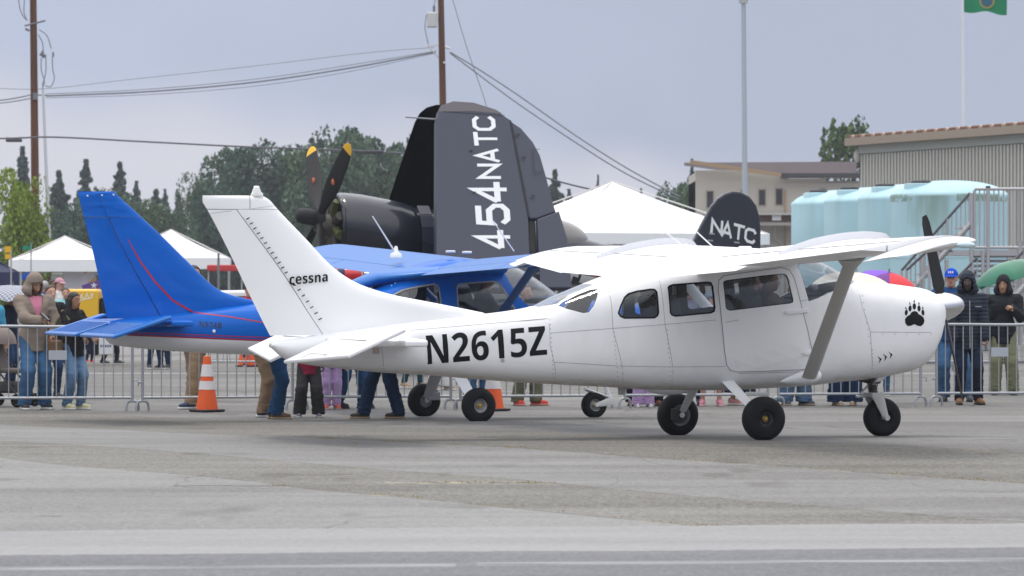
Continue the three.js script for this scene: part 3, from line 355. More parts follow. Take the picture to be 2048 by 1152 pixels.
function broadleaf(seed, h, w, n, size, base, low = 0.18) { // unit builder: crown of uneven lobes with gaps
  const r = rng(seed), lobes = []; for (let i = 0; i < 26; i++) { const t = r(), y = h * lerp(low + 0.08, 0.93, t), m = w / 2 * Math.sin(Math.PI * clamp(0.18 + 0.72 * (y / h - low) / (1 - low))) ** 0.7, a = r() * 6.283, q = Math.sqrt(r()) * m * 0.85; lobes.push([Math.cos(a) * q, y, Math.sin(a) * q, w * (0.10 + 0.11 * r()), (r() - 0.5) * 0.5]); }
  const pts = []; for (let i = 0; i < n; i++) { const L = lobes[Math.floor(r() * lobes.length)], u = r() * 2 - 1, a = r() * 6.283, s = Math.sqrt(1 - u * u), d = L[3] * (0.45 + 0.65 * Math.cbrt(r())); pts.push([L[0] + d * s * Math.cos(a), L[1] + d * u * 1.05, L[2] + d * s * Math.sin(a), L[4], 0]); }
  return [leafCloud(seed + 1, pts, size, base, 0.7), limbGeo(seed + 2, h, h * 0.016, w * 0.35, 9)];
}
function conifer(seed, h, w, n, size, base, ragged = 0.5) {
  const r = rng(seed), pts = []; const br = []; for (let k = 0; k < 19; k++) for (let a = 0; a < 6; a++) { const t = (k + (r() - 0.5) * 0.7) / 19; if (r() < ragged * 0.28) continue; br.push([h * (0.12 + 0.86 * t), (a + r() * 0.8) * 1.047 + k * 0.7, w / 2 * (1.03 - t) * (1 - ragged * 0.5 + ragged * r()) + 0.1, (r() - 0.5) * 0.5]); }
  for (let i = 0; i < n; i++) { const b = br[Math.floor(r() * br.length)], s = Math.sqrt(r()) * b[2]; pts.push([Math.cos(b[1]) * s + (r() - 0.5) * 0.3, b[0] - s * 0.5 + s * s * 0.06 + (r() - 0.5) * 0.25, Math.sin(b[1]) * s + (r() - 0.5) * 0.3, b[3], 0.4]); }
  for (let i = 0; i < n / 30; i++) pts.push([(r() - 0.5) * 0.25, h * (0.9 + 0.12 * r()), (r() - 0.5) * 0.25, 0, 0]);
  return [leafCloud(seed + 1, pts, size, base, 0.6), bar([0, 0, 0], [0, h * 0.97, 0], h * 0.013, 8, 0.03)];
}
function tree(kind, name, label, px, D, topPy, geo, hRef, wScale, group, turn = 0) { const T = thing(name, label, 'tree', [(px - 1024) / FOC * D, GY, -D], turn, group), s = (EYE - GY + (HOR - topPy) / FOC * D) / hRef; mesh('crown', geo[0], leafM, T); mesh('trunk', geo[1], barkM, T); T.scale.set(s * wScale, s, s * wScale); return T; }
{
  const dkGreen = [0.040, 0.068, 0.054], midGreen = [0.066, 0.118, 0.062], brightGreen = [0.17, 0.24, 0.03];  // far tree greens lightened and blued: distance haze mixed into the leaf colour
  const C = [conifer(11, 12, 6.4, 5200, 0.42, dkGreen, 0.75), conifer(23, 12, 7.2, 5200, 0.45, [0.038, 0.068, 0.048], 0.6), conifer(37, 12, 5.6, 4600, 0.4, dkGreen, 0.85)];
  const B = [broadleaf(41, 12, 10, 8000, 0.42, midGreen), broadleaf(53, 12, 9, 8000, 0.42, [0.056, 0.108, 0.064]), broadleaf(67, 12, 11, 8000, 0.45, [0.074, 0.128, 0.054])];
  // tall conifers along the far left skyline
  [[45, 330, 300, 0, 0.8, 'ragged conifer rising just left of the brown utility pole'], [118, 320, 348, 1, 1.0, 'broad conifer just right of the thin grey metal pole'], [172, 330, 326, 2, 1.0, 'slim pointed conifer left of the blue tail fin top'], [240, 330, 330, 0, 0.95, 'slim pointed conifer right of the blue tail fin top'], [273, 340, 368, 2, 0.8, 'short conifer second right of the blue tail fin top'], [312, 330, 384, 1, 1.1, 'bushy conifer midway between the two tail fins'], [330, 345, 384, 2, 0.7, 'thin conifer top midway between the two tail fins'], [358, 345, 394, 0, 0.9, 'small dark conifer left of the white tail fin top'], [418, 300, 350, 0, 0.9, 'dark conifer directly above the white tail fin top'], [578, 300, 306, 2, 0.8, 'pointed conifer rising beside the left propeller blade'], [1110, 300, 346, 1, 0.85, 'conifer between folded wing and big white tent'], [1138, 310, 384, 2, 0.8, 'low conifer at the left slope of the big white tent'], [1196, 330, 356, 2, 0.4, 'conifer tip peeking over the big white tent peak'], [1282, 330, 382, 0, 0.6, 'conifer tip over the right slope of the big white tent'], [1330, 330, 400, 2, 0.6, 'low conifer left of the cream house'], [1384, 260, 326, 1, 0.5, 'narrow conifer against the left edge of the cream house']].forEach(([px, D, py, k, w, l], i) => tree('conifer', 'conifer_tree', l, px, D, py, C[k], 12, w * 1.0, null, i * 1.3));
  [[470, 290, 303, 0, 0.85, 'rounded green tree above the left of the fighter propeller'], [520, 285, 296, 1, 0.9, 'tall rounded green tree left of the propeller blades'], [560, 290, 322, 2, 0.9, 'green tree right behind the propeller blades'], [672, 280, 264, 0, 0.9, 'tallest green tree behind the upper right propeller blade'], [715, 285, 276, 1, 0.75, 'tall green tree right of the propeller blades'], [745, 285, 330, 2, 0.85, 'green tree above the fighter engine cowling'], [800, 290, 288, 1, 0.7, 'green tree against the dark folded far wing'], [630, 285, 320, 2, 0.9, 'green tree between the two upper propeller blades'], [430, 280, 378, 1, 0.8, 'lower green tree just right of the white tail fin top'], [395, 300, 372, 2, 0.7, 'green tree behind the left tip of the white tail fin'], [300, 270, 420, 2, 0.9, 'light green bush between the tail fins, left'], [350, 270, 425, 0, 0.9, 'light green bush between the tail fins, right'], [140, 270, 418, 1, 1.1, 'green bush behind the left white tent'], [205, 275, 400, 2, 1.1, 'green bush behind the blue tail fin'], [262, 270, 398, 0, 1.0, 'green bush behind the blue fin leading edge'], [1352, 230, 372, 0, 0.75, 'green bush left of the cream house wall'], [1378, 225, 392, 2, 0.6, 'low green bush touching the cream house wall']].forEach(([px, D, py, k, w, l], i) => tree('broad', py > 365 ? 'leafy_bush' : 'leafy_tree', l, px, D, py, B[k], 12, w * 0.78, null, i * 0.9));
  tree('near', 'leafy_tree', 'bright yellow green tree around the foot of the left utility pole', 24, 137.5, 352, broadleaf(71, 6, 5.6, 7500, 0.2, brightGreen, 0.1), 6, 0.56);
  tree('near', 'leafy_bush', 'bright green bush in front of the left utility pole', 66, 138, 425, broadleaf(79, 4, 2.8, 2600, 0.16, brightGreen, 0.1), 4, 0.55);
  { const r = rng(91), pts = []; for (let i = 0; i < 62; i++) { const a = r() * 6.28, q = Math.sqrt(r()) * 1.1, x = Math.cos(a) * q + (r() < 0.35 ? 0.5 : 0), z = Math.sin(a) * q, y0 = 8.6 - q * q * 0.6 + r() * 1.0 - (x > 0.9 ? 0.4 : 0), len = 0.9 + r() * 2.2, t = (r() - 0.5) * 0.6; for (let k = 0; k < 40; k++) { const s = r(); pts.push([x * (1 + s * 0.2) + (r() - 0.5) * 0.12, y0 - s * len, z * (1 + s * 0.2) + (r() - 0.5) * 0.12, t, 0.9]); } }
    tree('willow', 'weeping_tree', 'small weeping green tree beside the warehouse roof', 1692, 228, 232, [leafCloud(92, pts, 0.24, [0.085, 0.14, 0.04], 0.6), limbGeo(93, 8.5, 0.12, 1.4, 8)], 9.4, 1.0); }
  { // far wood and hedge that reads as one mass
    const r = rng(101), pts = []; for (let i = 0; i < 26000; i++) { const px = -60 + r() * 1480, D = 300 + r() * 50, x = (px - 1024) / FOC * D, hh = 3.2 + 2.6 * noise(px / 42, 2, 3) + 1.3 * noise(px / 15, 7, 1); pts.push([x, Math.pow(r(), 0.8) * hh, -D, (noise(px / 25, 1, 2) - 0.5) * 0.7, 0]); }
    const w = mesh('far_wood', leafCloud(102, pts, 0.8, [0.04, 0.068, 0.034], 0.6), leafM); w.position.y = GY; tag(w, 'far green wood low behind the trees on the left', 'wood', null, 'stuff'); }
}

// ---------------------------------------------------------------- tents and things behind the crowd line
const tentW = mat([0.80, 0.80, 0.81], 0.7), tentPole = mat([0.35, 0.35, 0.36], 0.5);
function tent(label, px, D, peakPy, eavePy, halfPx, turn, val, m = tentW) {
  const T = thing('canopy_tent', label, 'tent', [(px - 1024) / FOC * D, GY, -D], turn), y = py => EYE - GY + (HOR - py) / FOC * D, w = halfPx / FOC * D / (Math.cos(turn % 1.5708) * 1 + Math.abs(Math.sin(turn)) * 0.0), p = y(peakPy), e = y(eavePy);
  const N = 14, cs = [[-w, w], [w, w], [w, -w], [-w, -w]]; for (let s = 0; s < 4; s++) { const A = cs[s], B = cs[(s + 1) % 4], P = [], ix = []; for (let j = 0; j <= N; j++) for (let i = 0; i <= N; i++) { const t = j / N, u = i / N, ex = lerp(A[0], B[0], u), ez = lerp(A[1], B[1], u), yy = lerp(p, e, t) - 0.07 * (p - e) * Math.sin(t * Math.PI) - 0.05 * Math.sin(Math.PI * u) * t * (1 - t) * 2; P.push(ex * t, yy, ez * t); } for (let j = 0; j < N; j++) for (let i = 0; i < N; i++) { const a = j * (N + 1) + i; ix.push(a, a + N + 1, a + 1, a + 1, a + N + 1, a + N + 2); } const g = new THREE.BufferGeometry(); g.setAttribute('position', new THREE.Float32BufferAttribute(P, 3)); g.setIndex(ix); g.computeVertexNormals(); const pan = mesh('roof_panel', g, m, T); mesh('valance', slabBetween(A, B, e - val, e + 0.01, 0.02), m, pan); }
  for (const c of cs) mesh('leg', box(0.06, e, 0.06, c[0] * 0.98, e / 2, c[1] * 0.98), tentPole, T); mesh('seam_cord', cs.map(c => bar([0, p, 0], [c[0], e, c[1]], 0.02, 5)), m === tentW ? mat([0.6, 0.58, 0.57], 0.7) : m, T); return T;
}
tent('white pop-up tent with blue band below, left of the blue tail fin', 130, 129, 472, 520, 98, R(14), 0.42);
tent('white pop-up tent between the blue and the white tail fins', 342, 136, 459, 517, 118, R(4), 0.4);
tent('dark navy pop-up tent cut by the left photo edge', -45, 120, 500, 545, 78, R(10), 0.5, mat([0.008, 0.014, 0.06], 0.7));
tent('big white frame tent behind the folded wing and fighter tail', 1224, 104, 363, 470, 212, R(24), 0.3);
{ const f = (px, py, d) => [(px - 1024) / FOC * d, EYE + (HOR - py) / FOC * d, -d];
  const o = thing('blue_band', 'bright blue cloth band under the left white tent', 'banner', f(140, 538, 131)); mesh('cloth', [box(2.2, 0.16, 0.02, 0.1, 0.0, 0, 0, 0.02), box(0.7, 0.22, 0.02, -1.7, -0.28, 0, 0, 0.35)], mat([0.0, 0.10, 0.55], 0.7), o); mesh('cord', bar([-1.4, 0, 0], [1.3, 0, 0], 0.01, 4), tentPole, o);
  const fl = f(95, 651, 140), fe = thing('chain_link_fence', 'chain link fence with grey posts under the left white tent', 'fence', [fl[0], GY, -140]); for (let i = 0; i < 7; i++) mesh('post', bar([-1.6 + i * 0.75, 0, 0], [-1.6 + i * 0.75, 2.1, 0], 0.035, 8), tentPole, fe); mesh('top_rail', bar([-1.6, 2.1, 0], [2.9, 2.1, 0], 0.03, 6), tentPole, fe); const wr = []; for (let i = 0; i < 40; i++) { wr.push(bar([-1.6 + i * 0.11, 0.1, 0], [-1.6 + i * 0.11 + 0.9, 2.1, 0], 0.006, 3), bar([-1.6 + i * 0.11 + 0.9, 0.1, 0.01], [-1.6 + i * 0.11, 2.1, 0.01], 0.006, 3)); } tag(mesh('wire_mesh', wr, hard, fe), null, null, null, 'stuff'); mesh('dark_screen', box(0.55, 1.6, 0.02, 1.05, 1.3, -0.05), mat([0.03, 0.035, 0.035], 0.9), fe);
  const hut = thing('small_shed', 'pale grey green shed behind the hooded man', 'shed', [f(85, 0, 143)[0], GY, -143]); mesh('wall', rbox(2.1, 2.3, 1.5, 0.03, 0, 1.15, 0), mat([0.33, 0.34, 0.28], 0.8), hut); mesh('roof', box(2.3, 0.1, 1.7, 0, 2.35, 0), mat([0.2, 0.2, 0.2], 0.8), hut); mesh('notice', box(0.22, 0.2, 0.02, -0.55, 1.98, 0.77), mat([0.7, 0.7, 0.72], 0.6), hut);
  const b = thing('white_banner', 'white fabric banner hanging under the left white tent', 'banner', [f(160, 0, 128)[0], GY, -128]), by = py => f(0, py, 128)[1] - GY; { const g = new THREE.PlaneGeometry(1.15, by(541) - by(582), 16, 8), p = g.attributes.position; for (let i = 0; i < p.count; i++) p.setZ(i, 0.05 * Math.sin(p.getX(i) * 9)); g.computeVertexNormals(); mesh('cloth', g.translate(0, by(562), 0), mat([0.62, 0.6, 0.64], 0.8), b); mesh('orange_print', new THREE.ShapeGeometry([poly([[0.1, by(575)], [0.5, by(556)], [0.56, by(562)], [0.2, by(580)]]), poly([[0.12, by(543)], [0.3, by(543)], [0.16, by(549)]])]).translate(0, 0, 0.06), mat([0.6, 0.33, 0.06], 0.8), b); mesh('pole', [bar([-0.58, 0, 0], [-0.58, by(541), 0], 0.02), bar([0.58, 0, 0], [0.58, by(541), 0], 0.02)], tentPole, b); }
  const pb = thing('purple_banner', 'purple banner with pale star above the yellow cart', 'banner', f(183, 572, 118)); mesh('cloth', box(0.62, 0.24, 0.02, 0, 0, 0, 0, 0.3), mat([0.09, 0.04, 0.2], 0.8), pb); { const s = []; for (let i = 0; i < 10; i++) { const a = i / 10 * 6.283 + 0.3, q = i % 2 ? 0.045 : 0.12; s.push([0.08 + Math.cos(a) * q, 0.02 + Math.sin(a) * q]); } mesh('star', new THREE.ShapeGeometry(poly(s)).translate(0, 0, 0.02), mat([0.6, 0.6, 0.66], 0.8), pb); }
  const yc = thing('yellow_cart', 'bright yellow box cart with faded white lettering behind the black-haired woman', 'cart', [f(172, 0, 88)[0], GY, -88]), yy = py => f(0, py, 88)[1] - GY, yel = mat([0.72, 0.42, 0.01], 0.45, { clearcoat: 0.3 }); mesh('body', rbox(0.72, yy(578) - 0.42, 0.9, 0.08, 0, (yy(578) + 0.42) / 2, 0), yel, yc); mesh('side_bin', rbox(0.16, 0.3, 0.5, 0.04, -0.42, yy(590), 0), yel, yc); { const q = px => (px - 172) / FOC * 88, L = [[[163, 599], [170, 587]], [[165, 590], [172, 598]], [[174, 598], [178, 586], [182, 597]], [[186, 586], [188, 597]], [[190, 586], [190, 592]], [[164, 601], [176, 598], [190, 595]]]; L.forEach((s, i) => mesh('faded_lettering', new THREE.ShapeGeometry(ribbon(s.map(([a, c]) => [q(a), yy(c)]), 0.03)).translate(0, 0, 0.452 + i * 0.001), mat([0.75, 0.68, 0.5], 0.7), yc)); } for (const s of [-1, 1]) mesh('wheel', move(new THREE.CylinderGeometry(0.22, 0.22, 0.12, 20), s * 0.25, 0.22, 0.4, Math.PI / 2), rubber, yc); mesh('dark_panel', rbox(0.1, 1.1, 0.6, 0.03, 0.43, 0.85, 0.1), black, yc);
  for (const [px, py, D, nm, lab, m] of [[56, 492, 118, 'street_sign', 'small green street sign beside the left utility pole', mat([0.0, 0.22, 0.13], 0.6)], [16, 505, 116, 'warning_sign', 'yellow warning sign at the left photo edge', mat([0.7, 0.4, 0.01], 0.6)]]) { const o = thing(nm, lab, 'sign', [(px - 1024) / FOC * D, GY, -D]), y = f(px, py, D)[1] - GY; mesh('plate', nm === 'street_sign' ? [box(0.28, 0.13, 0.02, -0.04, y - 0.06, 0.04), box(0.02, 0.1, 0.25, 0.1, y + 0.08, 0.04)] : [box(0.2, 0.2, 0.02, 0, y + 0.1, 0.04), box(0.18, 0.16, 0.02, 0, y - 0.13, 0.04)], m, o); mesh('post', bar([0.1, 0, 0], [0.1, y + 0.1, 0], 0.025), tentPole, o); }
  // parked white car and red stall seen between the tail fins
  const car = thing('parked_car', 'white parked car blurred between the two tail fins', 'car', [f(478, 0, 98)[0], GY, -98], R(-8)), cb = [[-2.1, 0.35], [-2.15, 0.8], [-1.9, 0.95], [-1.1, 1.05], [-0.5, 1.48], [0.9, 1.5], [1.6, 1.05], [2.1, 0.9], [2.15, 0.4]]; mesh('body', new THREE.ExtrudeGeometry(poly(cb), { depth: 1.5, bevelEnabled: true, bevelSize: 0.08, bevelThickness: 0.12, bevelSegments: 3 }).translate(0, 0, -0.75), mat([0.7, 0.7, 0.72], 0.3, { clearcoat: 0.6 }), car); mesh('side_window', new THREE.ShapeGeometry(poly([[-0.9, 1.04], [-0.45, 1.4], [0.85, 1.42], [1.4, 1.04]])).translate(0, 0, 0.876), mat([0.02, 0.02, 0.025], 0.1), car); for (const x of [-1.35, 1.35]) for (const z of [-0.75, 0.78]) mesh('wheel', move(new THREE.CylinderGeometry(0.32, 0.32, 0.2, 24), x, 0.32, z, Math.PI / 2), rubber, car);
  const st = thing('market_stall', 'red topped stall under the second white tent', 'stall', [f(452, 0, 130)[0], GY, -130]); mesh('awning', rbox(1.3, 0.22, 1.0, 0.04, 0, f(0, 536, 130)[1] - GY, 0), mat([0.5, 0.03, 0.03], 0.7), st); for (const x of [-0.6, 0.6]) mesh('leg', bar([x, 0, 0.4], [x, f(0, 538, 130)[1] - GY, 0.4], 0.025), tentPole, st); mesh('counter', rbox(1.2, 0.9, 0.6, 0.03, 0, 0.45, 0), mat([0.3, 0.2, 0.18], 0.8), st);
  const po = thing('thin_post', 'thin grey post in front of the second white tent', 'post', [f(437, 0, 90)[0], GY, -90]); mesh('shaft', bar([0, 0, 0], [0, f(0, 508, 90)[1] - GY, 0], 0.045, 10, 0.03), hard, po); mesh('cap', ball(0.03, 0, f(0, 508, 90)[1] - GY, 0), hard, po);
  // red tapered fuel tank with dark tail under the blue wing
  const rt = thing('red_drop_tank', 'red and navy tapered tank with dark end under the blue wing', 'fuel tank', f(690, 550, 58)); mesh('shell', move(lathe([[0, -0.65], [0.06, -0.6], [0.105, -0.3], [0.12, 0.1], [0.115, 0.27]], 24), 0, 0, 0, 0, 0, R(-88)), mat([0.55, 0.01, 0.02], 0.3, { clearcoat: 0.5 }), rt); mesh('pale_band', move(lathe([[0.117, 0.27], [0.115, 0.3]], 24), 0, 0, 0, 0, 0, R(-88)), mat([0.5, 0.35, 0.3], 0.5), rt); mesh('dark_end', move(lathe([[0.12, 0.3], [0.15, 0.42], [0.13, 0.62], [0.03, 0.75], [0, 0.75]], 24), 0, 0, 0, 0, 0, R(-100)), mat([0.01, 0.01, 0.014], 0.2, { clearcoat: 0.8 }), rt); mesh('nose_stripe', move(lathe([[0.123, -0.02], [0.125, 0.1]], 24, ), -0.1, 0.012, 0, 0, 0, R(-88)), mat([0.01, 0.02, 0.09], 0.4), rt); mesh('stand', [bar([-0.3, -0.1, 0], [-0.35, f(0, 0, 0)[1] - 3.35, 0], 0.03), bar([0.3, -0.1, 0], [0.35, f(0, 0, 0)[1] - 3.35, 0], 0.03)], hard, rt); mesh('pale_cover', ball(0.24, 0.28, -0.3, -0.1, 1, 0.8, 0.8), mat([0.55, 0.53, 0.5], 0.6), rt);
}

// ---------------------------------------------------------------- white high-wing plane
{
  const fr = new Frame(R(18), 1441, 37.5);
  const P = thing('light_aircraft', 'white high-wing light aircraft in front with large black N2615Z on its side', 'airplane', fr.O, R(18));
  const U = (px, py, z = 0) => fr.un(px, py, z);
  const top = curve([[541, 686], [552, 680], [600, 675], [650, 667], [782, 648], [970, 628], [1062, 614], [1110, 592], [1185, 563], [1225, 548], [1300, 524], [1345, 513], [1400, 507], [1500, 503], [1575, 505], [1600, 512], [1640, 530], [1680, 556], [1700, 561.5], [1760, 566], [1800, 571], [1840, 577], [1860, 586], [1870, 600]].map(p => U(...p)));
  const bot = curve([[541, 694], [549, 701], [560, 712], [575, 721], [640, 733], [700, 739], [762, 745], [850, 750], [945, 758], [1075, 767], [1212, 774], [1320, 780], [1425, 780], [1500, 777], [1612, 770], [1661, 764], [1741, 756], [1786, 748], [1820, 739], [1842, 724], [1857, 692], [1870, 655]].map(p => U(...p)));
  const w = curve([[-4.86, 0.035], [-4.78, 0.085], [-4.4, 0.15], [-3.5, 0.24], [-2.5, 0.36], [-1.6, 0.47], [-0.9, 0.54], [0, 0.56], [0.8, 0.56], [1.3, 0.54], [1.8, 0.485], [2.2, 0.44], [2.36, 0.39], [2.46, 0.25]]), n = curve([[-4.8, 2], [-3.6, 2.5], [-3, 2.7], [-1.5, 3.3], [0, 4.0], [1, 4.0], [1.6, 3.3], [2.2, 2.8], [2.45, 2.4]]);
  const x0 = U(541, 690)[0], x1 = U(1870, 630)[0], hull = new Hull(x0, x1, top, bot, w, n);
  const wins = [
    { name: 'windshield', both: true, raw: f => { const a = f([1595, 534]), b = [[1617.5, 603], [1638, 596], [1656, 586]].map(f), x = U(1690, 562)[0]; return [a, ...b, [x, hull.top(x) - 0.012], [x, hull.top(x) + 0.5], [a[0] - 0.02, a[1] + 0.5]]; } },
    { name: 'rear_window', both: true, raw: f => { const a = f([1098, 607]), m = f([1140, 590]), b = f([1187, 571]), x = U(1066, 612)[0]; return [[x, hull.top(x) - 0.01], a, m, b, [b[0], b[1] + 0.4], [x, hull.top(x) + 0.4]]; } },
    { name: 'side_window', seal: paintD, px: [[1113, 612], [1124, 602.5], [1154, 587.5], [1179, 578], [1194, 576.5], [1198, 582], [1196, 595], [1189, 612.5], [1179, 626], [1166.5, 628], [1136, 620]] },
    { name: 'side_window', px: [[1237, 626], [1241.5, 612], [1249, 595], [1257, 587.5], [1274, 582.5], [1301, 578.5], [1309, 579], [1313.5, 584], [1317, 625], [1315, 631], [1309, 635.5], [1249, 636], [1241, 632.5]] },
    { name: 'side_window', px: [[1336.5, 575], [1339, 572], [1346, 569.5], [1414, 564.5], [1421.5, 565.5], [1425, 572.5], [1429.5, 615], [1428, 622.5], [1421.5, 625.5], [1351.5, 632], [1344, 630], [1341, 625]] },
    { name: 'door_window', px: [[1446, 566], [1448, 562], [1454, 560], [1525, 551], [1566, 547], [1572, 549], [1575, 553], [1586.5, 600], [1585.5, 605], [1580, 607], [1460, 621.5], [1453.5, 619], [1451, 614]] }];
  const { toXY, defs } = hullWithWindows(P, fr, hull, wins, paintW, 0.014);
  const side = (name, pxPolys, off, m) => mesh(name, onHull(hull, pxPolys.map(q => poly(q.map(toXY))), off), m, P);
  // cabin door, proud of the skin, with its seam
  const doorPx = [[1436, 578], [1438, 560], [1447, 552], [1470, 548], [1562, 535], [1579, 540], [1588, 556], [1602, 610], [1616, 664], [1625, 706], [1626, 730], [1617, 739], [1540, 742], [1474, 744], [1461, 741], [1453, 730], [1449, 702], [1443, 640]];
  { const s = poly(doorPx.map(toXY)); s.holes.push(new THREE.Path(defs[5].xy.map(p => new THREE.Vector2(...p)))); const d = mesh('cabin_door', onHull(hull, [s], 0.0025), paintD, P);
    mesh('door_seam', onHull(hull, [ribbon(doorPx.map(toXY), 0.0055, true)], 0.004), mat([0.13, 0.13, 0.135], 0.7), d);
    mesh('door_handle', onHull(hull, [ribbon([[1450, 645], [1476, 639.5], [1475, 643.5]].map(toXY), 0.004)], 0.005), seamM, d); }
  const seams = [[[1101.5, 666], [1329, 649], [1432, 640]], [[1097, 637], [1100, 690], [1106, 766]], [[1106, 724], [1235, 732], [1340, 734], [1450, 733]], [[1214, 574], [1226, 660], [1234, 775]], [[1319, 562], [1330, 649], [1341, 776]], [[762, 688], [763, 744]], [[822, 660.5], [1095, 637]], [[1709, 568], [1725, 616], [1741, 664], [1862, 665]], [[1741, 664], [1743, 706], [1741, 748]], [[1589, 604], [1624, 598], [1650, 590], [1680, 575]], [[1478, 747], [1600, 744]], [[660, 690], [762, 688]]];
  for (const s of seams) mesh('panel_seam', onHull(hull, [ribbon(s.map(toXY), 0.0042)], 0.0012), seamM, P);
  const rivets = []; for (const [a, b, k] of [[[1722, 578], [1743, 700], 9], [[1741, 668], [1862, 669], 5], [[1745, 700], [1745, 745], 6], [[1100, 640], [1108, 765], 14], [[1334, 660], [1343, 770], 12], [[1228, 665], [1237, 770], 12], [[655, 663], [790, 642], 10], [[1450, 650], [1458, 725], 9]]) for (let i = 0; i <= k; i++) { const q = fr.unf(lerp(a[0], b[0], i / k), lerp(a[1], b[1], i / k), (x, y) => hull.z(x, y)); rivets.push(ball(0.006, q[0], q[1], q[2], 1, 1, 0.4, 6)); }
  tag(mesh('rivet', rivets, mat([0.3, 0.3, 0.32], 0.6), P), null, null, null, 'stuff');
  // lettering and emblem
  const N2 = quad([851, 670.5], [1090, 651], [1094.5, 710], [855, 729.5]);
  mesh('registration_lettering', onHull(hull, textShapes('N2615Z', (u, v) => toXY(N2(u, v))), 0.002), black, P);
  const paw = [[[1322, 905], [1319, 875], [1334, 852], [1358, 838], [1372, 817], [1395, 807], [1418, 815], [1428, 832], [1445, 842], [1467, 858], [1475, 882], [1470, 908], [1450, 929], [1424, 927], [1396, 913], [1368, 925], [1342, 929]], ...[[1330, 820, 12, 24, -6], [1360, 787, 13, 25, -3], [1394, 771, 14, 26, 0], [1432, 787, 13, 25, 3], [1463, 820, 12, 24, 6]].map(([x, y, a, b, t]) => Array.from({ length: 14 }, (_, i) => { const q = i / 14 * 6.283; return [x + Math.cos(q) * a + t * Math.sin(q) * 0.3, y + Math.sin(q) * b]; })), ...[[1328, 795, -3], [1358, 758, 0], [1392, 741, 3], [1430, 758, 2], [1461, 793, 2]].map(([x, y, t]) => [[x - 7, y - 2], [x + t, y - 25], [x + 8, y + 1], [x, y - 4]])].map(q => q.map(([x, y]) => [1480 + x / 4, 420 + y / 4]));
  side('paw_emblem', paw, 0.002, black);
  side('arrow_mark', [0, 1, 2].map(i => [[872 + i * 44, 366 - i * 18], [909 + i * 44, 392 - i * 18], [886 + i * 44, 430 - i * 18], [893 + i * 44, 393 - i * 18]].map(([x, y]) => [1536 + x / 4, 620 + y / 4])), 0.002, black);
  side('static_port', [Array.from({ length: 12 }, (_, i) => [1005 + 4 * Math.cos(i / 12 * 6.283), 721 + 4 * Math.sin(i / 12 * 6.283)])], 0.003, mat([0.4, 0.4, 0.4], 0.5));
  side('warning_sticker', [[[745, 696], [759, 695], [759, 707], [745, 708]]], 0.002, mat([0.55, 0.42, 0.4], 0.6));
  for (const q of [[[1568, 626], [1572, 622], [1614, 617], [1615, 624], [1578, 628]], [[1604, 706], [1612, 702], [1624, 704], [1624, 709], [1610, 709]]]) { const l = q.map(toXY), z = hull.z(...l[2]); mesh('door_hinge', new THREE.ExtrudeGeometry(poly(l), { depth: 0.018, bevelEnabled: true, bevelSize: 0.004, bevelThickness: 0.006, bevelSegments: 2 }).translate(0, 0, z - 0.004), paintW2, P); }
  // fin and rudder
  {
    const c = (pts) => { const f = curve(pts.map(p => { const q = U(...p); return [q[1], q[0]]; })); return f; };
    const le = c([[521, 388], [540, 401], [552, 415], [612, 478], [667, 535], [712, 565], [775, 587], [875, 607], [925, 617], [975, 627]]), te = c([[405, 404], [419, 427], [525, 642], [550, 690]]), hin = c([[472, 420], [560, 541], [630, 648], [648, 675]]);
    const yT = U(450, 391)[1], yB = U(640, 672)[1], yH = U(485, 419)[1], xh = U(498, 400)[0], T = y => lerp(0.15, 0.085, clamp((y - yB) / (yT - yB))), rows = (a, b, k) => Array.from({ length: k + 1 }, (_, i) => lerp(a, b, i / k));
    const low = rows(yB, yH, 44), high = [yH + 0.004, ...rows(yH + 0.01, yT - 0.03, 5), yT - 0.012, yT];
    const shrink = y => y > yT - 0.03 ? 0.4 + 0.6 * Math.sqrt(clamp((yT - y) / 0.03)) : 1;
    const fin = mesh('fin', [finLoft(low, le, y => hin(y) + 0.005, le, te, T), finLoft(high, y => le(y) - (1 - shrink(y)) * 0.03, () => xh + 0.004, le, te, y => T(y) * shrink(y))], paintD, P);
    const yR = U(600, 671)[1];
    const rud = mesh('rudder', [finLoft(rows(yR, yH - 0.003, 20), y => hin(y) - 0.005, te, le, te, T), finLoft(high, () => xh - 0.004, y => te(y) + (yT - 0.055 < y ? 0 : 0), le, te, y => T(y) * shrink(y))], paintD, P);
    [ribbon([[419, 427], [472, 420.5]].map(p => U(...p)), 0.004), ribbon([[500, 418], [548, 411]].map(p => U(...p)), 0.003)].forEach((s, i) => { const g = tess.modify(new THREE.ShapeGeometry(s).toNonIndexed()), q = g.attributes.position; for (let k = 0; k < q.count; k++) q.setZ(k, i ? 0.052 : 0.03); mesh('panel_seam', g, seamM, fin); });
    // row of little black vortex tabs ahead of the hinge
    const tab = (px, py) => { const [x, y] = U(px, py, 0.06); mesh('vortex_generator', box(0.036, 0.010, 0.008, x, y, 0.066, 0, R(26)), black, fin); };
    for (let i = 0; i < 12; i++) tab(lerp(495.5, 572, i / 11), lerp(437, 545, i / 11)); for (let i = 0; i < 6; i++) tab(lerp(598, 640, i / 5), lerp(579.5, 638, i / 5));
    const cq = quad([579, 553.5], [655.5, 548], [655.5, 563], [579, 570]);
    const flat = (shapes, z) => { const g = tess.modify(new THREE.ShapeGeometry(shapes, 8).toNonIndexed()), q = g.attributes.position; for (let k = 0; k < q.count; k++) q.setZ(k, z); return g; };
    mesh('maker_lettering', flat(textShapes('cessna', (u, v) => U(...cq(u, v), 0.078)), 0.0785), black, fin);
    mesh('maker_lettering', flat([poly([[584, 568], [589, 568], [593, 571.5], [586, 571.5]].map(p => U(...p, 0.078)))], 0.079), black, fin);
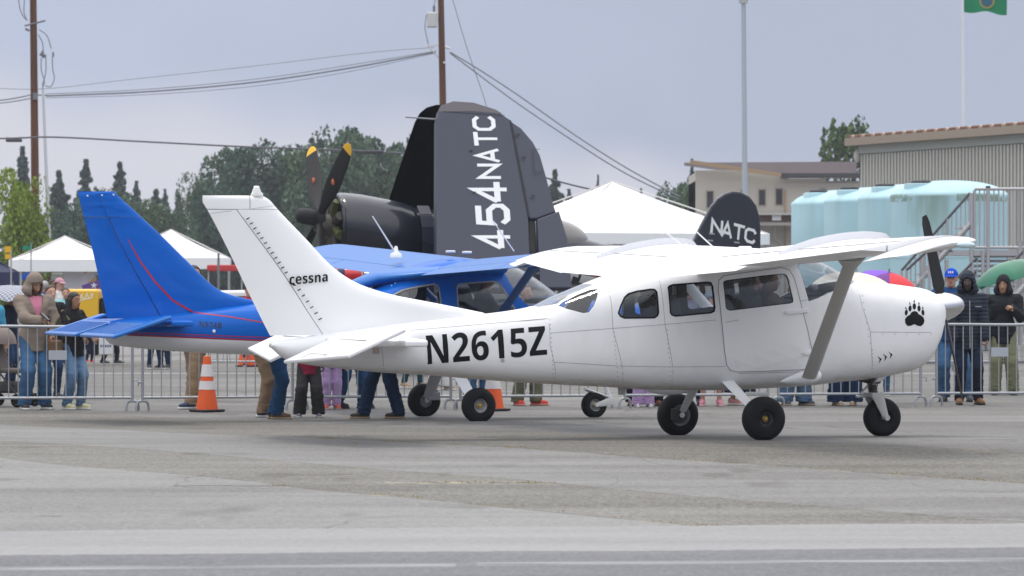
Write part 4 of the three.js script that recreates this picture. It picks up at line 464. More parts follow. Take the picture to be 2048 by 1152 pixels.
    const b = U(513, 384); mesh('tail_beacon', [move(lathe([[0.05, -0.05], [0.045, 0.0], [0.03, 0.03], [0.028, 0.05], [0, 0.053]], 20), b[0], b[1] + 0.01, 0), rbox(0.12, 0.09, 0.07, 0.02, b[0] + 0.005, b[1] - 0.05, 0)], mat([0.72, 0.72, 0.7], 0.35), P);
    const tl = U(544, 690); mesh('tail_light', move(lathe([[0.035, -0.05], [0.036, 0], [0.02, 0.03], [0, 0.035]], 16), tl[0] - 0.0, tl[1], 0, 0, 0, Math.PI / 2), mat([0.62, 0.58, 0.45], 0.3), P);
  }
  // tailplane and drooping elevators
  for (const s of [1, -1]) {
    mesh('stabilizer', flatPlate([[-3.42, 0.12], [-3.72, 1.72], [-3.80, 1.97], [-3.98, 1.97], [-3.99, 1.71], [-4.26, 1.71], [-4.27, 0.12]].map(([x, z]) => [x, z * s]), 1.035, 0.02, 0.022).rotateZ(0), paintW2, P);
    const hx = -4.29, hy = 1.035, g = new THREE.ExtrudeGeometry(poly([[-4.29, 0.3], [-4.79, 0.3], [-4.58, 1.98], [-3.985, 1.98], [-3.985, 1.74], [-4.29, 1.74]].map(([x, z]) => [x - hx, -z * s])), { depth: 0.012, bevelEnabled: true, bevelThickness: 0.012, bevelSize: 0.012, bevelSegments: 2 }).rotateX(-Math.PI / 2).translate(0, -0.006, 0).rotateZ(R(24)).translate(hx, hy, 0);
    const e = mesh('elevator', g, paintW2, P); mesh('hinge_gap', box(0.012, 0.006, 1.3, -4.275, 1.060, s * 0.95), gapM, e);
    if (s > 0) { const f = (x, z) => V(hx + (x - hx) * Math.cos(R(24)) , hy + (x - hx) * Math.sin(R(24)) + 0.021, z); mesh('trim_tab_seam', [bar(f(-4.62, 0.7), f(-4.62, 1.3), 0.003, 4), bar(f(-4.62, 0.7), f(-4.73, 0.7), 0.003, 4), bar(f(-4.62, 1.3), f(-4.66, 1.3), 0.003, 4)], seamM, e); }
  }
  // wing
  const LE = a => a < 2.6 ? 0.75 : lerp(0.75, 0.40, (a - 2.6) / 2.7), TE = a => a < 2.6 ? -0.87 : lerp(-0.87, -0.58, (a - 2.6) / 2.7), YT = a => 1.667 + 0.030 * a + Math.max(a - 2.6, 0) * 0.03, YL = a => YT(a) + (LE(a) - TE(a)) * lerp(0.142, 0.10, clamp((a - 2.6) / 2.7)), TH = a => lerp(0.125, 0.11, a / 5.3);
  const sec = (z, c0, c1) => { const a = Math.abs(z); return wingRing(z, LE(a), TE(a), YL(a), YT(a), TH(a), c0, c1); };
  { const zs = []; for (let i = -19; i <= 19; i++) zs.push(i / 19 * 5.05); mesh('wing', loft(zs.map(z => sec(z, 0, 0.745)), true, 0.6), paintW2, P); }
  for (const s of [1, -1]) {
    const fl = [0.6, 1.3, 2.0, 2.62], al = [2.635, 3.4, 4.2, 5.03], moved = (z, d) => { const a = Math.abs(z), ch = LE(a) - TE(a), hx = LE(a) - 0.755 * ch, hy = lerp(YL(a), YT(a), 0.755) + 0.02 * ch; return turnRing(sec(z, 0.755, 1), hx, hy, d); };
    mesh('flap', loft(fl.map(z => moved(z * s, R(2))), true, 0.6), paintW2, P);
    mesh('aileron', loft(al.map(z => moved(z * s, s > 0 ? R(-5) : R(3))), true, 0.6), paintW2, P);
    const tip = [[5.065, 0, 0, 1, 0, -0.085], [5.2, 0, 0, 1, 0, -0.085], [5.3, 0.0, 0, 0.95, -0.004, -0.08], [5.42, -0.03, 0.01, 0.85, -0.012, -0.07], [5.49, -0.10, 0.04, 0.68, -0.025, -0.06], [5.53, -0.2, 0.1, 0.42, -0.035, -0.05], [5.545, -0.3, 0.18, 0.12, -0.04, -0.045]].map(([z, dl, dt, t, dy, dr]) => wingRing(z * s, LE(z) + dl, TE(z) + dt, YL(z) + dy - 0.0 * t, YT(z) + dy * 0.5 + dr, TH(z) * t * (LE(z) - TE(z)) / (LE(z) + dl - TE(z) - dt), 0, 1));
    mesh('wing_tip', loft(tip, true, 0.9), paintW2, P);
    const l = mesh('position_light', ball(1, 0.2, YL(5.5) - 0.055, s * 5.525, 0.10, 0.03, 0.035), mat([0.55, 0.7, 0.75], 0.1), P); tag(l, 'clear teal position light on the wing tip');
    // stall fence
    { const z = 2.66 * s, r = [], q = foil(TH(2.66), 0, 1).slice(0, 15).map(([c, h]) => [LE(2.66) - c * (LE(2.66) - TE(2.66)), lerp(YL(2.66), YT(2.66), c) + h * (LE(2.66) - TE(2.66))]).filter(p => p[0] > -0.55).reverse(); const s2 = poly([...q.map(p => [p[0], p[1] - 0.02]), ...q.slice().reverse().map((p, i, A) => [p[0] + (p[0] > 0.6 ? 0.02 : 0), p[1] + 0.075 * Math.sin(Math.min(1, (i + 0.8) / 3) * 1.57) * Math.min(1, (A.length - i) / 4)])]); mesh('wing_fence', new THREE.ExtrudeGeometry(s2, { depth: 0.006, bevelEnabled: false }).translate(0, 0, z - 0.003), paintFence, P); }
    const at2 = [0.37, YT(2.6) + 0.10, 2.58 * s], ab = [0.76, 0.62, 0.55 * s];
    const st = mesh('wing_strut', rodOval(ab, at2, 0.165, 0.055, 0.15, 0.05), s > 0 ? greyStrut : paintW2, P);
    mesh('strut_fairing', [rodOval([0.38, YT(2.6) + 0.03, 2.53 * s], [0.36, YT(2.6) + 0.115, 2.6 * s], 0.155, 0.06, 0.30, 0.11)], s > 0 ? greyStrut : paintW2, st);
    mesh('strut_fairing', lathe([[0, -0.30], [0.03, -0.22], [0.058, -0.1], [0.078, 0.02], [0.075, 0.09], [0.05, 0.15], [0, 0.18]], 24).rotateZ(-Math.PI / 2).rotateZ(R(9)).translate(0.74, 0.64, 0.53 * s), paintW2, st);
  }
  { // seams across the wing top
    const line = (x, z0, z1, f) => { const pts = []; for (let i = 0; i <= 16; i++) { const z = lerp(z0, z1, i / 16), a = Math.abs(z), ch = LE(a) - TE(a), c = f(a), th = foil(TH(a), 0, 1, 40).slice(0, 41).reduce((b, p) => Math.abs(p[0] - c) < Math.abs(b[0] - c) ? p : b); pts.push([LE(a) - c * ch, lerp(YL(a), YT(a), c) + th[1] * ch + 0.002, z]); } return tube(pts, 0.0035, 32, 4); };
    for (const s of [1, -1]) mesh('panel_seam', line(0, 5.0 * s, 0.62 * s, () => 0.60), seamM, P);
    for (const z of [-4.1, -3.4, -1.7, 1.7, 3.4, 4.1]) { const a = Math.abs(z), ch = LE(a) - TE(a); mesh('panel_seam', tube(foil(TH(a), 0, 0.72, 10).slice(0, 10).map(([c, h]) => [LE(a) - c * ch, lerp(YL(a), YT(a), c) + h * ch + 0.0005, z]), 0.0022, 24, 4), mat([0.4, 0.4, 0.42], 0.7), P); }
  }
  // aerials and roof fittings
  const roof = (px, py, z) => { const [x, y] = U(px, py, z); return [x, y, z]; };
  for (const [a, b, z] of [[[1372, 497], [1304, 443], -0.5], [[1436, 503], [1372, 444], 0.05]]) { const A = roof(...a, z), B = roof(...b, z); mesh('whip_aerial', [bar(A, B, 0.009, 6, 0.006), move(lathe([[0.05, -0.06], [0.03, 0], [0.012, 0.05], [0, 0.055]], 12), A[0], A[1], A[2])], paintW2, P); }
  { const A = roof(1208, 554, 0); mesh('roof_beacon', [move(lathe([[0.04, -0.06], [0.036, 0], [0.025, 0.03], [0, 0.04]], 16), ...A)], paintW2, P); const B = roof(1490, 498, -0.2); mesh('satellite_aerial', rbox(0.13, 0.05, 0.1, 0.02, B[0], B[1] + 0.005, B[2]), paintW2, P); }
  // cabin interior
  for (const [x, z, h] of [[0.55, 0.27, 1.0], [0.55, -0.27, 1.0], [-0.35, 0.27, 0.95], [-0.35, -0.27, 0.95]]) { const s = mesh('seat', [rbox(0.5, 0.14, 0.44, 0.05, x, 0.82, z), rbox(0.13, 0.68, 0.43, 0.05, x - 0.28, 1.16, z, 0, R(12))], seatM, P); mesh('headrest', rbox(0.09, 0.17, 0.26, 0.04, x - 0.37, 1.56, z, 0, R(8)), seatM, s); }
  mesh('instrument_panel', [rbox(0.16, 0.42, 0.92, 0.05, 1.18, 1.2, 0), rbox(0.34, 0.05, 0.9, 0.02, 1.3, 1.39, 0)], mat([0.05, 0.05, 0.055], 0.7), P);
  { const q = U(1623, 576, 0.36); mesh('control_yoke', [bar([q[0] + 0.1, q[1] - 0.06, 0.3], [q[0] - 0.2, q[1] - 0.1, 0.3], 0.014), bar([q[0] - 0.2, q[1] - 0.1, 0.14], [q[0] - 0.2, q[1] - 0.1, 0.44], 0.016)], black, P); mesh('air_vent', [move(lathe([[0, 0.02], [0.03, 0.02], [0.042, 0.0], [0.042, -0.08]], 20), q[0], q[1], 0.44, Math.PI / 2, 0, 0)], mat([0.15, 0.15, 0.16], 0.5), P); }
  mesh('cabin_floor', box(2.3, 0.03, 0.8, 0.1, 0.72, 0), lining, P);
  // undercarriage
  const near = fr.un(1527, 837, 1.05), far = fr.un(1355.5, 831, -1.02), nose = fr.un(1764, 837, 0.02);
  near[1] = 0.216 + fall(36.5); far[1] = 0.216 + fall(38.5); nose[1] = 0.198 + fall(38.05);
  wheel(P, [near[0], near[1], 1.05], 0.228, 0.2, 0.075, mat([0.03, 0.03, 0.032], 0.5), gold);
  wheel(P, [far[0], far[1], -1.02], 0.228, 0.2, 0.115, hubGrey, steel);
  wheel(P, [nose[0], nose[1], 0.02], 0.208, 0.17, 0.06, mat([0.03, 0.03, 0.032], 0.5), steel);
  mesh('main_leg', [rodOval([-0.12, 0.66, 0.36], [near[0] - 0.0, 0.27, 0.93], 0.15, 0.035, 0.10, 0.03), bar([near[0], 0.22, 0.9], [near[0], 0.22, 1.05], 0.03)], paintW2, P);
  { const sp = U(1505, 786, 0.95); mesh('step', [rbox(0.2, 0.018, 0.11, 0.006, sp[0] + 0.05, sp[1], 0.92)], mat([0.5, 0.5, 0.48], 0.6), P); }
  mesh('main_leg', [rodOval([-0.08, 0.64, -0.36], [far[0] + 0.01, 0.25, -0.90], 0.13, 0.035, 0.08, 0.03), bar([far[0], 0.21, -1.02], [far[0], 0.21, -0.88], 0.03)], paintW2, P);
  mesh('brake', [move(new THREE.CylinderGeometry(0.085, 0.085, 0.02, 24), far[0] - 0.03, far[1], -0.9, Math.PI / 2), rbox(0.08, 0.13, 0.05, 0.01, far[0] - 0.08, far[1] + 0.01, -0.89)], darkSteel, P);
  { const a = U(1748, 758, 0); mesh('nose_leg', [bar([a[0] - 0.02, a[1] + 0.12, 0], [nose[0] - 0.09, 0.46, 0], 0.034), bar([nose[0] - 0.09, 0.48, 0], [nose[0] - 0.08, 0.40, 0], 0.045)], chrome, P);
    mesh('leg_boot', [0, 1, 2, 3].map(i => move(new THREE.TorusGeometry(0.04, 0.012, 6, 18), nose[0] - 0.105 + i * 0.004, 0.535 - i * 0.022, 0, Math.PI / 2)), darkSteel, P);
    mesh('torque_link', [bar([nose[0] - 0.12, 0.56, 0], [nose[0] - 0.27, 0.42, 0], 0.012), bar([nose[0] - 0.27, 0.42, 0], [nose[0] - 0.13, 0.41, 0], 0.012), bar([nose[0] - 0.27, 0.42, -0.03], [nose[0] - 0.27, 0.42, 0.03], 0.014)], steel, P);
    mesh('fork', [rodOval([nose[0] - 0.1, 0.44, 0.135], [nose[0] + 0.0, nose[1] - 0.01, 0.135], 0.14, 0.03, 0.06, 0.025), rodOval([nose[0] - 0.1, 0.42, -0.05], [nose[0] + 0.0, nose[1] + 0.01, -0.09], 0.14, 0.03, 0.06, 0.025), rbox(0.15, 0.05, 0.25, 0.015, nose[0] - 0.095, 0.435, 0.02), bar([nose[0], nose[1], -0.1], [nose[0], nose[1], 0.165], 0.03, 12)], mat([0.45, 0.45, 0.44], 0.45, { metalness: 0.2 }), P);
    const q = [[1751, 764], [1760, 743], [1788, 726], [1791, 722], [1790, 733], [1764, 760]].map(p => U(...p, 0.1)); mesh('nose_gear_fairing', new THREE.ExtrudeGeometry(poly(q), { depth: 0.2, bevelEnabled: true, bevelSize: 0.008, bevelThickness: 0.02, bevelSegments: 2 }).translate(0, 0, -0.1), paintW2, P); mesh('steering_linkage', [rbox(0.12, 0.16, 0.12, 0.02, a[0] + 0.0, a[1] + 0.03, 0), bar([a[0] - 0.35, a[1] + 0.02, 0.05], [a[0], a[1] - 0.03, 0.04], 0.012), bar([a[0] - 0.3, a[1] + 0.03, -0.04], [a[0], a[1] - 0.06, 0], 0.01)], darkSteel, P); }
  { const b = U(1242, 786, 0); mesh('belly_aerial', new THREE.ExtrudeGeometry(poly([[b[0] - 0.04, b[1] + 0.08], [b[0] + 0.07, b[1] + 0.08], [b[0] + 0.03, b[1] - 0.02], [b[0] - 0.03, b[1] - 0.02]]), { depth: 0.012, bevelEnabled: false }), greyStrut, P); const d = U(1320, 785, 0.1); mesh('belly_fairing', ball(1, d[0] + 0.1, d[1] + 0.035, 0.1, 0.25, 0.06, 0.14), paintW2, P); const r = U(655, 735, 0.2); mesh('tie_down_ring', [bar([r[0], r[1] + 0.08, 0.0], [r[0] - 0.005, r[1], 0.0], 0.006), move(new THREE.TorusGeometry(0.022, 0.006, 6, 16), r[0] - 0.005, r[1] - 0.02, 0)], darkSteel, P); }
  // spinner and two-bladed propeller
  const tip = U(1928, 608), bx = x1 - 0.02, by = U(1870, 616)[1];
  { const a = Math.atan2(tip[1] - by, tip[0] - bx), L = Math.hypot(tip[0] - bx, tip[1] - by), pr = []; for (let i = 0; i <= 16; i++) { const t = i / 16; pr.push([0.168 * Math.sqrt(Math.max(1 - t ** 1.75, 0)), t * L]); }
    mesh('spinner', move(lathe(pr, 40), bx, by, 0, 0, 0, a - Math.PI / 2), chrome, P);
    for (const s of [1, -1]) { const r = [], hx = bx + 0.12; for (let i = 0; i <= 12; i++) { const t = i / 12, rad = 0.1 + t * 0.94, ch = (t < 0.15 ? lerp(0.07, 0.13, t / 0.15) : t > 0.9 ? lerp(0.135, 0.075, (t - 0.9) / 0.1) : 0.16 * (1 - 0.22 * t)), be = R(lerp(36, 15, t)), o = []; for (let k = 0; k < 14; k++) { const q = k / 14 * 6.283, c = Math.cos(q) * ch / 2, h = Math.sin(q) * ch * lerp(0.14, 0.035, t); o.push([hx + c * Math.sin(be) + h * Math.cos(be), by + s * rad, s * (c * Math.cos(be) - h * Math.sin(be))]); } r.push(o); }
      const b = mesh('propeller_blade', loft(r).translate(-hx, -by, 0).rotateX(R(-18)).rotateZ(R(4.5)).translate(hx, by, 0), propBlack, P); } }
}

// ---------------------------------------------------------------- blue and white plane behind it
{
  const fr = new Frame(R(21), 902, 42.72), K = 1.088;   // measured at 42.7 m, stands a little farther and is that much larger
  const P = thing('light_aircraft', 'glossy blue light aircraft with white belly, red pinstripes and N574B behind the white one', 'airplane', [fr.O[0] * K, fall(42.72 * K), -42.72 * K], R(21)); P.scale.setScalar(K);
  const U = (px, py, z = 0) => fr.un(px, py, z);
  const wobble = tex(256, 256, (i, j) => fbm(i / 60, j / 60, 6, 2)); const blue = mat([0.0, 0.11, 0.50], 0.3, { clearcoat: 0.22, clearcoatRoughness: 0.04, specularIntensity: 0.2, bumpMap: wobble, bumpScale: 0.02 }), blueWing = mat([0.002, 0.125, 0.45], 0.42, { clearcoat: 0.4, clearcoatRoughness: 0.25, specularIntensity: 0.5, bumpMap: wetBump, bumpScale: 0.001 }), blueDark = mat([0.002, 0.075, 0.28], 0.4, { clearcoat: 0.3 });
  const red = mat([0.42, 0.006, 0.03], 0.4, { clearcoat: 0.15 }), white = mat([0.76, 0.76, 0.78], 0.35, { clearcoat: 0.4 }), seal = mat([0.3, 0.29, 0.27], 0.6);
  const top = curve([[207, 668], [211, 650], [220, 641], [320, 629], [400, 619], [505, 607], [640, 593], [735, 578], [790, 548], [850, 525], [905, 517], [960, 521], [1010, 527], [1032, 537], [1070, 562], [1112, 590], [1180, 600], [1290, 612], [1318, 626]].map(p => U(...p)));
  const bot = curve([[207, 672], [211, 682], [225, 689], [300, 698], [400, 705], [540, 711], [700, 722], [850, 735], [950, 740], [1100, 735], [1200, 718], [1290, 692], [1318, 664]].map(p => U(...p)));
  const x0 = U(207, 670)[0], x1 = U(1318, 645)[0], w = curve([[x0, 0.05], [x0 + 0.12, 0.1], [-3.2, 0.2], [-2.2, 0.34], [-1.2, 0.5], [-0.4, 0.57], [0.8, 0.57], [1.3, 0.52], [2.2, 0.42], [2.55, 0.36], [x1, 0.22]]), n = curve([[-4, 2], [-2, 2.3], [-0.5, 2.9], [0.8, 2.9], [2, 2.4]]), hull = new Hull(x0, x1, top, bot, w, n);
  const wins = [
    { name: 'windshield', both: true, raw: f => { const a = f([1011, 549]), b = [[1020, 566], [1040, 596], [1057, 612], [1078, 605]].map(f), x = U(1113, 590)[0]; return [a, ...b, [x, hull.top(x) - 0.012], [x, hull.top(x) + 0.5], [a[0] - 0.03, a[1] + 0.5]]; } },
    { name: 'side_window', seal, px: [[783, 591], [805, 579.5], [835, 573], [868, 567.5], [875, 570], [878, 577], [882, 610], [876, 616], [810, 612], [790, 602]] },
    { name: 'door_window', seal, px: [[914, 573], [919, 567.5], [987, 562], [996, 565], [1010, 582], [1030, 618], [1022, 626], [922, 628], [916, 622]] }];
  { // the hull: blue above, white below the pinstripes
    const toXY = p => { const q = fr.unf(p[0], p[1], (x, y) => hull.z(x, y)); return [q[0], q[1]]; };
    const { defs } = hullWithWindows(P, fr, hull, wins, blue, 0.014);
    const f = P.children.find(c => c.name === 'fuselage'), line = [[200, 671], [263, 670.5], [400, 677], [545, 683], [760, 694], [1000, 704], [1330, 700]].map(p => U(...p, 0.3)), low = [...line, [line[6][0], -0.2], [line[0][0] - 0.2, -0.2]], b = brush(prism(low, -2, 2));
    const g = f.geometry; f.geometry = csg(brush(g), b, SUBTRACTION).geometry; mesh('belly', csg(brush(g), b, INTERSECTION).geometry, white, P);
    const stripe = (pts, wd, off = 0.002) => mesh('pinstripe', onHull(hull, [ribbon(pts.map(toXY), wd)], off), red, P);
    stripe([[262, 664.5], [400, 669.5], [545, 675], [760, 686], [1000, 696]], 0.011); stripe([[256, 669.5], [400, 675], [545, 681], [760, 691], [1000, 701]], 0.018);
    stripe([[385, 623], [400, 625.5], [460, 633], [520, 643], [640, 664], [760, 680]], 0.014);
    const N = quad([398.5, 642], [443.5, 645], [443, 657], [399, 653]); mesh('registration_lettering', onHull(hull, textShapes('N574B', (u, v) => toXY(N(u, v))), 0.002), mat([0.012, 0.02, 0.06], 0.5), P);
    const bl = fr.unf(428, 662, (x, y) => hull.z(x, y)); mesh('static_port', ball(0.02, ...bl, 1, 1, 0.5), white, P);
    const door = [[905, 622], [903, 575], [908, 563], [920, 558.5], [990, 552], [1004, 556], [1040, 612], [1046, 660]].map(toXY); mesh('door_seam', onHull(hull, [ribbon(door, 0.008)], 0.002), blueDark, P);
    for (const [px, py] of [[765, 571], [782, 566], [825, 555], [845, 553], [868, 551]]) { const q = fr.unf(px, py, (x, y) => hull.z(x, y)); mesh('rivet', ball(0.012, ...q, 1, 1, 0.5, 8), mat([0.3, 0.5, 0.8], 0.3), P); }
  }
  { // fin, rudder
    const c = pts => curve(pts.map(p => { const q = U(...p); return [q[1], q[0]]; }));
    const le = c([[229, 381], [234, 388], [265, 417], [320, 468], [385, 532], [420, 566], [445, 583], [480, 594], [512, 601]]), te = c([[156, 384], [163, 415], [185, 500], [215, 637], [217, 646]]), hin = c([[198, 385], [215, 433], [262, 530], [317, 629], [322, 640]]);
    const yT = U(190, 382)[1], yB = U(330, 634)[1], yH = U(215, 434)[1], yR = U(250, 636)[1], T = y => lerp(0.13, 0.075, (y - yB) / (yT - yB)), rows = (a, b, k) => Array.from({ length: k + 1 }, (_, i) => lerp(a, b, i / k));
    const fin = mesh('fin', [finLoft(rows(yB, yH, 40), le, y => hin(y) + 0.006, le, te, T)], blue, P);
    const tipRows = [yH + 0.003, ...rows(yH + 0.02, yT - 0.02, 6), yT];
    const rud = mesh('rudder', [finLoft(rows(yR, yH - 0.004, 20), y => hin(y) - 0.006, te, le, te, T), finLoft(tipRows, le, te, le, te, y => T(y) * (y > yT - 0.01 ? 0.5 : 1))], blue, P);
    const flat = (s, z) => { const g = tess.modify(new THREE.ShapeGeometry(s).toNonIndexed()), q = g.attributes.position; for (let k = 0; k < q.count; k++) q.setZ(k, z); return g; };
    const pts = [[256, 477], [265, 495], [282, 524], [310, 563], [345, 600], [385, 623.5]].map(p => { const [x, y] = U(...p, 0.05); return [x, y, 0.5]; }), W = [0.003, 0.007, 0.010, 0.011, 0.011, 0.011], L = [], Q = [];
    pts.forEach((p, i) => { const a = pts[Math.max(0, i - 1)], b = pts[Math.min(5, i + 1)], l = Math.hypot(b[0] - a[0], b[1] - a[1]); L.push([p[0] - (b[1] - a[1]) / l * W[i], p[1] + (b[0] - a[0]) / l * W[i]]); Q.push([p[0] + (b[1] - a[1]) / l * W[i], p[1] - (b[0] - a[0]) / l * W[i]]); });
    { const g = tess.modify(new THREE.ShapeGeometry(poly([...L, ...Q.reverse()])).toNonIndexed()), q = g.attributes.position; for (let k = 0; k < q.count; k++) { const x = q.getX(k), y = q.getY(k), l = le(y), t = te(y), s = clamp((l - x) / (l - t)); q.setZ(k, Math.max(T(y) * 5 * (0.2969 * Math.sqrt(s) - 0.126 * s - 0.3516 * s * s + 0.2843 * s ** 3 - 0.1015 * s ** 4), y < hull.top(x) ? hull.z(x, y) : 0) + 0.003); } mesh('pinstripe', g, red, fin); }
    for (const [px, py] of [[175, 391], [204, 390], [227, 389]]) { const [x, y] = U(px, py, 0.035); mesh('rivet', ball(0.012, x, y, 0.036, 1, 1, 0.6, 8), mat([0.6, 0.7, 0.8], 0.3), rud); }
    mesh('hinge_seam', [bar([...U(196, 384.5, 0.034), 0.034], [...U(215, 433, 0.04), 0.04], 0.002, 4)], blueDark, rud);
  }
  for (const s of [1, -1]) { // tailplane and drooping elevators with horns
    mesh('stabilizer', flatPlate([[-3.30, 0.1], [-3.56, 1.30], [-3.62, 1.53], [-3.84, 1.53], [-3.84, 1.32], [-4.06, 1.32], [-4.06, 0.1]].map(([x, z]) => [x, z * s]), 1.165, 0.02, 0.02), blue, P);
    const hx = -4.08, hy = 1.165, g = new THREE.ExtrudeGeometry(poly([[-4.08, 0.12], [-4.55, 0.12], [-4.545, 1.57], [-3.87, 1.57], [-3.845, 1.5], [-3.85, 1.34], [-4.08, 1.34]].map(([x, z]) => [x - hx, -z * s])), { depth: 0.012, bevelEnabled: true, bevelThickness: 0.012, bevelSize: 0.012, bevelSegments: 2 }).rotateX(-Math.PI / 2).translate(0, -0.006, 0).rotateZ(R(18)).translate(hx, hy, 0);
    const e = mesh('elevator', g, blueWing, P), f = (x, z) => V(hx + (x - hx) * Math.cos(R(18)), hy + (x - hx) * Math.sin(R(18)) + 0.02, z * s);
    for (let i = 0; i < 13; i++) mesh('stiffener', bar(f(-4.14, 0.2 + i * 0.1), f(-4.5, 0.2 + i * 0.1), 0.008, 5), blueWing, e);
  }
  const LE = 0.52, TE = -0.6, YT = z => 1.69 + (z > 0 ? 0.026 : -0.045) * z, YL = z => YT(z) + 0.155, sec = (z, c0, c1) => wingRing(z, LE, TE, YL(z), YT(z), 0.125, c0, c1);
  { const zs = []; for (let i = -12; i <= 12; i++) zs.push(i / 12 * 5.2); mesh('wing', loft(zs.map(z => sec(z, 0, 0.76)), true, 0.6), blueWing, P); }
  for (const s of [1, -1]) {
    mesh('flap', loft([0.6, 1.6, 3.0].map(z => sec(z * s, 0.768, 1)), true, 0.6), blueWing, P);
    mesh('aileron', loft([3.02, 4.1, 5.1].map(z => sec(z * s, 0.768, 1)), true, 0.6), blueWing, P);
    mesh('wing_tip', loft([[5.205, 1], [5.3, 0.8], [5.36, 0.4]].map(([z, t]) => wingRing(z * s, lerp(0, LE, lerp(t, 1, 0.6)), lerp(0, TE, lerp(t, 1, 0.6)), YL(z * s), YT(z * s), 0.125 * t, 0, 1))), blueWing, P);
    const st = mesh('wing_strut', rodOval([0.32, 1.12, 0.56 * s], [0.14, YT(2.35 * s) + 0.06, 2.36 * s], 0.12, 0.05), blueDark, P); if (s > 0) mesh('fuel_drain', ball(0.022, 0.14, YT(2.35) - 0.02, 2.45, 1, 1, 1, 8), steel, st);
  }
  mesh('root_fairing', loft([[-1.35, 1.52, 0.05], [-1.0, 1.66, 0.25], [-0.6, 1.715, 0.58], [0, 1.77, 0.6], [0.5, 1.78, 0.58]].map(([x, y, h]) => { const o = []; for (let i = 0; i < 24; i++) { const a = i / 24 * 6.283; o.push([x, y + Math.sin(a) * 0.085, Math.cos(a) * h]); } return o; })), blueWing, P);
  { const A = [...U(792, 507, -1.2), -1.2], B = [...U(745, 432, -1.2), -1.2]; mesh('whip_aerial', [bar(A, B, 0.012, 6, 0.008), move(lathe([[0.075, -0.05], [0.07, 0], [0.03, 0.025], [0.018, 0.09], [0, 0.095]], 12), A[0], A[1], A[2])], white, P); const C = [...U(1028, 502, 0.9), 0.9], D = [...U(985, 440, 0.9), 0.9]; mesh('whip_aerial', [bar(C, D, 0.008, 6, 0.005)], white, P); }
  for (const px of [901, 934]) { const q = U(px, 519, 0); mesh('satellite_aerial', rbox(0.1, 0.03, 0.09, 0.012, q[0], hull.top(q[0]) + 0.085, 0), white, P); }
  for (const [x, z] of [[0.35, 0.27], [0.35, -0.27]]) { mesh('seat', [rbox(0.5, 0.12, 0.42, 0.04, x, 0.95, z), rbox(0.12, 0.6, 0.42, 0.05, x - 0.26, 1.24, z, 0, R(12))], seatM, P); }
  mesh('instrument_panel', rbox(0.2, 0.3, 0.9, 0.05, 1.05, 1.22, 0), mat([0.08, 0.08, 0.085], 0.7), P);
  const nr = U(957, 806, 0.95), fa = U(848, 802, -0.95), no = U(1188, 808, 0);
  wheel(P, [nr[0], 0.195, 0.95], 0.207, 0.17, 0.082, hubGrey, gold); wheel(P, [fa[0], 0.195, -0.95], 0.207, 0.17, 0.082, hubGrey, steel); wheel(P, [no[0], 0.15, 0], 0.162, 0.13, 0.075, hubGrey, gold);
  mesh('main_leg', [rodOval([0.02 - 0.12, 0.62, 0.42], [nr[0] - 0.02, 0.24, 0.84], 0.17, 0.03, 0.13, 0.03), bar([nr[0], 0.2, 0.82], [nr[0], 0.2, 0.95], 0.03)], white, P);
  mesh('main_leg', [rodOval([fa[0] - 0.0, 0.62, -0.42], [fa[0] + 0.02, 0.24, -0.84], 0.17, 0.03, 0.14, 0.03), bar([fa[0], 0.2, -0.95], [fa[0], 0.2, -0.82], 0.03)], mat([0.5, 0.5, 0.52], 0.5), P);
  mesh('brake', rbox(0.16, 0.1, 0.05, 0.01, fa[0] + 0.08, 0.25, -0.83), hubGrey, P);
  mesh('trailing_arm', [rodOval([no[0], 0.15, 0.085], [no[0] + 0.22, 0.2, 0.085], 0.05, 0.02, 0.11, 0.02, [0, 1, 0]), rodOval([no[0], 0.15, -0.085], [no[0] + 0.22, 0.2, -0.085], 0.05, 0.02, 0.11, 0.02, [0, 1, 0]), bar([no[0], 0.15, -0.1], [no[0], 0.15, 0.1], 0.022)], mat([0.62, 0.62, 0.6], 0.4), P);
  mesh('nose_leg', [bar([no[0] + 0.22, 0.2, 0], [no[0] + 0.05, 0.62, 0], 0.03), rodOval([no[0] - 0.12, 0.34, 0.0], [no[0] + 0.18, 0.24, 0], 0.04, 0.1, 0.04, 0.1, [0, 1, 0])], white, P);
  { const hx = x1 + 0.02, hy = (hull.top(x1) + hull.bot(x1)) / 2; mesh('spinner', move(lathe(Array.from({ length: 12 }, (_, i) => [0.15 * Math.sqrt(1 - (i / 11) ** 1.8), i / 11 * 0.36]), 24), hx, hy, 0, 0, 0, -Math.PI / 2), white, P); for (const a of [35, 155, 275]) mesh('propeller_blade', rodOval([hx + 0.1, hy, 0], [hx + 0.1, hy + Math.sin(R(a)) * 0.9, Math.cos(R(a)) * 0.9], 0.13, 0.02, 0.08, 0.012, [0.3, 0, 1]), propBlack, P); }
}

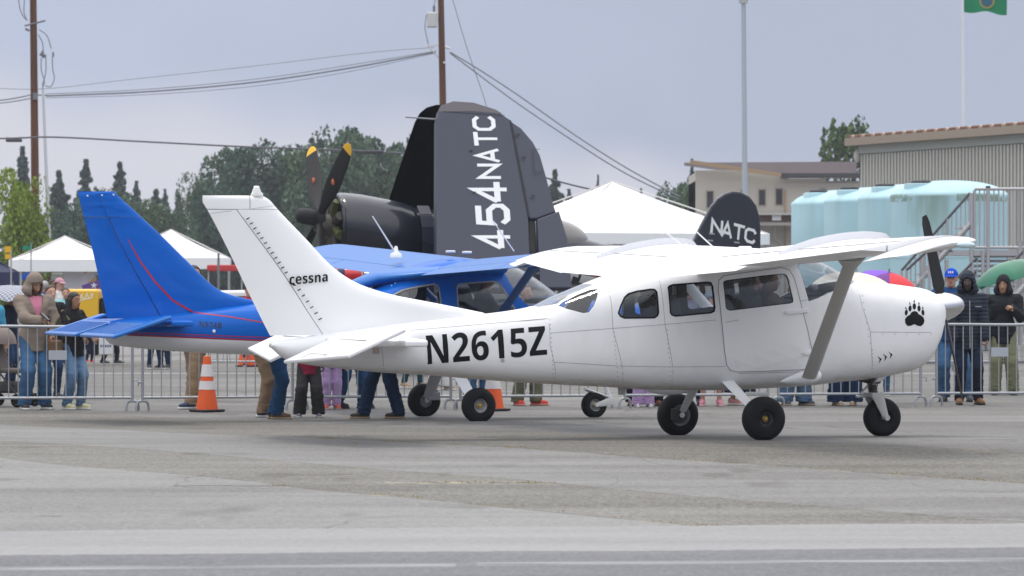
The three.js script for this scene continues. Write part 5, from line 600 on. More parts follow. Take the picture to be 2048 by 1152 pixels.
// ---------------------------------------------------------------- navy naval fighter with folded wings
{
  const fr = new Frame(Math.PI + R(19), 900, 70), P = thing('naval_fighter', 'dark navy naval propeller fighter with wings folded upright, lettered 454NATC', 'airplane', fr.O, Math.PI + R(19)), U = (px, py, z = 0) => fr.un(px, py, z);
  const navy = mat([0.007, 0.009, 0.019], 0.35, { specularIntensity: 0.5, clearcoat: 0.8, clearcoatRoughness: 0.07 }), navyFlat = mat([0.011, 0.0155, 0.042], 0.5,  { clearcoat: 0.25, clearcoatRoughness: 0.5, bumpMap: dent, bumpScale: 0.004 }), letter = mat([0.72, 0.73, 0.75], 0.5), yellow = mat([0.72, 0.42, 0.01], 0.5), dk = mat([0.006, 0.006, 0.008], 0.7);
  const cx = px => U(px, 480)[0], st = [[672, 452, 0.60, 0.60], [680, 453, 0.655, 0.655], [720, 460, 0.69, 0.69], [790, 473, 0.69, 0.69], [819, 478, 0.66, 0.66], [822, 478, 0.6, 0.62], [900, 488, 0.55, 0.66], [1000, 502, 0.52, 0.66], [1100, 516, 0.46, 0.58], [1200, 529, 0.38, 0.42], [1330, 540, 0.26, 0.34], [1440, 547, 0.13, 0.25], [1520, 550, 0.03, 0.1]];
  const fus = loft(st.map(([px, py, w, h]) => { const [x, y] = U(px, py), o = []; for (let i = 0; i < 44; i++) { const a = i / 44 * 6.283; o.push([x, y + Math.sin(a) * h, Math.cos(a) * w]); } return o; })); mesh('fuselage', fus, navy, P);
  const [fx, fy] = U(672, 452);
  mesh('cowl_lip', move(new THREE.TorusGeometry(0.60, 0.04, 10, 44), fx + 0.0, fy, 0, 0, Math.PI / 2, 0), navy, P);
  for (let i = 0; i < 9; i++) { const a = i / 9 * 6.283; mesh('cylinder_head', bar([fx + 0.06, fy + Math.sin(a) * 0.2, Math.cos(a) * 0.2], [fx + 0.06, fy + Math.sin(a) * 0.55, Math.cos(a) * 0.55], 0.09, 10), i % 2 ? mat([0.06, 0.07, 0.015], 0.6) : darkSteel, P); }
  mesh('gear_case', move(lathe([[0, 0.42], [0.12, 0.42], [0.2, 0.3], [0.26, 0.0]], 24), fx, fy, 0, 0, 0, -Math.PI / 2), darkSteel, P);
  for (let i = 0; i < 5; i++) { const a = R(-38 + i * 22), [x, y] = U(834, 480), zz = -Math.cos(a) * 0.74, yy = y + Math.sin(a) * 0.74; mesh('cowl_flap', move(rbox(0.24, 0.27, 0.02, 0.008), x, yy, zz, a, 0, 0), navyFlat, P); }
  mesh('exhaust_stub', [0, 1, 2].map(i => { const [x, y] = U(850, 450 + i * 16); return bar([x + 0.1, y, -0.55], [x - 0.16, y - 0.02, -0.66], 0.06, 10); }), mat([0.16, 0.07, 0.03], 0.6), P);
  // propeller
  { const [hx, hy] = U(637, 437), t = R(9), ax = [Math.cos(t), Math.sin(t)], up = [-Math.sin(t), Math.cos(t)];
    mesh('propeller_hub', [move(lathe([[0, 0.46], [0.08, 0.45], [0.14, 0.40], [0.155, 0.3], [0.155, 0.06], [0.1, 0.0], [0.1, -0.5]], 24), hx, hy, 0, 0, 0, t - Math.PI / 2), move(new THREE.CylinderGeometry(0.2, 0.2, 0.16, 20), hx, hy, 0, 0, 0, t - Math.PI / 2)], dk, P);
    for (const [a, tn] of [[43, 0], [-45, 1], [135, 2], [-135, 3]]) { const c = Math.cos(R(a)), s = Math.sin(R(a)), ring = (r, ch, th, be) => { const o = []; for (let k = 0; k < 16; k++) { const q = k / 16 * 6.283, u = Math.cos(q) * ch / 2, v = Math.sin(q) * th / 2, ta = u * Math.cos(be) - v * Math.sin(be), an = u * Math.sin(be) + v * Math.cos(be); const Ru = r * c - ta * s, Rz = r * s + ta * c; o.push([hx + up[0] * Ru + ax[0] * an, hy + up[1] * Ru + ax[1] * an, Rz]); } return o; };
      const S = [[0.12, 0.15, 0.14, 60], [0.35, 0.18, 0.12, 56], [0.6, 0.28, 0.08, 48], [0.9, 0.34, 0.055, 42], [1.3, 0.34, 0.04, 36], [1.62, 0.31, 0.03, 32], [1.78, 0.27, 0.022, 30]], T = [[1.782, 0.27, 0.022, 30], [1.88, 0.22, 0.018, 29], [1.95, 0.12, 0.014, 28], [1.97, 0.03, 0.01, 28]], sg = Math.sign(a) || 1;
      const f = L => loft(L.map(([r, ch, th, b]) => ring(r, ch, th, R(b)))); const bl = mesh('propeller_blade', f(S), dk, P); mesh('blade_tip', f(T), yellow, bl);
      const e = ring(1.0, 0.02, 0.07, R(41))[4], e2 = ring(1.0, 0.02, 0.07, R(41))[12]; mesh('maker_badge', [ball(0.05, ...e, 0.7, 1.3, 0.7, 10), ball(0.05, ...e2, 0.7, 1.3, 0.7, 10)], mat([0.5, 0.13, 0.05], 0.6), bl); } }
  // folded outer wings: a leaning slab each side
  const k = 0.56, y0 = 1.4, z0 = 2.55, be = Math.atan(k), zOf = y => -(z0 - (y - y0) * k), PL = (px, py) => { let y = 3, x; for (let i = 0; i < 12; i++) [x, y] = fr.un(px, py, zOf(y)); return [x, (y - y0) / Math.cos(be)]; };
  const put = (g, off, s) => { const c = Math.cos(be), n = Math.sin(be), m = new THREE.Matrix4().makeBasis(V(1, 0, 0), V(0, c, n * s), V(0, -n, c * s)); m.setPosition(0, y0, -z0 * s); return g.clone().translate(0, 0, off).applyMatrix4(m); };
  const out = [[872, 580], [871.5, 400], [872, 240], [876, 222], [886, 211], [905, 205.5], [945, 208], [990, 222], [1019, 241], [1056, 437], [1060, 520], [1062, 580]].map(p => PL(...p)), ail = [[1022, 243], [1042, 256], [1066, 284], [1080, 310], [1093, 355], [1104, 400], [1112, 424], [1072, 438], [1059, 438]].map(p => PL(...p)), flp = [[1072, 442], [1116, 425.5], [1133, 481], [1142, 580], [1078, 580]].map(p => PL(...p)), tipP = [[874, 226], [880, 214], [905, 205.5], [945, 208], [990, 222], [1006, 232], [990, 229], [940, 225], [885, 226]].map(p => PL(...p));
  const slab = (pts, d, b) => new THREE.ExtrudeGeometry(poly(pts), { depth: d, bevelEnabled: true, bevelThickness: b, bevelSize: 0.03, bevelOffset: -0.03, bevelSegments: 3 });
  for (const s of [1, -1]) {
    const wg = mesh('folded_wing', put(slab(out, 0.13, 0.05), 0, s), s > 0 ? navyFlat : navy, P); mesh('aileron', put(slab(ail, 0.07, 0.03), 0.02, s), navyFlat, P); mesh('wing_flap', put(slab(flp, 0.07, 0.03), -0.05, s), navyFlat, P);
    mesh('hinge_well', put(slab([[1058, 438], [1072, 440], [1078, 560], [1061, 560]].map(p => PL(...p)), 0.06, 0.02), 0.06, s), dk, wg);
    if (s > 0) {
      const sh = (name, shapes, off = -0.0545, m = letter) => mesh(name, put(new THREE.ShapeGeometry(shapes), off, 1), m, wg);
      sh('worn_tip', [poly(tipP)], -0.053, mat([0.11, 0.10, 0.11], 0.7));
      // block characters, read from the root to the tip, drawn on a unit cell
      const G = { 4: [[[0.0, 0.3], [0.62, 1], [0.62, 0]], [[0, 0.3], [1, 0.3]]], 5: [[[0.92, 0.93], [0.1, 0.93], [0.06, 0.52], [0.2, 0.6], [0.7, 0.6], [0.92, 0.42], [0.92, 0.2], [0.7, 0.05], [0.25, 0.05], [0.06, 0.2]]], N: [[[0.1, 0], [0.1, 0.92], [0.9, 0.08], [0.9, 1]]], A: [[[0.05, 0], [0.5, 0.95], [0.95, 0]], [[0.22, 0.28], [0.78, 0.28]]], T: [[[0.5, 0], [0.5, 0.86]], [[0, 0.93], [1, 0.93]]], C: [[[0.93, 0.75], [0.72, 0.93], [0.28, 0.93], [0.08, 0.75], [0.08, 0.25], [0.28, 0.07], [0.72, 0.07], [0.93, 0.25]]] };
      const chars = [['4', 955, 1019, 463, 499], ['5', 951, 1015.5, 411, 452], ['4', 947, 1012, 367, 406], ['N', 954, 999, 330, 361], ['A', 951, 996, 301, 327], ['T', 947, 993, 267, 294], ['C', 944, 988, 234.5, 264]];
      chars.forEach(([c, xl, xr, yt, yb]) => G[c].forEach((st2, i) => { const sh2 = 8, q = ribbon(st2, 0.19).getPoints().map(p => PL(lerp(xr, xl, p.y) + (p.x - 0.5) * -3, lerp(yb, yt, p.x))); sh('wing_lettering', [poly(q)], -0.0545 - i * 0.002); }));
      for (const [a, b, wd] of [[[1019, 243], [1056, 437], 0.03], [[1064, 302], [1068, 348], 0.012], [[1068, 348], [1086, 346], 0.012], [[1066, 302], [1078, 301], 0.012], [[886, 226], [1008, 234], 0.012]]) sh('panel_seam', [ribbon([PL(...a), PL(...b)], wd)], -0.056, dk);
      for (const [px, py] of [[1034, 272], [1046, 318], [1064, 395], [946, 388], [940, 305]]) sh('fitting', [poly([[px - 3, py - 2], [px + 4, py - 2], [px + 4, py + 2], [px - 3, py + 2]].map(p => PL(...p)))], -0.057, dk);
      { const a = PL(872, 236), b = PL(812, 231.5); mesh('pitot_tube', put(bar([a[0], a[1], 0.05], [b[0], b[1], 0.05], 0.02, 8, 0.012), 0, 1), mat([0.2, 0.2, 0.22], 0.4), P); }
    }
    // gull inner wing, wheel leg
    const [wx, wy] = U(905, 500); mesh('inner_wing', loft([[0.4, 2.0, 1.35], [1.5, 1.35, 1.3], [2.5, 1.5, 1.25]].map(([z, y, ch]) => foil(0.15, 0, 1, 10).map(([c, h]) => [wx + 0.9 - c * ch * 1.7, y + h * ch, z * s]))), navy, P);
    mesh('main_leg', [bar([wx + 0.6, 1.35, 1.6 * s], [wx + 0.7, 0.4, 1.6 * s], 0.08)], darkSteel, P); const t = mesh('tyre', tyreGeo(0.4, 0.2, 0.18), rubber, P); t.position.set(wx + 0.7, 0.385, 1.75 * s); mesh('rim', move(new THREE.CylinderGeometry(0.18, 0.18, 0.12, 20), 0, 0, 0, Math.PI / 2), hubGrey, t);
  }
  // tail
  { const q = [[1362, 530], [1400, 451], [1421, 412], [1434, 397], [1448, 387], [1464, 382], [1480, 383.5], [1498, 393], [1511, 410], [1518, 434], [1520, 460], [1519, 545], [1440, 552]].map(p => U(...p)); const f = mesh('tail_fin', new THREE.ExtrudeGeometry(poly(q), { depth: 0.06, bevelEnabled: true, bevelThickness: 0.035, bevelSize: 0.05, bevelOffset: -0.05, bevelSegments: 3 }).translate(0, 0, -0.03), navy, P), fl = (s, o = -0.0665) => new THREE.ShapeGeometry(s).translate(0, 0, o);
    const cell = { N: [[1423, 437, 1447, 442, 1445, 471, 1420, 465]], A: [[1446, 443, 1465, 447, 1463, 477, 1443, 471]], T: [[1468, 447, 1490, 453, 1486, 482, 1466, 477]], C: [[1491, 454, 1514, 461, 1510, 489, 1488, 482]] }, G = { N: [[[0.1, 0], [0.1, 0.92], [0.9, 0.08], [0.9, 1]]], A: [[[0.05, 0], [0.5, 0.95], [0.95, 0]], [[0.22, 0.28], [0.78, 0.28]]], T: [[[0.5, 0], [0.5, 0.9]], [[0, 0.95], [1, 0.95]]], C: [[[0.93, 0.72], [0.75, 0.93], [0.28, 0.93], [0.08, 0.75], [0.08, 0.25], [0.28, 0.07], [0.75, 0.07], [0.93, 0.27]]] };
    for (const c in cell) { const [a, b, d, e, g, h, i, j] = cell[c][0], Q = quad([a, b], [d, e], [g, h], [i, j]); G[c].forEach((st2, n) => mesh('tail_lettering', fl([poly(ribbon(st2, 0.2).getPoints().map(p => U(...Q(p.x, p.y), -0.067)))], -0.0675 - n * 0.002), letter, f)); }
    mesh('panel_seam', fl([ribbon([[1437, 397], [1428, 434]].map(p => U(...p, -0.067)), 0.02)], -0.068), dk, f); for (const [px, py] of [[1424, 467.5], [1421, 481], [1474, 485]]) mesh('small_print', fl([poly([[px - 6, py - 2], [px + 5, py - 1], [px + 5, py + 2], [px - 6, py + 1]].map(p => U(...p, -0.067)))], -0.069), mat([0.3, 0.3, 0.33], 0.6), f);
    const [tx, ty] = U(1430, 538); for (const s of [1, -1]) mesh('tailplane', flatPlate([[tx + 0.5, 0.1], [tx + 0.3, 1.9], [tx + 0.1, 2.1], [tx - 0.3, 2.1], [tx - 0.45, 0.1]].map(([x, z]) => [x, z * s]), ty, 0.04, 0.03), navy, P); mesh('tail_wheel', [bar([tx + 0.3, ty - 0.2, 0], [tx + 0.1, 0.3, 0], 0.06), move(new THREE.TorusGeometry(0.11, 0.06, 8, 20), tx + 0.1, 0.17, 0)], darkSteel, P); }
  // canopy, side markings
  { const [x, y] = U(1092, 482); mesh('canopy', ball(1, x + 0.1, y - 0.03, 0, 0.98, 0.49, 0.40, 28), mat([0.19, 0.175, 0.165], 0.2, { clearcoat: 0.6 }), P); }
  { const Q = (px, py) => { const [x, y] = U(px, py, -0.5); return [x, y]; }, side = pts => { const p = pts.map(p => Q(...p)); const g = tess.modify(new THREE.ShapeGeometry(poly(p)).toNonIndexed()), a = g.attributes.position; for (let i = 0; i < a.count; i++) { const X = a.getX(i), Y = a.getY(i); let j = 0; const S = st.map(([px, py, w, h]) => { const q = U(px, py); return [q[0], q[1], w, h]; }); while (j < S.length - 2 && S[j + 1][0] > X) j++; const t = clamp((X - S[j][0]) / (S[j + 1][0] - S[j][0])), cy = lerp(S[j][1], S[j + 1][1], t), w = lerp(S[j][2], S[j + 1][2], t), h = lerp(S[j][3], S[j + 1][3], t); a.setZ(i, -w * Math.sqrt(Math.max(0.02, 1 - ((Y - cy) / h) ** 2)) - 0.006); } g.computeVertexNormals(); return g; };
    mesh('side_lettering', side([[1131, 539], [1163, 548], [1162, 555], [1151, 552], [1150, 572], [1141, 570], [1142, 549], [1130, 546]]), letter, P); mesh('insignia_bar', side([[1168, 549], [1232, 560], [1231, 576], [1167, 565]]), letter, P); mesh('insignia_stripe', side([[1176, 540], [1232, 549], [1232, 559], [1172, 548]]), mat([0.5, 0.01, 0.03], 0.5), P); }
}

// ---------------------------------------------------------------- crowd barriers
{
  const galv = mat([0.33, 0.345, 0.37], 0.42, { metalness: 0.45 }), L = 2.08, proto = new THREE.Group(); proto.name = 'crowd_barrier';
  for (const x of [0, L]) { mesh('end_post', bar([x, 0.13, 0], [x, 1.155, 0], 0.021, 10), galv, proto); mesh('foot', tube([[x - 0.085, 0.012, 0.02], [x - 0.08, 0.085, 0.01], [x - 0.055, 0.135, 0], [x, 0.145, 0], [x + 0.055, 0.135, 0], [x + 0.08, 0.085, -0.01], [x + 0.085, 0.012, -0.02]], 0.019, 30, 8), galv, proto); }
  mesh('top_rail', tube([[0, 1.12, 0], [0.012, 1.158, 0], [0.05, 1.17, 0], [L / 2, 1.17, 0], [L - 0.05, 1.17, 0], [L - 0.012, 1.158, 0], [L, 1.12, 0]], 0.021, 60, 8), galv, proto); mesh('bottom_rail', bar([0, 0.19, 0], [L, 0.19, 0], 0.02, 10), galv, proto);
  for (let i = 1; i < 16; i++) mesh('upright', bar([i * L / 16, 0.19, 0], [i * L / 16, 1.17, 0], 0.0085, 6), galv, proto);
  for (const y of [0.93, 0.42]) mesh('hook', tube([[L, y, 0], [L + 0.05, y + 0.01, 0], [L + 0.08, y - 0.01, 0], [L + 0.08, y - 0.07, 0]], 0.009, 16, 6), galv, proto); mesh('hook_loop', rbox(0.06, 0.03, 0.03, 0.008, -0.03, 0.40, 0), galv, proto);
  const place = (px, py, py2, label, plate, group) => { const o = proto.clone(); o.name = numbered('crowd_barrier'); const D = dist(py), a = foot(px, D), D2 = dist(py2); o.position.set(...a); o.rotation.y = Math.atan2(D2 - D, L); scene.add(o); tag(o, label, 'barrier', group); if (plate) mesh('maker_plate', box(0.25, 0.13, 0.008, plate, 0.78, 0.016), mat([0.38, 0.41, 0.45], 0.5), o); return o; };
  const G = 'grey metal crowd barriers along the spectators';
  place(-40, 824, 823, 'crowd barrier at the left edge in front of the hooded man with phone', 1.06, G); place(285, 823, 821, 'crowd barrier behind the left orange cone', 0, G); place(603, 821, 820, 'crowd barrier behind the wide grey trousers and lavender trousers', 0, G); place(921, 820, 818, 'crowd barrier behind the blue plane nose wheel', 0, G); place(1250, 817.5, 815.5, 'crowd barrier behind the white plane main wheels', 0, G); place(1557, 815, 813.5, 'crowd barrier behind the white plane nose wheel', 0, G); place(1873, 813, 812, 'crowd barrier at the right edge in front of the dark hooded man', 0.92, G);
  const G2 = 'second row of crowd barriers farther back';
  for (const [px, l] of [[395, 'far crowd barrier behind the left orange cone'], [1690, 'far crowd barrier seen left of the white plane nose wheel'], [1900, 'far crowd barrier behind the dark hooded men on the right'], [2020, 'far crowd barrier at the right edge behind the umbrella']]) { const o = place(px, 742, 742, l, 0.5, G2); }
}

// ---------------------------------------------------------------- people: one skin surface each, clothes as their own surfaces
function surfaceNet(f, lo, hi, h) { // smooth iso-surface of a distance field
  const n = [0, 1, 2].map(k => Math.ceil((hi[k] - lo[k]) / h) + 1), [nx, ny, nz] = n, F = new Float32Array(nx * ny * nz); let i = 0;
  for (let z = 0; z < nz; z++) for (let y = 0; y < ny; y++) for (let x = 0; x < nx; x++) F[i++] = f(lo[0] + x * h, lo[1] + y * h, lo[2] + z * h);
  const id = new Int32Array(nx * ny * nz).fill(-1), P = [], ix = [], at3 = (x, y, z) => x + nx * (y + ny * z), E = [[0, 1], [2, 3], [4, 5], [6, 7], [0, 2], [1, 3], [4, 6], [5, 7], [0, 4], [1, 5], [2, 6], [3, 7]];
  for (let z = 0; z < nz - 1; z++) for (let y = 0; y < ny - 1; y++) for (let x = 0; x < nx - 1; x++) {
    const c = []; let m = 0; for (let k = 0; k < 8; k++) { const v = F[at3(x + (k & 1), y + (k >> 1 & 1), z + (k >> 2))]; c.push(v); if (v < 0) m |= 1 << k; } if (m === 0 || m === 255) continue;
    let sx = 0, sy = 0, sz = 0, q = 0; for (const [a, b] of E) if ((c[a] < 0) !== (c[b] < 0)) { const t = c[a] / (c[a] - c[b]); sx += (a & 1) + t * ((b & 1) - (a & 1)); sy += (a >> 1 & 1) + t * ((b >> 1 & 1) - (a >> 1 & 1)); sz += (a >> 2) + t * ((b >> 2) - (a >> 2)); q++; }
    id[at3(x, y, z)] = P.length / 3; P.push(lo[0] + (x + sx / q) * h, lo[1] + (y + sy / q) * h, lo[2] + (z + sz / q) * h);
  }
  const quadI = (a, b, c, d, flip) => { if (a < 0 || b < 0 || c < 0 || d < 0) return; flip ? ix.push(a, c, b, a, d, c) : ix.push(a, b, c, a, c, d); };
  for (let z = 1; z < nz - 1; z++) for (let y = 1; y < ny - 1; y++) for (let x = 1; x < nx - 1; x++) { const a = F[at3(x, y, z)] < 0; if (a !== F[at3(x + 1, y, z)] < 0) quadI(id[at3(x, y - 1, z - 1)], id[at3(x, y, z - 1)], id[at3(x, y, z)], id[at3(x, y - 1, z)], !a); if (a !== F[at3(x, y + 1, z)] < 0) quadI(id[at3(x - 1, y, z - 1)], id[at3(x - 1, y, z)], id[at3(x, y, z)], id[at3(x, y, z - 1)], !a); if (a !== F[at3(x, y, z + 1)] < 0) quadI(id[at3(x - 1, y - 1, z)], id[at3(x, y - 1, z)], id[at3(x, y, z)], id[at3(x - 1, y, z)], !a); }
  const g = new THREE.BufferGeometry(); g.setAttribute('position', new THREE.Float32BufferAttribute(P, 3)); g.setIndex(ix); g.computeVertexNormals(); return g;
}
const caps = (a, b, ra, rb) => { const dx = b[0] - a[0], dy = b[1] - a[1], dz = b[2] - a[2], l = 1 / (dx * dx + dy * dy + dz * dz + 1e-9); return (x, y, z) => { const t = clamp(((x - a[0]) * dx + (y - a[1]) * dy + (z - a[2]) * dz) * l), X = x - a[0] - dx * t, Y = y - a[1] - dy * t, Z = z - a[2] - dz * t; return Math.sqrt(X * X + Y * Y + Z * Z) - lerp(ra, rb, t); }; };
const ell = (c, r) => { const m = Math.min(...r); return (x, y, z) => { const X = (x - c[0]) / r[0], Y = (y - c[1]) / r[1], Z = (z - c[2]) / r[2]; return (Math.sqrt(X * X + Y * Y + Z * Z) - 1) * m; }; };
const smin = (a, b, k) => { const h = Math.max(k - Math.abs(a - b), 0) / k; return Math.min(a, b) - h * h * k * 0.25; };
const blend = (fs, k) => (x, y, z) => { let d = fs[0](x, y, z); for (let i = 1; i < fs.length; i++) d = smin(d, fs[i](x, y, z), k); return d; };
function joint(a, b, l1, l2, dir) { // middle joint of a two-bone limb
  const A = V(...a), B = V(...b), d = B.clone().sub(A), L = Math.min(d.length(), (l1 + l2) * 0.999), u = d.clone().normalize(), x = (l1 * l1 - l2 * l2 + L * L) / (2 * L), h = Math.sqrt(Math.max(l1 * l1 - x * x, 0)), n = V(...dir); n.addScaledVector(u, -n.dot(u)).normalize(); return A.addScaledVector(u, x).addScaledVector(n, h).toArray();
}
const SKIN = { light: [0.46, 0.25, 0.18], tan: [0.30, 0.155, 0.09], brown: [0.17, 0.08, 0.045], dark: [0.035, 0.018, 0.012] }, HAIR = { black: [0.008, 0.007, 0.007], brown: [0.05, 0.025, 0.012], grey: [0.35, 0.34, 0.33] };
const skinMat = new THREE.MeshPhysicalMaterial({ vertexColors: true, roughness: 0.55, sheen: 0.2, sheenRoughness: 0.6 });
const weave = tex(128, 128, (i, j) => noise(i / 2, j / 2, 3, 64) * 0.6 + 0.4 * noise(i / 7, j / 7, 4, 64));
const cloth = (c, rough = 0.88) => mat(c, rough, { phys: 1, specularIntensity: 0.35, bumpMap: weave, bumpScale: 0.001 });
const denimTint = g => { const p = g.attributes.position, n = g.attributes.normal, C = new Float32Array(p.count * 3); for (let i = 0; i < p.count; i++) { const x = p.getX(i), y = p.getY(i), z = p.getZ(i), w = 0.75 + 0.75 * Math.exp(-(((y - 0.66) / 0.2) ** 2)) * clamp(n.getZ(i) + 0.2) + 0.3 * (fbm(x * 30, y * 14, z * 30, 3) - 0.5) + (y < 0.2 ? 0.15 * noise(x * 60, y * 90, 1) : 0); C[i * 3] = C[i * 3 + 1] = C[i * 3 + 2] = w; } g.setAttribute('color', new THREE.BufferAttribute(C, 3)); return g; };
const GROUNDED = [];
function person(o) {
  const D = o.D ?? dist(o.py), base = o.base || foot(o.px, D), h = o.h ?? (EYE - base[1] + (HOR - o.top) / FOC * D), K = h / 1.75, P = thing('person', o.label, 'person', base, R(o.face || 0), o.group), lod = o.lod || 1, c1 = 0.0155 * lod, s = o.sit;
  // joints
  const lean = o.lean || 0, pel = [0, s ? 0.5 : 0.94, 0], ch = [lean * 0.3, pel[1] + 0.38, 0 + (o.stoop || 0)], nk = [lean * 0.42, pel[1] + 0.55, (o.stoop || 0) * 1.4], bw = o.broad || 1, hc = [nk[0] + (o.hx || 0), nk[1] + 0.145, nk[2] + 0.035 + (o.hz || 0)];
  const lf = o.lf || [0.105, 0.02], rf = o.rf || [-0.105, 0], la = [lf[0], 0.085 + (lf[2] || 0), lf[1]], ra = [rf[0], 0.085 + (rf[2] || 0), rf[1]], lh = [0.085, pel[1] - 0.02, 0], rh = [-0.085, pel[1] - 0.02, 0];
  const lk = s ? [0.12, 0.52, 0.42] : joint(lh, la, 0.43, 0.425, [0.05, 0, 1]), rk = s ? [-0.12, 0.52, 0.42] : joint(rh, ra, 0.43, 0.425, [-0.05, 0, 1]);
  const ls = [ch[0] + 0.18 * bw, ch[1] + 0.105, ch[2] - 0.01], rs = [ch[0] - 0.18 * bw, ch[1] + 0.105, ch[2] - 0.01], lw = o.lw || [0.25, 0.83, 0.06], rw = o.rw || [-0.25, 0.83, 0.06], le = joint(ls, lw, 0.285, 0.25, o.led || [0.5, -0.3, -1]), re = joint(rs, rw, 0.285, 0.25, o.red || [-0.5, -0.3, -1]);
  const legs = (e, hem) => [caps(lh, lk, 0.088 + e, 0.058 + e + hem * 0.4), caps(lk, la, 0.056 + e + hem * 0.4, 0.038 + e + hem), caps(rh, rk, 0.088 + e, 0.058 + e + hem * 0.4), caps(rk, ra, 0.056 + e + hem * 0.4, 0.038 + e + hem)], hip = e => caps([-0.06, pel[1] + 0.01, -0.01], [0.06, pel[1] + 0.01, -0.01], 0.112 + e, 0.112 + e);
  const torso = e => [hip(e), caps([0, pel[1] + 0.05, o.belly ? 0.03 : 0], ch, (0.118 + e) * (o.belly || 1), 0.125 + e), caps([ch[0] - 0.075 * bw, ch[1], ch[2]], [ch[0] + 0.075 * bw, ch[1], ch[2]], 0.11 + e, 0.11 + e), caps(rs, ls, 0.058 + e, 0.058 + e), caps([ch[0], ch[1] + 0.1, ch[2]], nk, 0.07 + e, 0.05 + e)], arms = e => [caps(ls, le, 0.05 + e, 0.04 + e), caps(le, lw, 0.04 + e, 0.028 + e), caps(rs, re, 0.05 + e, 0.04 + e), caps(re, rw, 0.04 + e, 0.028 + e)];
  const bx = 0.5 * bw + 0.05, xs = [Math.min(-bx, ra[0], rw[0], lw[0]) - 0.14, Math.max(bx, la[0], lw[0], rw[0]) + 0.14], zs = [Math.min(-0.3, la[2], ra[2]) - 0.15, Math.max(0.3, la[2], ra[2], lw[2], rw[2], s ? 0.7 : 0) + 0.15];
  // skin body: trunk, limbs, neck, head, hands
  const yaw = R(o.headTurn || 0), nod = R(o.nod || 0), H = (x, y, z) => { const y1 = y * Math.cos(nod) - z * Math.sin(nod), z1 = y * Math.sin(nod) + z * Math.cos(nod); return [hc[0] + x * Math.cos(yaw) + z1 * Math.sin(yaw), hc[1] + y1, hc[2] - x * Math.sin(yaw) + z1 * Math.cos(yaw)]; }, inv = (X, Y, Z) => { X -= hc[0]; Y -= hc[1]; Z -= hc[2]; const x = X * Math.cos(yaw) - Z * Math.sin(yaw), z1 = X * Math.sin(yaw) + Z * Math.cos(yaw); return [x, Y * Math.cos(nod) + z1 * Math.sin(nod), -Y * Math.sin(nod) + z1 * Math.cos(nod)]; };
  const headL = blend([ell([0, 0.03, -0.012], [0.076, 0.088, 0.094]), ell([0, -0.035, 0.025], [0.056, 0.075, 0.062]), ell([0, -0.088, 0.045], [0.03, 0.024, 0.032])], 0.035), nose = blend([caps([0, 0.012, 0.086], [0, -0.028, 0.105], 0.008, 0.013), ell([0, -0.032, 0.092], [0.019, 0.01, 0.014])], 0.012), lips = ell([0, -0.062, 0.082], [0.023, 0.009, 0.010]), ears = [ell([0.077, -0.005, -0.01], [0.010, 0.030, 0.018]), ell([-0.077, -0.005, -0.01], [0.010, 0.030, 0.018])];
  const head = (x, y, z) => { const q = inv(x, y, z); let d = smin(headL(...q), nose(...q), 0.014); d = smin(d, lips(...q), 0.012); for (const e of ears) d = smin(d, e(...q), 0.008); for (const sx of [-1, 1]) { const ex = Math.hypot(q[0] - sx * 0.031, (q[1] - 0.012) * 1.4, q[2] - 0.092) - 0.016; d = Math.max(d, -ex * 0.7 - 0.003); } return smin(d, neckD(x, y, z), 0.025); }, neckD = caps([nk[0], nk[1] - 0.06, nk[2]], [hc[0], hc[1] - 0.05, hc[2] - 0.02], 0.056, 0.05);
  const sk = SKIN[o.skin || 'light'], hr = HAIR[o.hair || 'brown'], paint = (g, fn) => { const p = g.attributes.position, C = new Float32Array(p.count * 3); for (let i = 0; i < p.count; i++) { const c = fn(p.getX(i), p.getY(i), p.getZ(i)); C[i * 3] = c[0]; C[i * 3 + 1] = c[1]; C[i * 3 + 2] = c[2]; } g.setAttribute('color', new THREE.BufferAttribute(C, 3)); return g; };
  const parts = [], bodyF = blend([...torso(0), ...arms(0), ...legs(0, 0)], 0.05); parts.push(paint(surfaceNet((x, y, z) => bodyF(x, y, z), [xs[0], 0.02, zs[0]], [xs[1], nk[1] + 0.05, zs[1]], 0.024 * lod), () => sk));
  const hh = 0.0062 * lod; parts.push(paint(surfaceNet(head, [hc[0] - 0.125, hc[1] - 0.19, hc[2] - 0.14], [hc[0] + 0.125, hc[1] + 0.145, hc[2] + 0.145], hh), (x, y, z) => { const q = inv(x, y, z); if (q[2] > 0.05) { if (Math.abs(q[1] + 0.062) < 0.0075 && Math.abs(q[0]) < 0.024) return [sk[0] * 0.75, sk[1] * 0.5, sk[2] * 0.5]; const ax = Math.abs(q[0]); if (Math.abs(q[1] - 0.034) < 0.006 && ax > 0.013 && ax < 0.048) return hr.map((v, i) => lerp(v, sk[i], 0.25)); if (Math.hypot((ax - 0.031) / 0.014, (q[1] - 0.011) / 0.007) < 1) return ax - 0.031 < 0.006 && ax - 0.031 > -0.006 ? [0.015, 0.01, 0.008] : [0.4, 0.36, 0.34]; if (o.beard && (q[1] < -0.04 || (q[1] < -0.025 && ax > 0.045))) return hr.map((v, i) => lerp(v, sk[i], 0.2)); } if (o.beard && q[1] < -0.05) return hr; return sk; }));
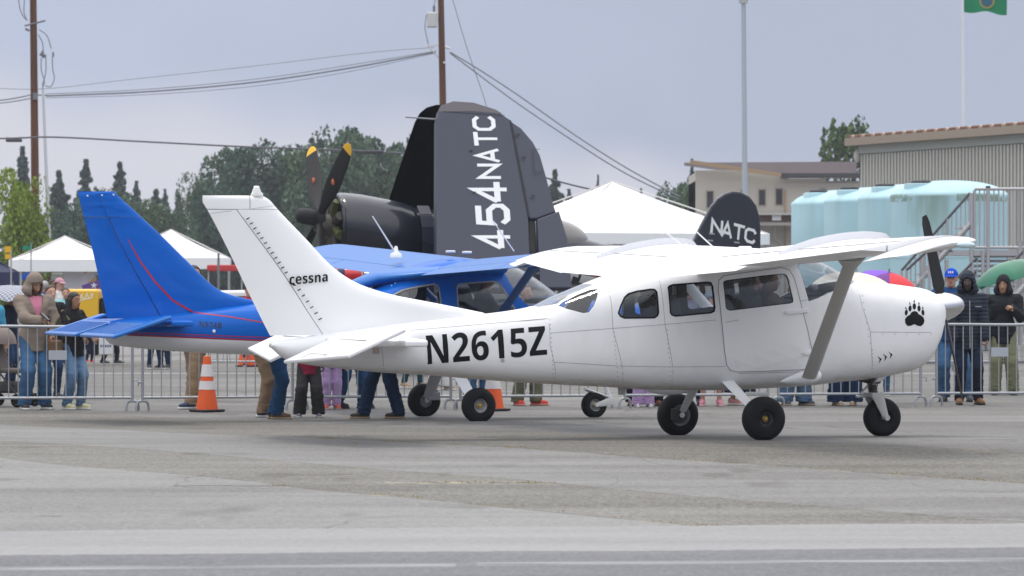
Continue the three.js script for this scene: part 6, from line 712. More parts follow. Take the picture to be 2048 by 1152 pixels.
  const hand = (w, e, side) => { // palm, four curled fingers, thumb
    const d = V(...w).sub(V(...e)).normalize(), t = V(0, 0, 1); if (Math.abs(d.z) > 0.8) t.set(0, 1, 0); const ax = t.clone().sub(d.clone().multiplyScalar(t.dot(d))).normalize(), pn = d.clone().cross(ax).multiplyScalar(side), W = V(...w), at2 = (a, b, c) => W.clone().addScaledVector(d, a).addScaledVector(ax, b).addScaledVector(pn, c).toArray(), fs = [caps(at2(0, 0.008, 0), at2(0.07, 0.012, 0), 0.024, 0.022), caps(at2(0.03, -0.018, 0), at2(0.075, -0.02, 0), 0.019, 0.017), caps(W.toArray(), at2(-0.03, 0, 0), 0.027, 0.029)], cl = o.curl ?? 0.5;
    [[0.033, 0.066], [0.012, 0.074], [-0.010, 0.070], [-0.030, 0.055]].forEach(([b, l]) => { const a = at2(0.082, b, 0), m = at2(0.082 + l * 0.5, b, cl * 0.025), e2 = at2(0.082 + l * (0.95 - cl * 0.55), b, cl * 0.065); fs.push(caps(a, m, 0.0095, 0.0088), caps(m, e2, 0.0088, 0.0075)); }); const t0 = at2(0.02, 0.026, 0.004), t1 = at2(0.055, 0.052, 0.018), t2 = at2(0.082, 0.05, 0.035); fs.push(caps(t0, t1, 0.0125, 0.011), caps(t1, t2, 0.011, 0.008));
    const f = blend(fs, 0.010), lo = [0, 1, 2].map(i => w[i] - 0.19), hi = [0, 1, 2].map(i => w[i] + 0.19); return paint(surfaceNet(f, lo, hi, 0.0058 * lod), () => sk); };
  if (!o.noHands) parts.push(hand(lw, le, -1), hand(rw, re, 1));
  const add = (n, g, m) => { const r = mesh(n, g, m, P); r.scale.setScalar(K); return r; };
  add('body', mergeGeometries(parts.map(g => { const q = g.toNonIndexed ? g : g; return q; })), skinMat);
  // trousers
  const seed = (o.px || 1) * 0.37, wr = (x, y, z, a) => a * (fbm(x * 9 + seed, y * 22, z * 9, 2) - 0.5) * 2;
  const L = o.legs, cut = (o.legTop ?? pel[1] + 0.11), low = L.len ?? 0.055, tf = blend([...legs(0.014 + (L.e || 0), L.w || 0), hip(0.016 + (L.e || 0) * 0.5), caps([0, pel[1] + 0.05, 0], [0, pel[1] + 0.14, 0], 0.13, 0.12)], 0.028);
  if (L.skirt) { const sf = (x, y, z) => Math.max(Math.hypot(x, z * 1.2) - lerp(0.30, 0.15, clamp((y - L.len) / (cut - L.len))) + 0.012 * Math.sin(Math.atan2(z, x) * 11), y - cut, L.len - y) * 0.8; add('skirt', surfaceNet(sf, [-0.4, L.len - 0.03, -0.4], [0.4, cut + 0.03, 0.4], 0.016), L.m); }
  else { let g = surfaceNet((x, y, z) => Math.max(tf(x, y, z) + wr(x, y, z, 0.013) + (y < 0.2 ? 0.006 * Math.sin(y * 130 + x * 20) : 0), y - cut, low + (s ? -9 : 0) - y), [xs[0], s ? 0 : low - 0.03, zs[0]], [xs[1], cut + 0.03, zs[1]], c1); if (L.denim) g = denimTint(g); add('trousers', g, L.m); }
  // top
  const T = o.top_ || o.coat, hem = T.hem ?? 0.80, e = T.e ?? 0.02, sleeve = T.sleeve ?? 1, tor = blend([...torso(e), caps([0, hem + 0.02, 0], [0, pel[1] + 0.1, 0], 0.145 + e + (T.flare || 0), 0.13 + e)], 0.06), arm = sleeve ? (() => { const wl = [0, 1, 2].map(i => lerp(le[i], lw[i], sleeve * 0.97)), wr2 = [0, 1, 2].map(i => lerp(re[i], rw[i], sleeve * 0.97)); return blend([caps(ls, le, 0.055 + e, 0.046 + e), caps(le, wl, 0.046 + e, 0.036 + e), caps(rs, re, 0.055 + e, 0.046 + e), caps(re, wr2, 0.046 + e, 0.036 + e)], 0.03); })() : null;
  const vOpen = T.open ? (x, y, z) => Math.max(Math.abs(x - ch[0]) - (y - (ch[1] - T.open)) * 0.32, ch[2] + 0.02 - z) : null;
  const topF = (x, y, z) => { let d = Math.max(tor(x, y, z), hem - y); if (arm) d = smin(d, arm(x, y, z), 0.022); d += wr(x, y, z, T.puff ? 0.003 : 0.014); if (T.puff) d += 0.007 - 0.012 * Math.abs(Math.sin((y) * Math.PI / 0.052)); d = Math.max(d, y - nk[1] - 0.035 + Math.max(0, z) * 0.25); if (vOpen) d = Math.max(d, -vOpen(x, y, z)); return d; };
  add(T.name || 'jacket', surfaceNet(topF, [xs[0], Math.min(hem, lw[1], rw[1]) - 0.08, zs[0]], [xs[1], Math.max(nk[1], lw[1], rw[1]) + 0.12, zs[1]], T.puff ? 0.0115 : c1), T.m);
  if (T.open) { const sh = blend(torso(0.008), 0.05); add('shirt', surfaceNet((x, y, z) => Math.max(sh(x, y, z), hem + 0.1 - y, y - nk[1] - 0.02), [-0.3, hem, -0.25], [0.3, nk[1] + 0.06, 0.3], 0.016), T.shirt); }
  if (T.zip) add('zip', bar([ch[0], hem + 0.02, ch[2] + 0.155 + e], [ch[0], ch[1] + 0.08, ch[2] + 0.135 + e], 0.006, 5), T.zip);
  // hood or hat or hair
  if (o.hood) { const hf = (x, y, z) => { const q = inv(x, y, z), o2 = blend([ell([0, 0.035, -0.03], [0.108, 0.142, 0.13]), ell([0, -0.085, -0.03], [0.148, 0.085, 0.125])], 0.07)(...q), i2 = blend([ell([0, 0.02, -0.015], [0.092, 0.115, 0.108]), ell([0, -0.08, 0.0], [0.085, 0.09, 0.09])], 0.05)(...q), face = Math.hypot(q[0] / 0.08, (q[1] + 0.014) / (q[1] < 0 ? 0.13 : 0.09)) - 1; let d = Math.max(o2, -i2); d = Math.max(d, -Math.max(face * 0.07, 0.03 - q[2])); return Math.max(d, nk[1] - 0.07 - y) + wr(x, y, z, 0.006) + (T.puff ? 0.002 - 0.004 * Math.abs(Math.sin(y * 60)) : 0); }; add('hood', surfaceNet(hf, [hc[0] - 0.17, hc[1] - 0.24, hc[2] - 0.2], [hc[0] + 0.17, hc[1] + 0.2, hc[2] + 0.16], 0.0085), T.m); }
  if (o.hair !== 'none' && !(o.hood && !o.fringe)) { const long = o.long || 0, hf = (x, y, z) => { const q = inv(x, y, z); let d = ell([0, 0.036, -0.02], [0.089, 0.098, 0.103])(...q); d = Math.max(d, -(q[1] - 0.052 + (q[2] - 0.02) * -1.1) * 0.6 - (long ? 0.012 : 0)); if (q[2] > 0.03) d = Math.max(d, 0.058 - q[1]); if (long) d = smin(d, Math.max(blend([caps([-0.083, 0.0, -0.015], [-0.095, -long, -0.005], 0.022, 0.022), caps([0.083, 0, -0.015], [0.095, -long, -0.005], 0.022, 0.022), caps([0, 0, -0.08], [0, -long, -0.08], 0.05, 0.05)], 0.06)(...q), -1), 0.03); return d + 0.003 * Math.sin(q[0] * 160) * Math.cos(q[1] * 50); }; add('hair', surfaceNet(hf, [hc[0] - 0.16, hc[1] - 0.14 - (long || 0), hc[2] - 0.18], [hc[0] + 0.16, hc[1] + 0.17, hc[2] + 0.16], 0.0085 * lod), mat(hr, 0.55)); }
  if (o.cap) { const cf = (x, y, z) => { const q = inv(x, y, z), dome = Math.max(ell([0, 0.035, -0.012], [0.094, 0.108, 0.108])(...q), 0.045 - q[1]), brim = Math.max(Math.abs(q[1] - 0.048 + (q[2] - 0.08) * 0.25 + q[0] * q[0] * 3) - 0.006, Math.hypot(q[0], (q[2] - 0.07) * 0.85) - 0.085, 0.04 - q[2]); return Math.min(dome, brim); }; add('cap', surfaceNet(cf, [hc[0] - 0.2, hc[1] - 0.05, hc[2] - 0.2], [hc[0] + 0.2, hc[1] + 0.18, hc[2] + 0.22], 0.0075), o.cap.m); if (o.cap.mark) for (let i = 0; i < 3; i++) { const b = H(-0.026 + i * 0.026, 0.085, 0.088); add('cap_lettering', box(0.018, 0.03, 0.006, ...b), o.cap.mark); } }
  // shoes with soles
  if (o.shoe && !o.noFeet) for (const [f, an, sd] of [[lf, la, 1], [rf, ra, -1]]) { const t = R((f[3] ?? 8 * sd)), c = Math.cos(t), sn = Math.sin(t), up = f[2] || 0, q = (x, y, z) => { const X = x - an[0], Z = z - an[2]; return [X * c - Z * sn, y - up, X * sn + Z * c]; }, body = blend([caps([0, 0.055, -0.04], [0, 0.04, 0.15], 0.04, 0.034), caps([0, 0.075, -0.02], [0, 0.06, 0.06], 0.038, 0.036), caps([0, 0.1, -0.02], [0, 0.12, -0.02], 0.04, 0.042)], 0.03); const g = surfaceNet((x, y, z) => { const p = q(x, y, z); return Math.max(body(...p), 0.022 - p[1], p[1] - 0.115); }, [an[0] - 0.2, up, an[2] - 0.2], [an[0] + 0.2, up + 0.16, an[2] + 0.24], 0.009 * lod); add('shoe', g, o.shoe.m); const sg = surfaceNet((x, y, z) => { const p = q(x, y, z); return Math.max(caps([0, 0.02, -0.045], [0, 0.02, 0.155], 0.043, 0.04)(p[0], 0.02, p[2]), Math.abs(p[1] - 0.015) - 0.014); }, [an[0] - 0.2, up - 0.02, an[2] - 0.2], [an[0] + 0.2, up + 0.06, an[2] + 0.24], 0.009 * lod); add('sole', sg, o.shoe.s || mat([0.6, 0.6, 0.6], 0.7)); }
  const world = q => { const t = R(o.face || 0), x = q[0] * K, z = q[2] * K; return [base[0] + x * Math.cos(t) + z * Math.sin(t), base[1] + q[1] * K, base[2] - x * Math.sin(t) + z * Math.cos(t)]; };
  return { P, K, lw: world(lw), rw: world(rw), le: world(le), re: world(re), hc: world(hc), world };
}
const dm = (c) => { const m = mat(c, 0.9, { phys: 1, specularIntensity: 0.35 }); m.vertexColors = true; return m; }, jean = dm([0.045, 0.115, 0.225]), jeanD = dm([0.014, 0.035, 0.085]), jeanL = dm([0.10, 0.18, 0.29]), jeanB = dm([0.016, 0.065, 0.15]), khaki = cloth([0.24, 0.165, 0.10]), olive = cloth([0.125, 0.125, 0.075]), blackC = cloth([0.012, 0.012, 0.014]), navyC = cloth([0.012, 0.017, 0.035]), lav = cloth([0.44, 0.29, 0.52]), greyW = dm([0.055, 0.053, 0.052]), whiteC = cloth([0.62, 0.61, 0.6]), redC = cloth([0.4, 0.03, 0.07]), pinkC = cloth([0.55, 0.2, 0.28]), taupe = cloth([0.235, 0.19, 0.155]), teal = cloth([0.25, 0.5, 0.52]), blueC = cloth([0.02, 0.075, 0.25]);
const soleW = mat([0.66, 0.66, 0.64], 0.7), soleB = mat([0.02, 0.02, 0.022], 0.7), soleT = mat([0.35, 0.25, 0.16], 0.8), shoe = (c, s) => ({ m: mat(c, 0.65), s });
const phone = (label, pos, ry, rz, m) => { const o = thing('mobile_phone', label, 'phone', pos, ry); mesh('case', rbox(0.085, 0.012, 0.165, 0.005, 0, 0, 0, 0, 0, 0).rotateX(rz), m, o); mesh('screen', rbox(0.072, 0.004, 0.145, 0.002, 0, 0.0085, 0).rotateX(rz), mat([0.02, 0.02, 0.03], 0.1), o); return o; };
{
  // the row along the barrier, left to right
  const a = person({ label: 'man in taupe hooded sweatshirt and jeans looking down at a phone', px: 68, py: 819, top: 553, face: 28, headTurn: 12, nod: 24, skin: 'tan', hair: 'black', beard: 1, hood: 1, broad: 1.13, belly: 1.08, legs: { m: jean, denim: 1, e: 0.012, w: 0.028 }, coat: { m: taupe, hem: 0.76, e: 0.024, open: 0.15, shirt: pinkC, name: 'hooded_sweatshirt' }, shoe: shoe([0.02, 0.02, 0.025], soleW), lf: [0.15, 0.0], rf: [-0.14, 0.02], rw: [-0.02, 1.17, 0.34], red: [-0.8, -0.8, 0.1], lw: [0.17, 0.98, 0.2], led: [1, -0.3, -0.3], curl: 0.9 });
  phone('black phone held by the hooded man', [a.rw[0] + 0.055, a.rw[1] + 0.055, a.rw[2] + 0.07], R(70), 0.7, black);
  const b = person({ label: 'black-haired woman in black jacket and jeans holding a pale phone', px: 146, py: 819, top: 586, face: 52, headTurn: 2, nod: 4, skin: 'tan', hair: 'black', hood: 0, long: 0.26, broad: 0.88, legs: { m: jeanL, denim: 1, e: 0.004, w: 0.018 }, coat: { m: blackC, hem: 0.80, e: 0.014, flare: 0.008 }, shoe: shoe([0.55, 0.52, 0.3], soleW), lf: [0.1, 0.06], rf: [-0.09, -0.04], rw: [-0.12, 1.08, 0.3], red: [-1, -0.4, -0.4], lw: [0.10, 1.10, 0.33], led: [1, -0.4, -0.3], curl: 0.8 });
  phone('pale lilac phone held by the black-haired woman', [b.rw[0] + 0.09, b.rw[1] + 0.04, b.rw[2] + 0.04], R(90), 0.2, mat([0.5, 0.45, 0.55], 0.4));
  { const s = thing('shoulder_bag', 'olive shoulder strap with brown bag worn by the black-haired woman', 'bag', b.P.position.toArray(), R(52)); mesh('strap', tube([[-0.19, 1.34, 0.11], [-0.20, 1.42, 0.02], [-0.21, 1.3, -0.14], [-0.24, 1.0, -0.1]].map(q => q.map(v => v * b.K)), 0.018, 24, 6), mat([0.12, 0.12, 0.06], 0.8), s); mesh('pouch', rbox(0.12, 0.24, 0.22, 0.04, -0.29 * b.K, 0.92 * b.K, -0.08), mat([0.14, 0.075, 0.03], 0.7), s); }
  person({ label: 'tall man in khaki trousers behind the left orange cone', px: 392, py: 817, top: 533, face: -35, headTurn: 60, skin: 'tan', hair: 'black', legs: { m: khaki, e: 0.008, w: 0.02 }, coat: { m: navyC, hem: 0.86 }, shoe: shoe([0.02, 0.035, 0.08], soleW), lf: [0.1, 0.22, 0, -10], rf: [-0.12, -0.18] });
  person({ label: 'person in tan trousers and dark shoes half behind the blue jeans', lw: [0.12, 1.12, 0.27], rw: [-0.12, 1.12, 0.27], px: 524, py: 834, h: 1.72, face: 80, skin: 'light', hair: 'brown', legs: { m: khaki, e: 0.004, w: 0.02 }, coat: { m: cloth([0.14, 0.15, 0.17]), hem: 0.86 }, shoe: shoe([0.03, 0.03, 0.035], soleW), lf: [0.1, -0.02], rf: [-0.1, 0.03] });
  person({ label: 'person in blue jeans and brown suede shoes under the white tailplane', lw: [0.12, 1.12, 0.27], rw: [-0.12, 1.12, 0.27], px: 549, py: 838, h: 1.76, face: 84, skin: 'light', hair: 'brown', legs: { m: jeanB, denim: 1, e: 0.008, w: 0.02 }, coat: { m: cloth([0.05, 0.07, 0.1]), hem: 0.86 }, shoe: shoe([0.13, 0.07, 0.035], soleT), lf: [0.08, -0.02], rf: [-0.08, 0.05] });
  person({ label: 'child in wide dark grey trousers and red top', lw: [0.12, 1.12, 0.27], rw: [-0.12, 1.12, 0.27], px: 618, py: 835, h: 1.30, face: 4, skin: 'light', hair: 'brown', legs: { m: greyW, denim: 1, e: 0.016, w: 0.05 }, coat: { m: redC, hem: 0.77, e: 0.03 }, shoe: shoe([0.3, 0.24, 0.33], soleW), lf: [0.17, 0.0, 0, 4], rf: [-0.17, 0.02, 0, -4] });
  person({ label: 'child in lavender trousers and coral shoes by the barrier', px: 662, py: 818, h: 1.32, face: 15, skin: 'light', hair: 'black', long: 0.2, legs: { m: lav, e: 0.012, w: 0.02 }, coat: { m: navyC, hem: 0.78, e: 0.03 }, shoe: shoe([0.6, 0.11, 0.07], mat([0.6, 0.3, 0.25], 0.7)), lf: [0.1, 0.02], rf: [-0.09, 0.0] });
  person({ label: 'walking person in teal blue jeans and black shoes behind the lavender trousers', px: 702, py: 817, h: 1.72, face: 62, skin: 'light', hair: 'brown', legs: { m: jeanB, denim: 1, e: 0.006, w: 0.012 }, coat: { m: navyC, hem: 0.84 }, shoe: shoe([0.015, 0.015, 0.017], soleB), lf: [0.08, 0.14], rf: [-0.08, -0.16] });
  person({ label: 'person walking left in dark jeans and dark running shoes under the white fuselage', lw: [0.12, 1.12, 0.27], rw: [-0.12, 1.12, 0.27], px: 766, py: 837.5, h: 1.72, face: -72, skin: 'light', hair: 'brown', legs: { m: jeanD, denim: 1, e: 0.010, w: 0.024 }, coat: { m: cloth([0.1, 0.1, 0.11]), hem: 0.86 }, shoe: shoe([0.025, 0.02, 0.022], soleT), lf: [0.06, -0.2, 0, -14], rf: [-0.08, 0.24, 0, -6] });
  person({ label: 'person far behind in dark teal trousers and tan shoes', px: 824, py: 776, h: 1.7, face: 50, lod: 1.5, skin: 'light', legs: { m: cloth([0.01, 0.05, 0.07]) }, coat: { m: blackC }, shoe: shoe([0.4, 0.27, 0.17], soleW), lf: [0.1, 0.1], rf: [-0.1, -0.1] });
  person({ label: 'person far behind in white trousers and tan shoes', px: 879, py: 780, h: 1.66, face: 40, lod: 1.5, skin: 'light', legs: { m: whiteC, e: 0.02, w: 0.04 }, coat: { m: cloth([0.05, 0.2, 0.25]) }, shoe: shoe([0.4, 0.27, 0.17], soleW), lf: [0.12, 0.08], rf: [-0.08, -0.06] });
  person({ label: 'person in mid blue jeans behind the second orange cone', px: 955, py: 797, h: 1.75, face: 20, lod: 1.3, skin: 'tan', legs: { m: jean, denim: 1, e: 0.015, w: 0.03 }, coat: { m: blackC }, shoe: shoe([0.03, 0.03, 0.03], soleW), lf: [0.12, 0.0], rf: [-0.14, 0.02] });
  person({ label: 'person in olive trousers and bright red running shoes', px: 1049, py: 811, h: 1.74, face: 40, skin: 'light', legs: { m: olive, e: 0.012, w: 0.03 }, coat: { m: cloth([0.1, 0.12, 0.13]) }, shoe: shoe([0.6, 0.05, 0.03], mat([0.6, 0.25, 0.2], 0.7)), lf: [0.13, 0.1, 0, 40], rf: [-0.12, -0.02, 0, -10] });
  person({ label: 'child in pale pink trousers and white shoes near the far main wheel', px: 1285, py: 814, h: 1.15, face: 10, skin: 'light', hair: 'brown', legs: { m: lav, e: 0.025, w: 0.05 }, coat: { m: pinkC, hem: 0.8 }, shoe: shoe([0.6, 0.55, 0.6], soleW), lf: [0.13, 0.03], rf: [-0.11, 0.0] });
  person({ label: 'person in black trousers and brown shoes behind the pink child', px: 1288, py: 812, h: 1.72, face: 0, skin: 'tan', hair: 'black', legs: { m: blackC, e: 0.015, w: 0.02 }, coat: { m: cloth([0.3, 0.32, 0.36]) }, shoe: shoe([0.16, 0.05, 0.025], soleB), lf: [0.2, 0.0], rf: [-0.19, 0.02] });
  person({ label: 'man in grey lilac jacket seen through the middle side window', px: 1380, py: 811, top: 566, face: -8, skin: 'light', hair: 'brown', legs: { m: jeanD, denim: 1 }, coat: { m: cloth([0.2, 0.2, 0.27]) }, shoe: shoe([0.03, 0.05, 0.11], soleB), lf: [0.14, 0.02], rf: [-0.1, 0.0] });
  person({ label: 'child in grey blue hood and pink shoes seen through the side window', px: 1421, py: 812, top: 590, face: 0, skin: 'light', hair: 'brown', hood: 1, legs: { m: cloth([0.4, 0.22, 0.17]), e: -0.012, len: 0.3 }, coat: { m: cloth([0.16, 0.19, 0.23]), hem: 0.7 }, shoe: shoe([0.6, 0.22, 0.27], mat([0.65, 0.4, 0.42], 0.7)), lf: [0.14, 0.02], rf: [-0.13, 0.0] });
  person({ label: 'person in navy skirt and pink white sneakers beside the near main wheel', px: 1475, py: 810, h: 1.62, face: 35, skin: 'light', hair: 'black', long: 0.2, legs: { m: navyC, skirt: 1, len: 0.2 }, coat: { m: navyC, hem: 0.86 }, shoe: shoe([0.6, 0.27, 0.27], soleW), lf: [0.1, 0.05, 0, 30], rf: [-0.1, 0.0, 0, 20] });
  person({ label: 'person in loose light blue jeans beside the near main wheel on its right', px: 1587, py: 811, h: 1.74, face: 25, skin: 'light', hair: 'brown', legs: { m: jeanL, denim: 1, e: 0.022, w: 0.045 }, coat: { m: cloth([0.25, 0.27, 0.3]) }, shoe: shoe([0.06, 0.08, 0.12], soleT), lf: [0.15, 0.03, 0, 30], rf: [-0.14, 0.0] });
  const um1 = person({ label: 'person in dark jeans and tan shoes left of the nose wheel', px: 1690, py: 811, h: 1.66, face: 5, skin: 'light', hair: 'brown', legs: { m: jeanD, denim: 1, e: 0.03, w: 0.06 }, coat: { m: cloth([0.25, 0.2, 0.16]) }, shoe: shoe([0.42, 0.32, 0.24], soleT), lf: [0.13, 0.02, 0, -20], rf: [-0.14, 0.0, 0, 20], lw: [0.16, 1.15, 0.22] });
  const um2 = person({ label: 'person in blue jeans behind the nose wheel leg', px: 1761, py: 792, h: 1.66, face: -10, lod: 1.3, skin: 'light', legs: { m: jean, denim: 1 }, coat: { m: navyC }, shoe: shoe([0.04, 0.05, 0.08], soleW), lw: [0.16, 1.15, 0.22] });
  person({ label: 'man in blue baseball cap and blue jacket beside the spinner', px: 1903, py: 803, top: 540, face: -12, skin: 'light', hair: 'grey', cap: { m: cloth([0.005, 0.06, 0.45]), mark: mat([0.75, 0.75, 0.78], 0.7) }, legs: { m: jean, denim: 1, e: 0.01, w: 0.02 }, coat: { m: cloth([0.01, 0.06, 0.17]), e: 0.03 }, shoe: shoe([0.08, 0.08, 0.09], soleB), lf: [0.24, 0.02], rf: [-0.1, 0.0], broad: 1.1 });
  const pf = person({ label: 'man in navy quilted hooded jacket with tan boots right of the spinner', px: 1934, py: 809.5, top: 549, face: 6, headTurn: -14, skin: 'dark', hair: 'black', beard: 1, hood: 1, broad: 1.16, legs: { m: dm([0.008, 0.014, 0.03]), denim: 1, e: 0.004, w: 0.012 }, coat: { m: cloth([0.017, 0.022, 0.036], 0.6), puff: 1, hem: 0.74, e: 0.022, zip: mat([0.4, 0.4, 0.42], 0.4) }, shoe: shoe([0.26, 0.11, 0.045], soleB), lf: [0.15, 0.02], rf: [-0.11, 0.0], lw: [0.2, 0.9, 0.14], rw: [-0.2, 0.9, 0.14], noHands: 1 });
  { const q = pf.world([0.11, 1.29, 0.16]); const l = mesh('chest_print', box(0.09, 0.014, 0.004, 0, 0, 0), mat([0.3, 0.31, 0.34], 0.7), pf.P); l.position.set(0.12, 1.32 * pf.K, 0.2); }
  const um3 = person({ label: 'person in black hooded jacket and olive trousers holding the green umbrella', px: 2006, py: 790, top: 556, face: -6, headTurn: -8, skin: 'tan', hair: 'black', hood: 1, broad: 1.16, legs: { m: cloth([0.17, 0.175, 0.105]), e: 0.014, w: 0.03 }, coat: { m: cloth([0.010, 0.012, 0.016], 0.7), hem: 0.76, e: 0.028 }, shoe: shoe([0.02, 0.02, 0.022], soleB), lf: [0.15, 0.0], rf: [-0.12, 0.0], lw: [0.14, 1.28, 0.27], led: [0.35, -1, -0.1], curl: 1, rw: [-0.24, 0.86, 0.12] });
  // farther back on the left
  const far = (x) => person({ lod: 1.6, skin: 'light', hair: 'brown', shoe: shoe([0.05, 0.05, 0.06], soleW), legs: { m: jeanD, denim: 1 }, ...x });
  far({ label: 'person in pink cap and white shirt in the crowd behind', px: 117, D: 78, top: 558, face: 60, cap: { m: cloth([0.5, 0.27, 0.33]) }, coat: { m: whiteC, e: 0.03 } });
  far({ label: 'child in white and pale teal top in the crowd behind', px: 131, D: 76, top: 577, face: 10, hair: 'black', coat: { m: teal, sleeve: 0.3 } });
  far({ label: 'grey-haired person in blue jacket behind the hooded man', px: 88, D: 82, top: 563, face: 150, hair: 'grey', coat: { m: blueC } });
  far({ label: 'person in green shirt partly hidden behind the pink cap', px: 106, D: 84, top: 560, face: 30, hair: 'black', skin: 'brown', coat: { m: cloth([0.1, 0.13, 0.07]) } });
  const rp = far({ label: 'person with dark sleeve raising a phone behind the hooded man', px: 100, D: 55, top: 572, face: 30, coat: { m: blackC }, lw: [0.15, 1.33, 0.3], led: [1, -1, -0.2], curl: 1, skin: 'light' });
  const hp = far({ label: 'dark-haired person in navy jacket under the checked umbrella', px: 18, D: 62, top: 585, face: 75, hair: 'black', skin: 'tan', coat: { m: navyC } });
  far({ label: 'person in turquoise flowered shirt cut by the left photo edge', px: -24, D: 52.5, top: 580, face: 30, hair: 'black', skin: 'brown', coat: { m: mat([1, 1, 1], 0.85, { vertexColors: false, map: null, color: '#2f86a8' }), sleeve: 0.4, e: 0.035 }, legs: { m: olive } });
  far({ label: 'distant walker in dark trousers carrying a white printed bag', px: 219, D: 78, h: 1.72, face: 70, coat: { m: blackC }, legs: { m: blackC }, lf: [0.08, 0.14], rf: [-0.08, -0.12] });
  far({ label: 'distant child in red shoes behind the black-haired woman', px: 178, D: 80, h: 1.0, face: 40, coat: { m: navyC }, legs: { m: navyC }, shoe: shoe([0.6, 0.02, 0.04], soleW) });
  far({ label: 'distant walker in navy trousers under the blue tail, left leg forward', px: 308, D: 74, h: 1.75, face: 30, coat: { m: cloth([0.2, 0.2, 0.2]) }, legs: { m: jeanD, denim: 1 }, lf: [0.1, 0.1] });
  far({ label: 'distant person in dark jeans standing under the blue tail', px: 330, D: 74, h: 1.72, face: -30, coat: { m: khaki }, legs: { m: jeanD, denim: 1 } });
  far({ label: 'distant person between two orange cones in dark trousers', px: 497, D: 76, h: 1.7, face: 20, coat: { m: redC }, legs: { m: cloth([0.06, 0.02, 0.02]) } });
  // inside the aircraft
  { const fr = new Frame(R(18), 1441, 37.5), seat = (x, z, y) => { const c = Math.cos(R(18)), s = Math.sin(R(18)); return [fr.O[0] + x * c + z * s, y, fr.O[2] - x * s + z * c]; };
    person({ label: 'occupant in brown top on the near front seat of the white aircraft', base: seat(0.42, 0.25, 0.47), h: 1.72, face: 108, sit: 1, skin: 'tan', hair: 'brown', lod: 1.2, coat: { m: cloth([0.16, 0.11, 0.08]), hem: 0.45 }, legs: { m: jeanD, denim: 1 }, shoe: shoe([0.03, 0.03, 0.03], soleB), noFeet: 1, lf: [0.12, 0.55, 0.22], rf: [-0.12, 0.55, 0.22], rw: [-0.12, 0.86, 0.42], lw: [0.12, 0.86, 0.42], red: [-0.2, -1, 0], led: [0.2, -1, 0] });
    person({ label: 'second occupant in dark clothes on the far front seat of the white aircraft', base: seat(0.45, -0.27, 0.47), h: 1.74, face: 108, sit: 1, skin: 'light', hair: 'black', lod: 1.2, coat: { m: cloth([0.03, 0.035, 0.05]), hem: 0.45 }, legs: { m: jeanD, denim: 1 }, noFeet: 1, lf: [0.12, 0.55, 0.22], rf: [-0.12, 0.55, 0.22], red: [-0.2, -1, 0], led: [0.2, -1, 0], rw: [-0.12, 0.8, 0.38], lw: [0.12, 0.8, 0.38] });
    const f2 = new Frame(R(21), 902, 42.72), K = 1.088, s2 = (x, z, y) => { const c = Math.cos(R(21)), s = Math.sin(R(21)); return [f2.O[0] * K + (x * c + z * s) * K, y, f2.O[2] * K + (-x * s + z * c) * K]; };
    person({ label: 'grey-haired pilot in dark top inside the blue aircraft', base: s2(0.32, 0.25, 0.47), h: 1.72, face: 95, headTurn: -15, nod: 12, sit: 1, skin: 'light', hair: 'grey', lod: 1.2, coat: { m: cloth([0.03, 0.03, 0.04]), hem: 0.45, sleeve: 0.6 }, legs: { m: khaki }, noFeet: 1, lf: [0.12, 0.55, 0.22], rf: [-0.12, 0.55, 0.22], red: [-0.2, -1, 0], led: [0.2, -1, 0], rw: [-0.1, 0.86, 0.4], lw: [0.1, 0.86, 0.4] }); }
  // umbrellas
  function umbrella(label, tip, axis, r, depth, cols, hold, pat) { const T = thing('umbrella', label, 'umbrella', tip), q = new THREE.Quaternion().setFromUnitVectors(V(0, 1, 0), V(...axis).normalize()), n = cols.length, G = T; for (let k = 0; k < n; k++) { const P = [], ix = [], U2 = 8, S = 8; for (let j = 0; j <= S; j++) for (let i = 0; i <= U2; i++) { const t = j / S, u = i / U2, a = (k + u) / n * 6.283, sag = 1 - 0.09 * Math.sin(Math.PI * u) * t, rr = r * Math.sin(t * 1.25) / Math.sin(1.25) * sag; P.push(Math.cos(a) * rr, -depth * (1 - Math.cos(t * 1.25)) / (1 - Math.cos(1.25)) + 0.06 * Math.sin(Math.PI * u) * t * t * r, Math.sin(a) * rr); } for (let j = 0; j < S; j++) for (let i = 0; i < U2; i++) { const a = j * (U2 + 1) + i; ix.push(a, a + 1, a + U2 + 1, a + 1, a + U2 + 2, a + U2 + 1); } const g = new THREE.BufferGeometry(); g.setAttribute('position', new THREE.Float32BufferAttribute(P, 3)); g.setAttribute('uv', new THREE.Float32BufferAttribute(P.filter((_, i) => i % 3 !== 1).map(v => v * 3), 2)); g.setIndex(ix); g.computeVertexNormals(); mesh('canopy_gore', g.applyQuaternion(q), cols[k], G); mesh('rib', tube([0, 0.5, 1].map(t => [Math.cos(k / n * 6.283) * r * Math.sin(t * 1.25) / Math.sin(1.25) * 0.99, -depth * (1 - Math.cos(t * 1.25)) / (1 - Math.cos(1.25)) - 0.008, Math.sin(k / n * 6.283) * r * Math.sin(t * 1.25) / Math.sin(1.25) * 0.99]), 0.005, 12, 4).applyQuaternion(q), hard, G); } mesh('shaft', bar([0, 0.05, 0], hold.map((v, i) => v - tip[i]), 0.008, 6), hard, G); mesh('ferrule', bar([0, 0, 0], V(...axis).normalize().multiplyScalar(0.07).toArray(), 0.01, 6, 0.004), hard, G); return T; }
  const green = mat([0.006, 0.21, 0.115], 0.6, { transmission: 0.35, thickness: 0 }), gn2 = mat([0.008, 0.185, 0.105], 0.6, { transmission: 0.35, thickness: 0 });
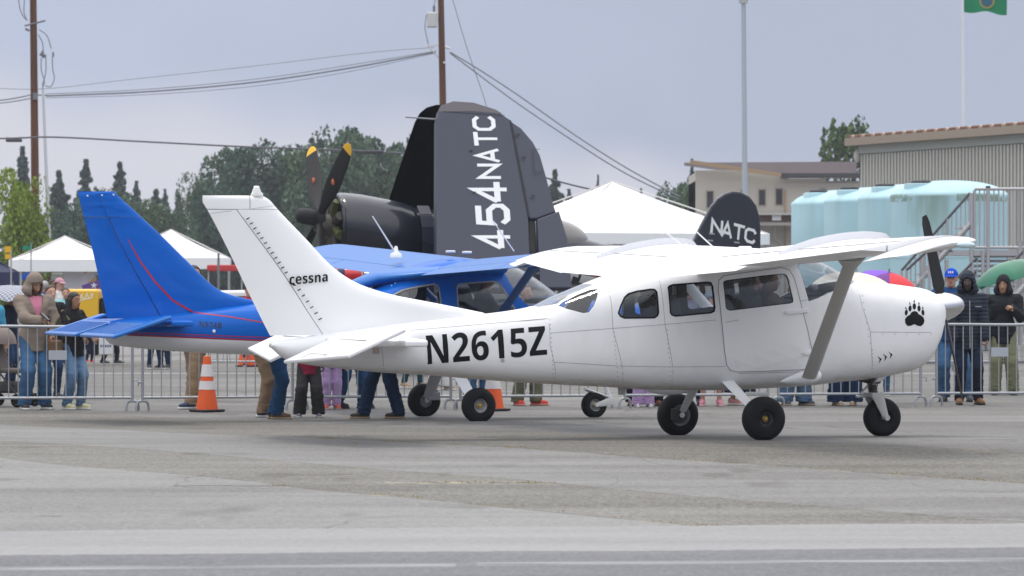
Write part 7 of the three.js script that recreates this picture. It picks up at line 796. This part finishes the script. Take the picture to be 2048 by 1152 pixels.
  { const t = at(2016, 522, 57.6), hd = um3.lw; umbrella('green umbrella over the person in black jacket at the right edge', [t[0], t[1], t[2]], [-0.24, 1, -0.05], 0.66, 0.34, [green, gn2, green, gn2, green, gn2, green, gn2], [hd[0], hd[1] - 0.06, hd[2]]); }
  const cream = mat([0.66, 0.60, 0.50], 0.7, { map: tex(256, 256, (i, j) => { const cx = Math.floor(i / 36), cy = Math.floor(j / 36), h = hash3(cx, cy, 2), dx = i - (cx + 0.3 + 0.4 * h) * 36, dy = j - (cy + 0.3 + 0.4 * hash3(cx, cy, 5)) * 36; return Math.hypot(dx, dy * 1.6) < 4.5 ? [0.12, 0.1, 0.1] : [1, 1, 1]; }) }), purple = mat([0.16, 0.04, 0.52], 0.6), violet = mat([0.11, 0.008, 0.2], 0.6), redU = mat([0.58, 0.004, 0.015], 0.6), orangeU = mat([0.6, 0.2, 0.02], 0.6);
  { const t = at(1712, 545, 51.9); umbrella('cream umbrella with dark spots behind the white engine cowling', t, [0.1, 1, 0.1], 0.62, 0.24, Array(8).fill(cream), um1.lw); }
  { const t = at(1778, 546, 53); umbrella('purple and red umbrella behind the white engine cowling', t, [0.22, 1, 0.25], 0.50, 0.2, [redU, redU, violet, purple, purple, purple, violet, redU], um2.lw); }
  { const chk = mat([1, 1, 1], 0.7, { map: tex(128, 128, (i, j) => ((i >> 4) + (j >> 4)) % 2 ? [0.16, 0.17, 0.22] : [0.38, 0.4, 0.46]) }); const t = at(26, 571, 62); umbrella('grey checked umbrella behind the hooded man at the left', t, [0.05, 1, 0.1], 0.62, 0.22, Array(8).fill(chk), hp.lw.map((v, i) => i === 1 ? v + 0.2 : v)); }
  { const p = rp.lw; phone('black phone raised behind the hooded man', [p[0] + 0.02, p[1] + 0.14, p[2]], 0.6, 1.4, black); }
  { const o = thing('carrier_bag', 'white printed carrier bag held by the distant walker', 'bag', foot(212, 77)); mesh('bag_body', rbox(0.3, 0.38, 0.1, 0.03, 0, 0.42, 0), mat([0.7, 0.7, 0.73], 0.6), o); mesh('handles', tube([[-0.08, 0.6, 0], [-0.05, 0.74, 0], [0.05, 0.74, 0], [0.08, 0.6, 0]], 0.008, 16, 5), mat([0.7, 0.7, 0.73], 0.6), o); for (let i = 0; i < 5; i++) mesh('print_mark', box(0.03, 0.05, 0.004, -0.1 + i * 0.05, 0.42, 0.053), mat([0.03, 0.03, 0.12], 0.7), o); }
}

// ---------------------------------------------------------------- cones, pushchair
{
  const orange = mat([0.72, 0.095, 0.01], 0.55), collar = mat([0.66, 0.63, 0.62], 0.5, { bumpMap: dent, bumpScale: 0.004 }), base = mat([0.018, 0.018, 0.019], 0.7), H = 0.745, rad = y => lerp(0.145, 0.045, (y - 0.03) / (H - 0.03));
  const proto = new THREE.Group(); proto.name = 'traffic_cone';
  const band = (n, a, b, m, off) => mesh(n, lathe([[rad(a) + off, a], [rad(b) + off, b]], 36), m, proto);
  mesh('cone_shell', lathe([[0.15, 0.03], [0.147, 0.045], [rad(0.3), 0.3], [rad(H - 0.01), H - 0.01], [0.042, H], [0.026, H], [0.026, H - 0.05]], 36), orange, proto);
  band('reflective_collar', 0.30, 0.415, collar, 0.004); band('reflective_collar', 0.475, 0.635, collar, 0.004);
  mesh('base_plate', [rbox(0.35, 0.03, 0.35, 0.012, 0, 0.022, 0), ...[-1, 1].flatMap(s => [0, 1].map(k => rbox(0.06, 0.015, 0.06, 0.005, s * 0.13, 0.008, k ? 0.13 : -0.13)))], base, proto);
  const put = (px, py, label, s, D) => { const o = proto.clone(); o.name = numbered('traffic_cone'); o.position.set(...foot(px, D || dist(py))); o.rotation.y = px * 0.7; o.scale.setScalar(s); scene.add(o); tag(o, label, 'traffic cone', 'orange traffic cones'); };
  put(414, 824, 'orange traffic cone with two white bands left of the white tail', 1.03); put(986, 822, 'orange traffic cone mostly hidden behind the blue plane main wheel', 1.03); put(489, 735, 'small far orange cone behind the white tailplane, left', 0.95, 76); put(507, 735, 'small far orange cone behind the white tailplane, right', 0.95, 76);
  const s = thing('pushchair', 'dark folding pushchair behind the barrier at the left edge', 'pushchair', foot(14, 51.5), R(70)), fr = mat([0.02, 0.02, 0.022], 0.6), fab = mat([0.11, 0.095, 0.085], 0.85);
  mesh('frame', [bar([-0.25, 0.16, 0.3], [-0.25, 0.98, -0.4], 0.014), bar([0.25, 0.16, 0.3], [0.25, 0.98, -0.4], 0.014), bar([-0.25, 0.98, -0.4], [0.25, 0.98, -0.4], 0.016), bar([-0.25, 0.16, -0.28], [-0.25, 0.6, 0.0], 0.014), bar([0.25, 0.16, -0.28], [0.25, 0.6, 0.0], 0.014)], fr, s);
  mesh('seat', [rbox(0.42, 0.07, 0.42, 0.03, 0, 0.52, 0.08), rbox(0.42, 0.5, 0.07, 0.03, 0, 0.76, -0.16, 0, 0, -0.35)], fab, s); mesh('canopy', lathe(Array.from({ length: 8 }, (_, i) => [0.27 * Math.cos(i / 7 * 1.5), 0.27 * Math.sin(i / 7 * 1.5)]), 24).translate(0, 0.9, -0.15), mat([0.2, 0.165, 0.15], 0.85), s); mesh('basket', rbox(0.4, 0.16, 0.45, 0.04, 0, 0.28, -0.02), fr, s);
  for (const x of [-0.27, 0.27]) for (const z of [0.3, -0.28]) mesh('wheel', [move(new THREE.TorusGeometry(0.075, 0.022, 8, 24), x, 0.098, z, 0, Math.PI / 2), move(new THREE.CylinderGeometry(0.05, 0.05, 0.03, 16), x, 0.098, z, 0, 0, Math.PI / 2)], rubber, s);
}
renderer.render(scene, camera);
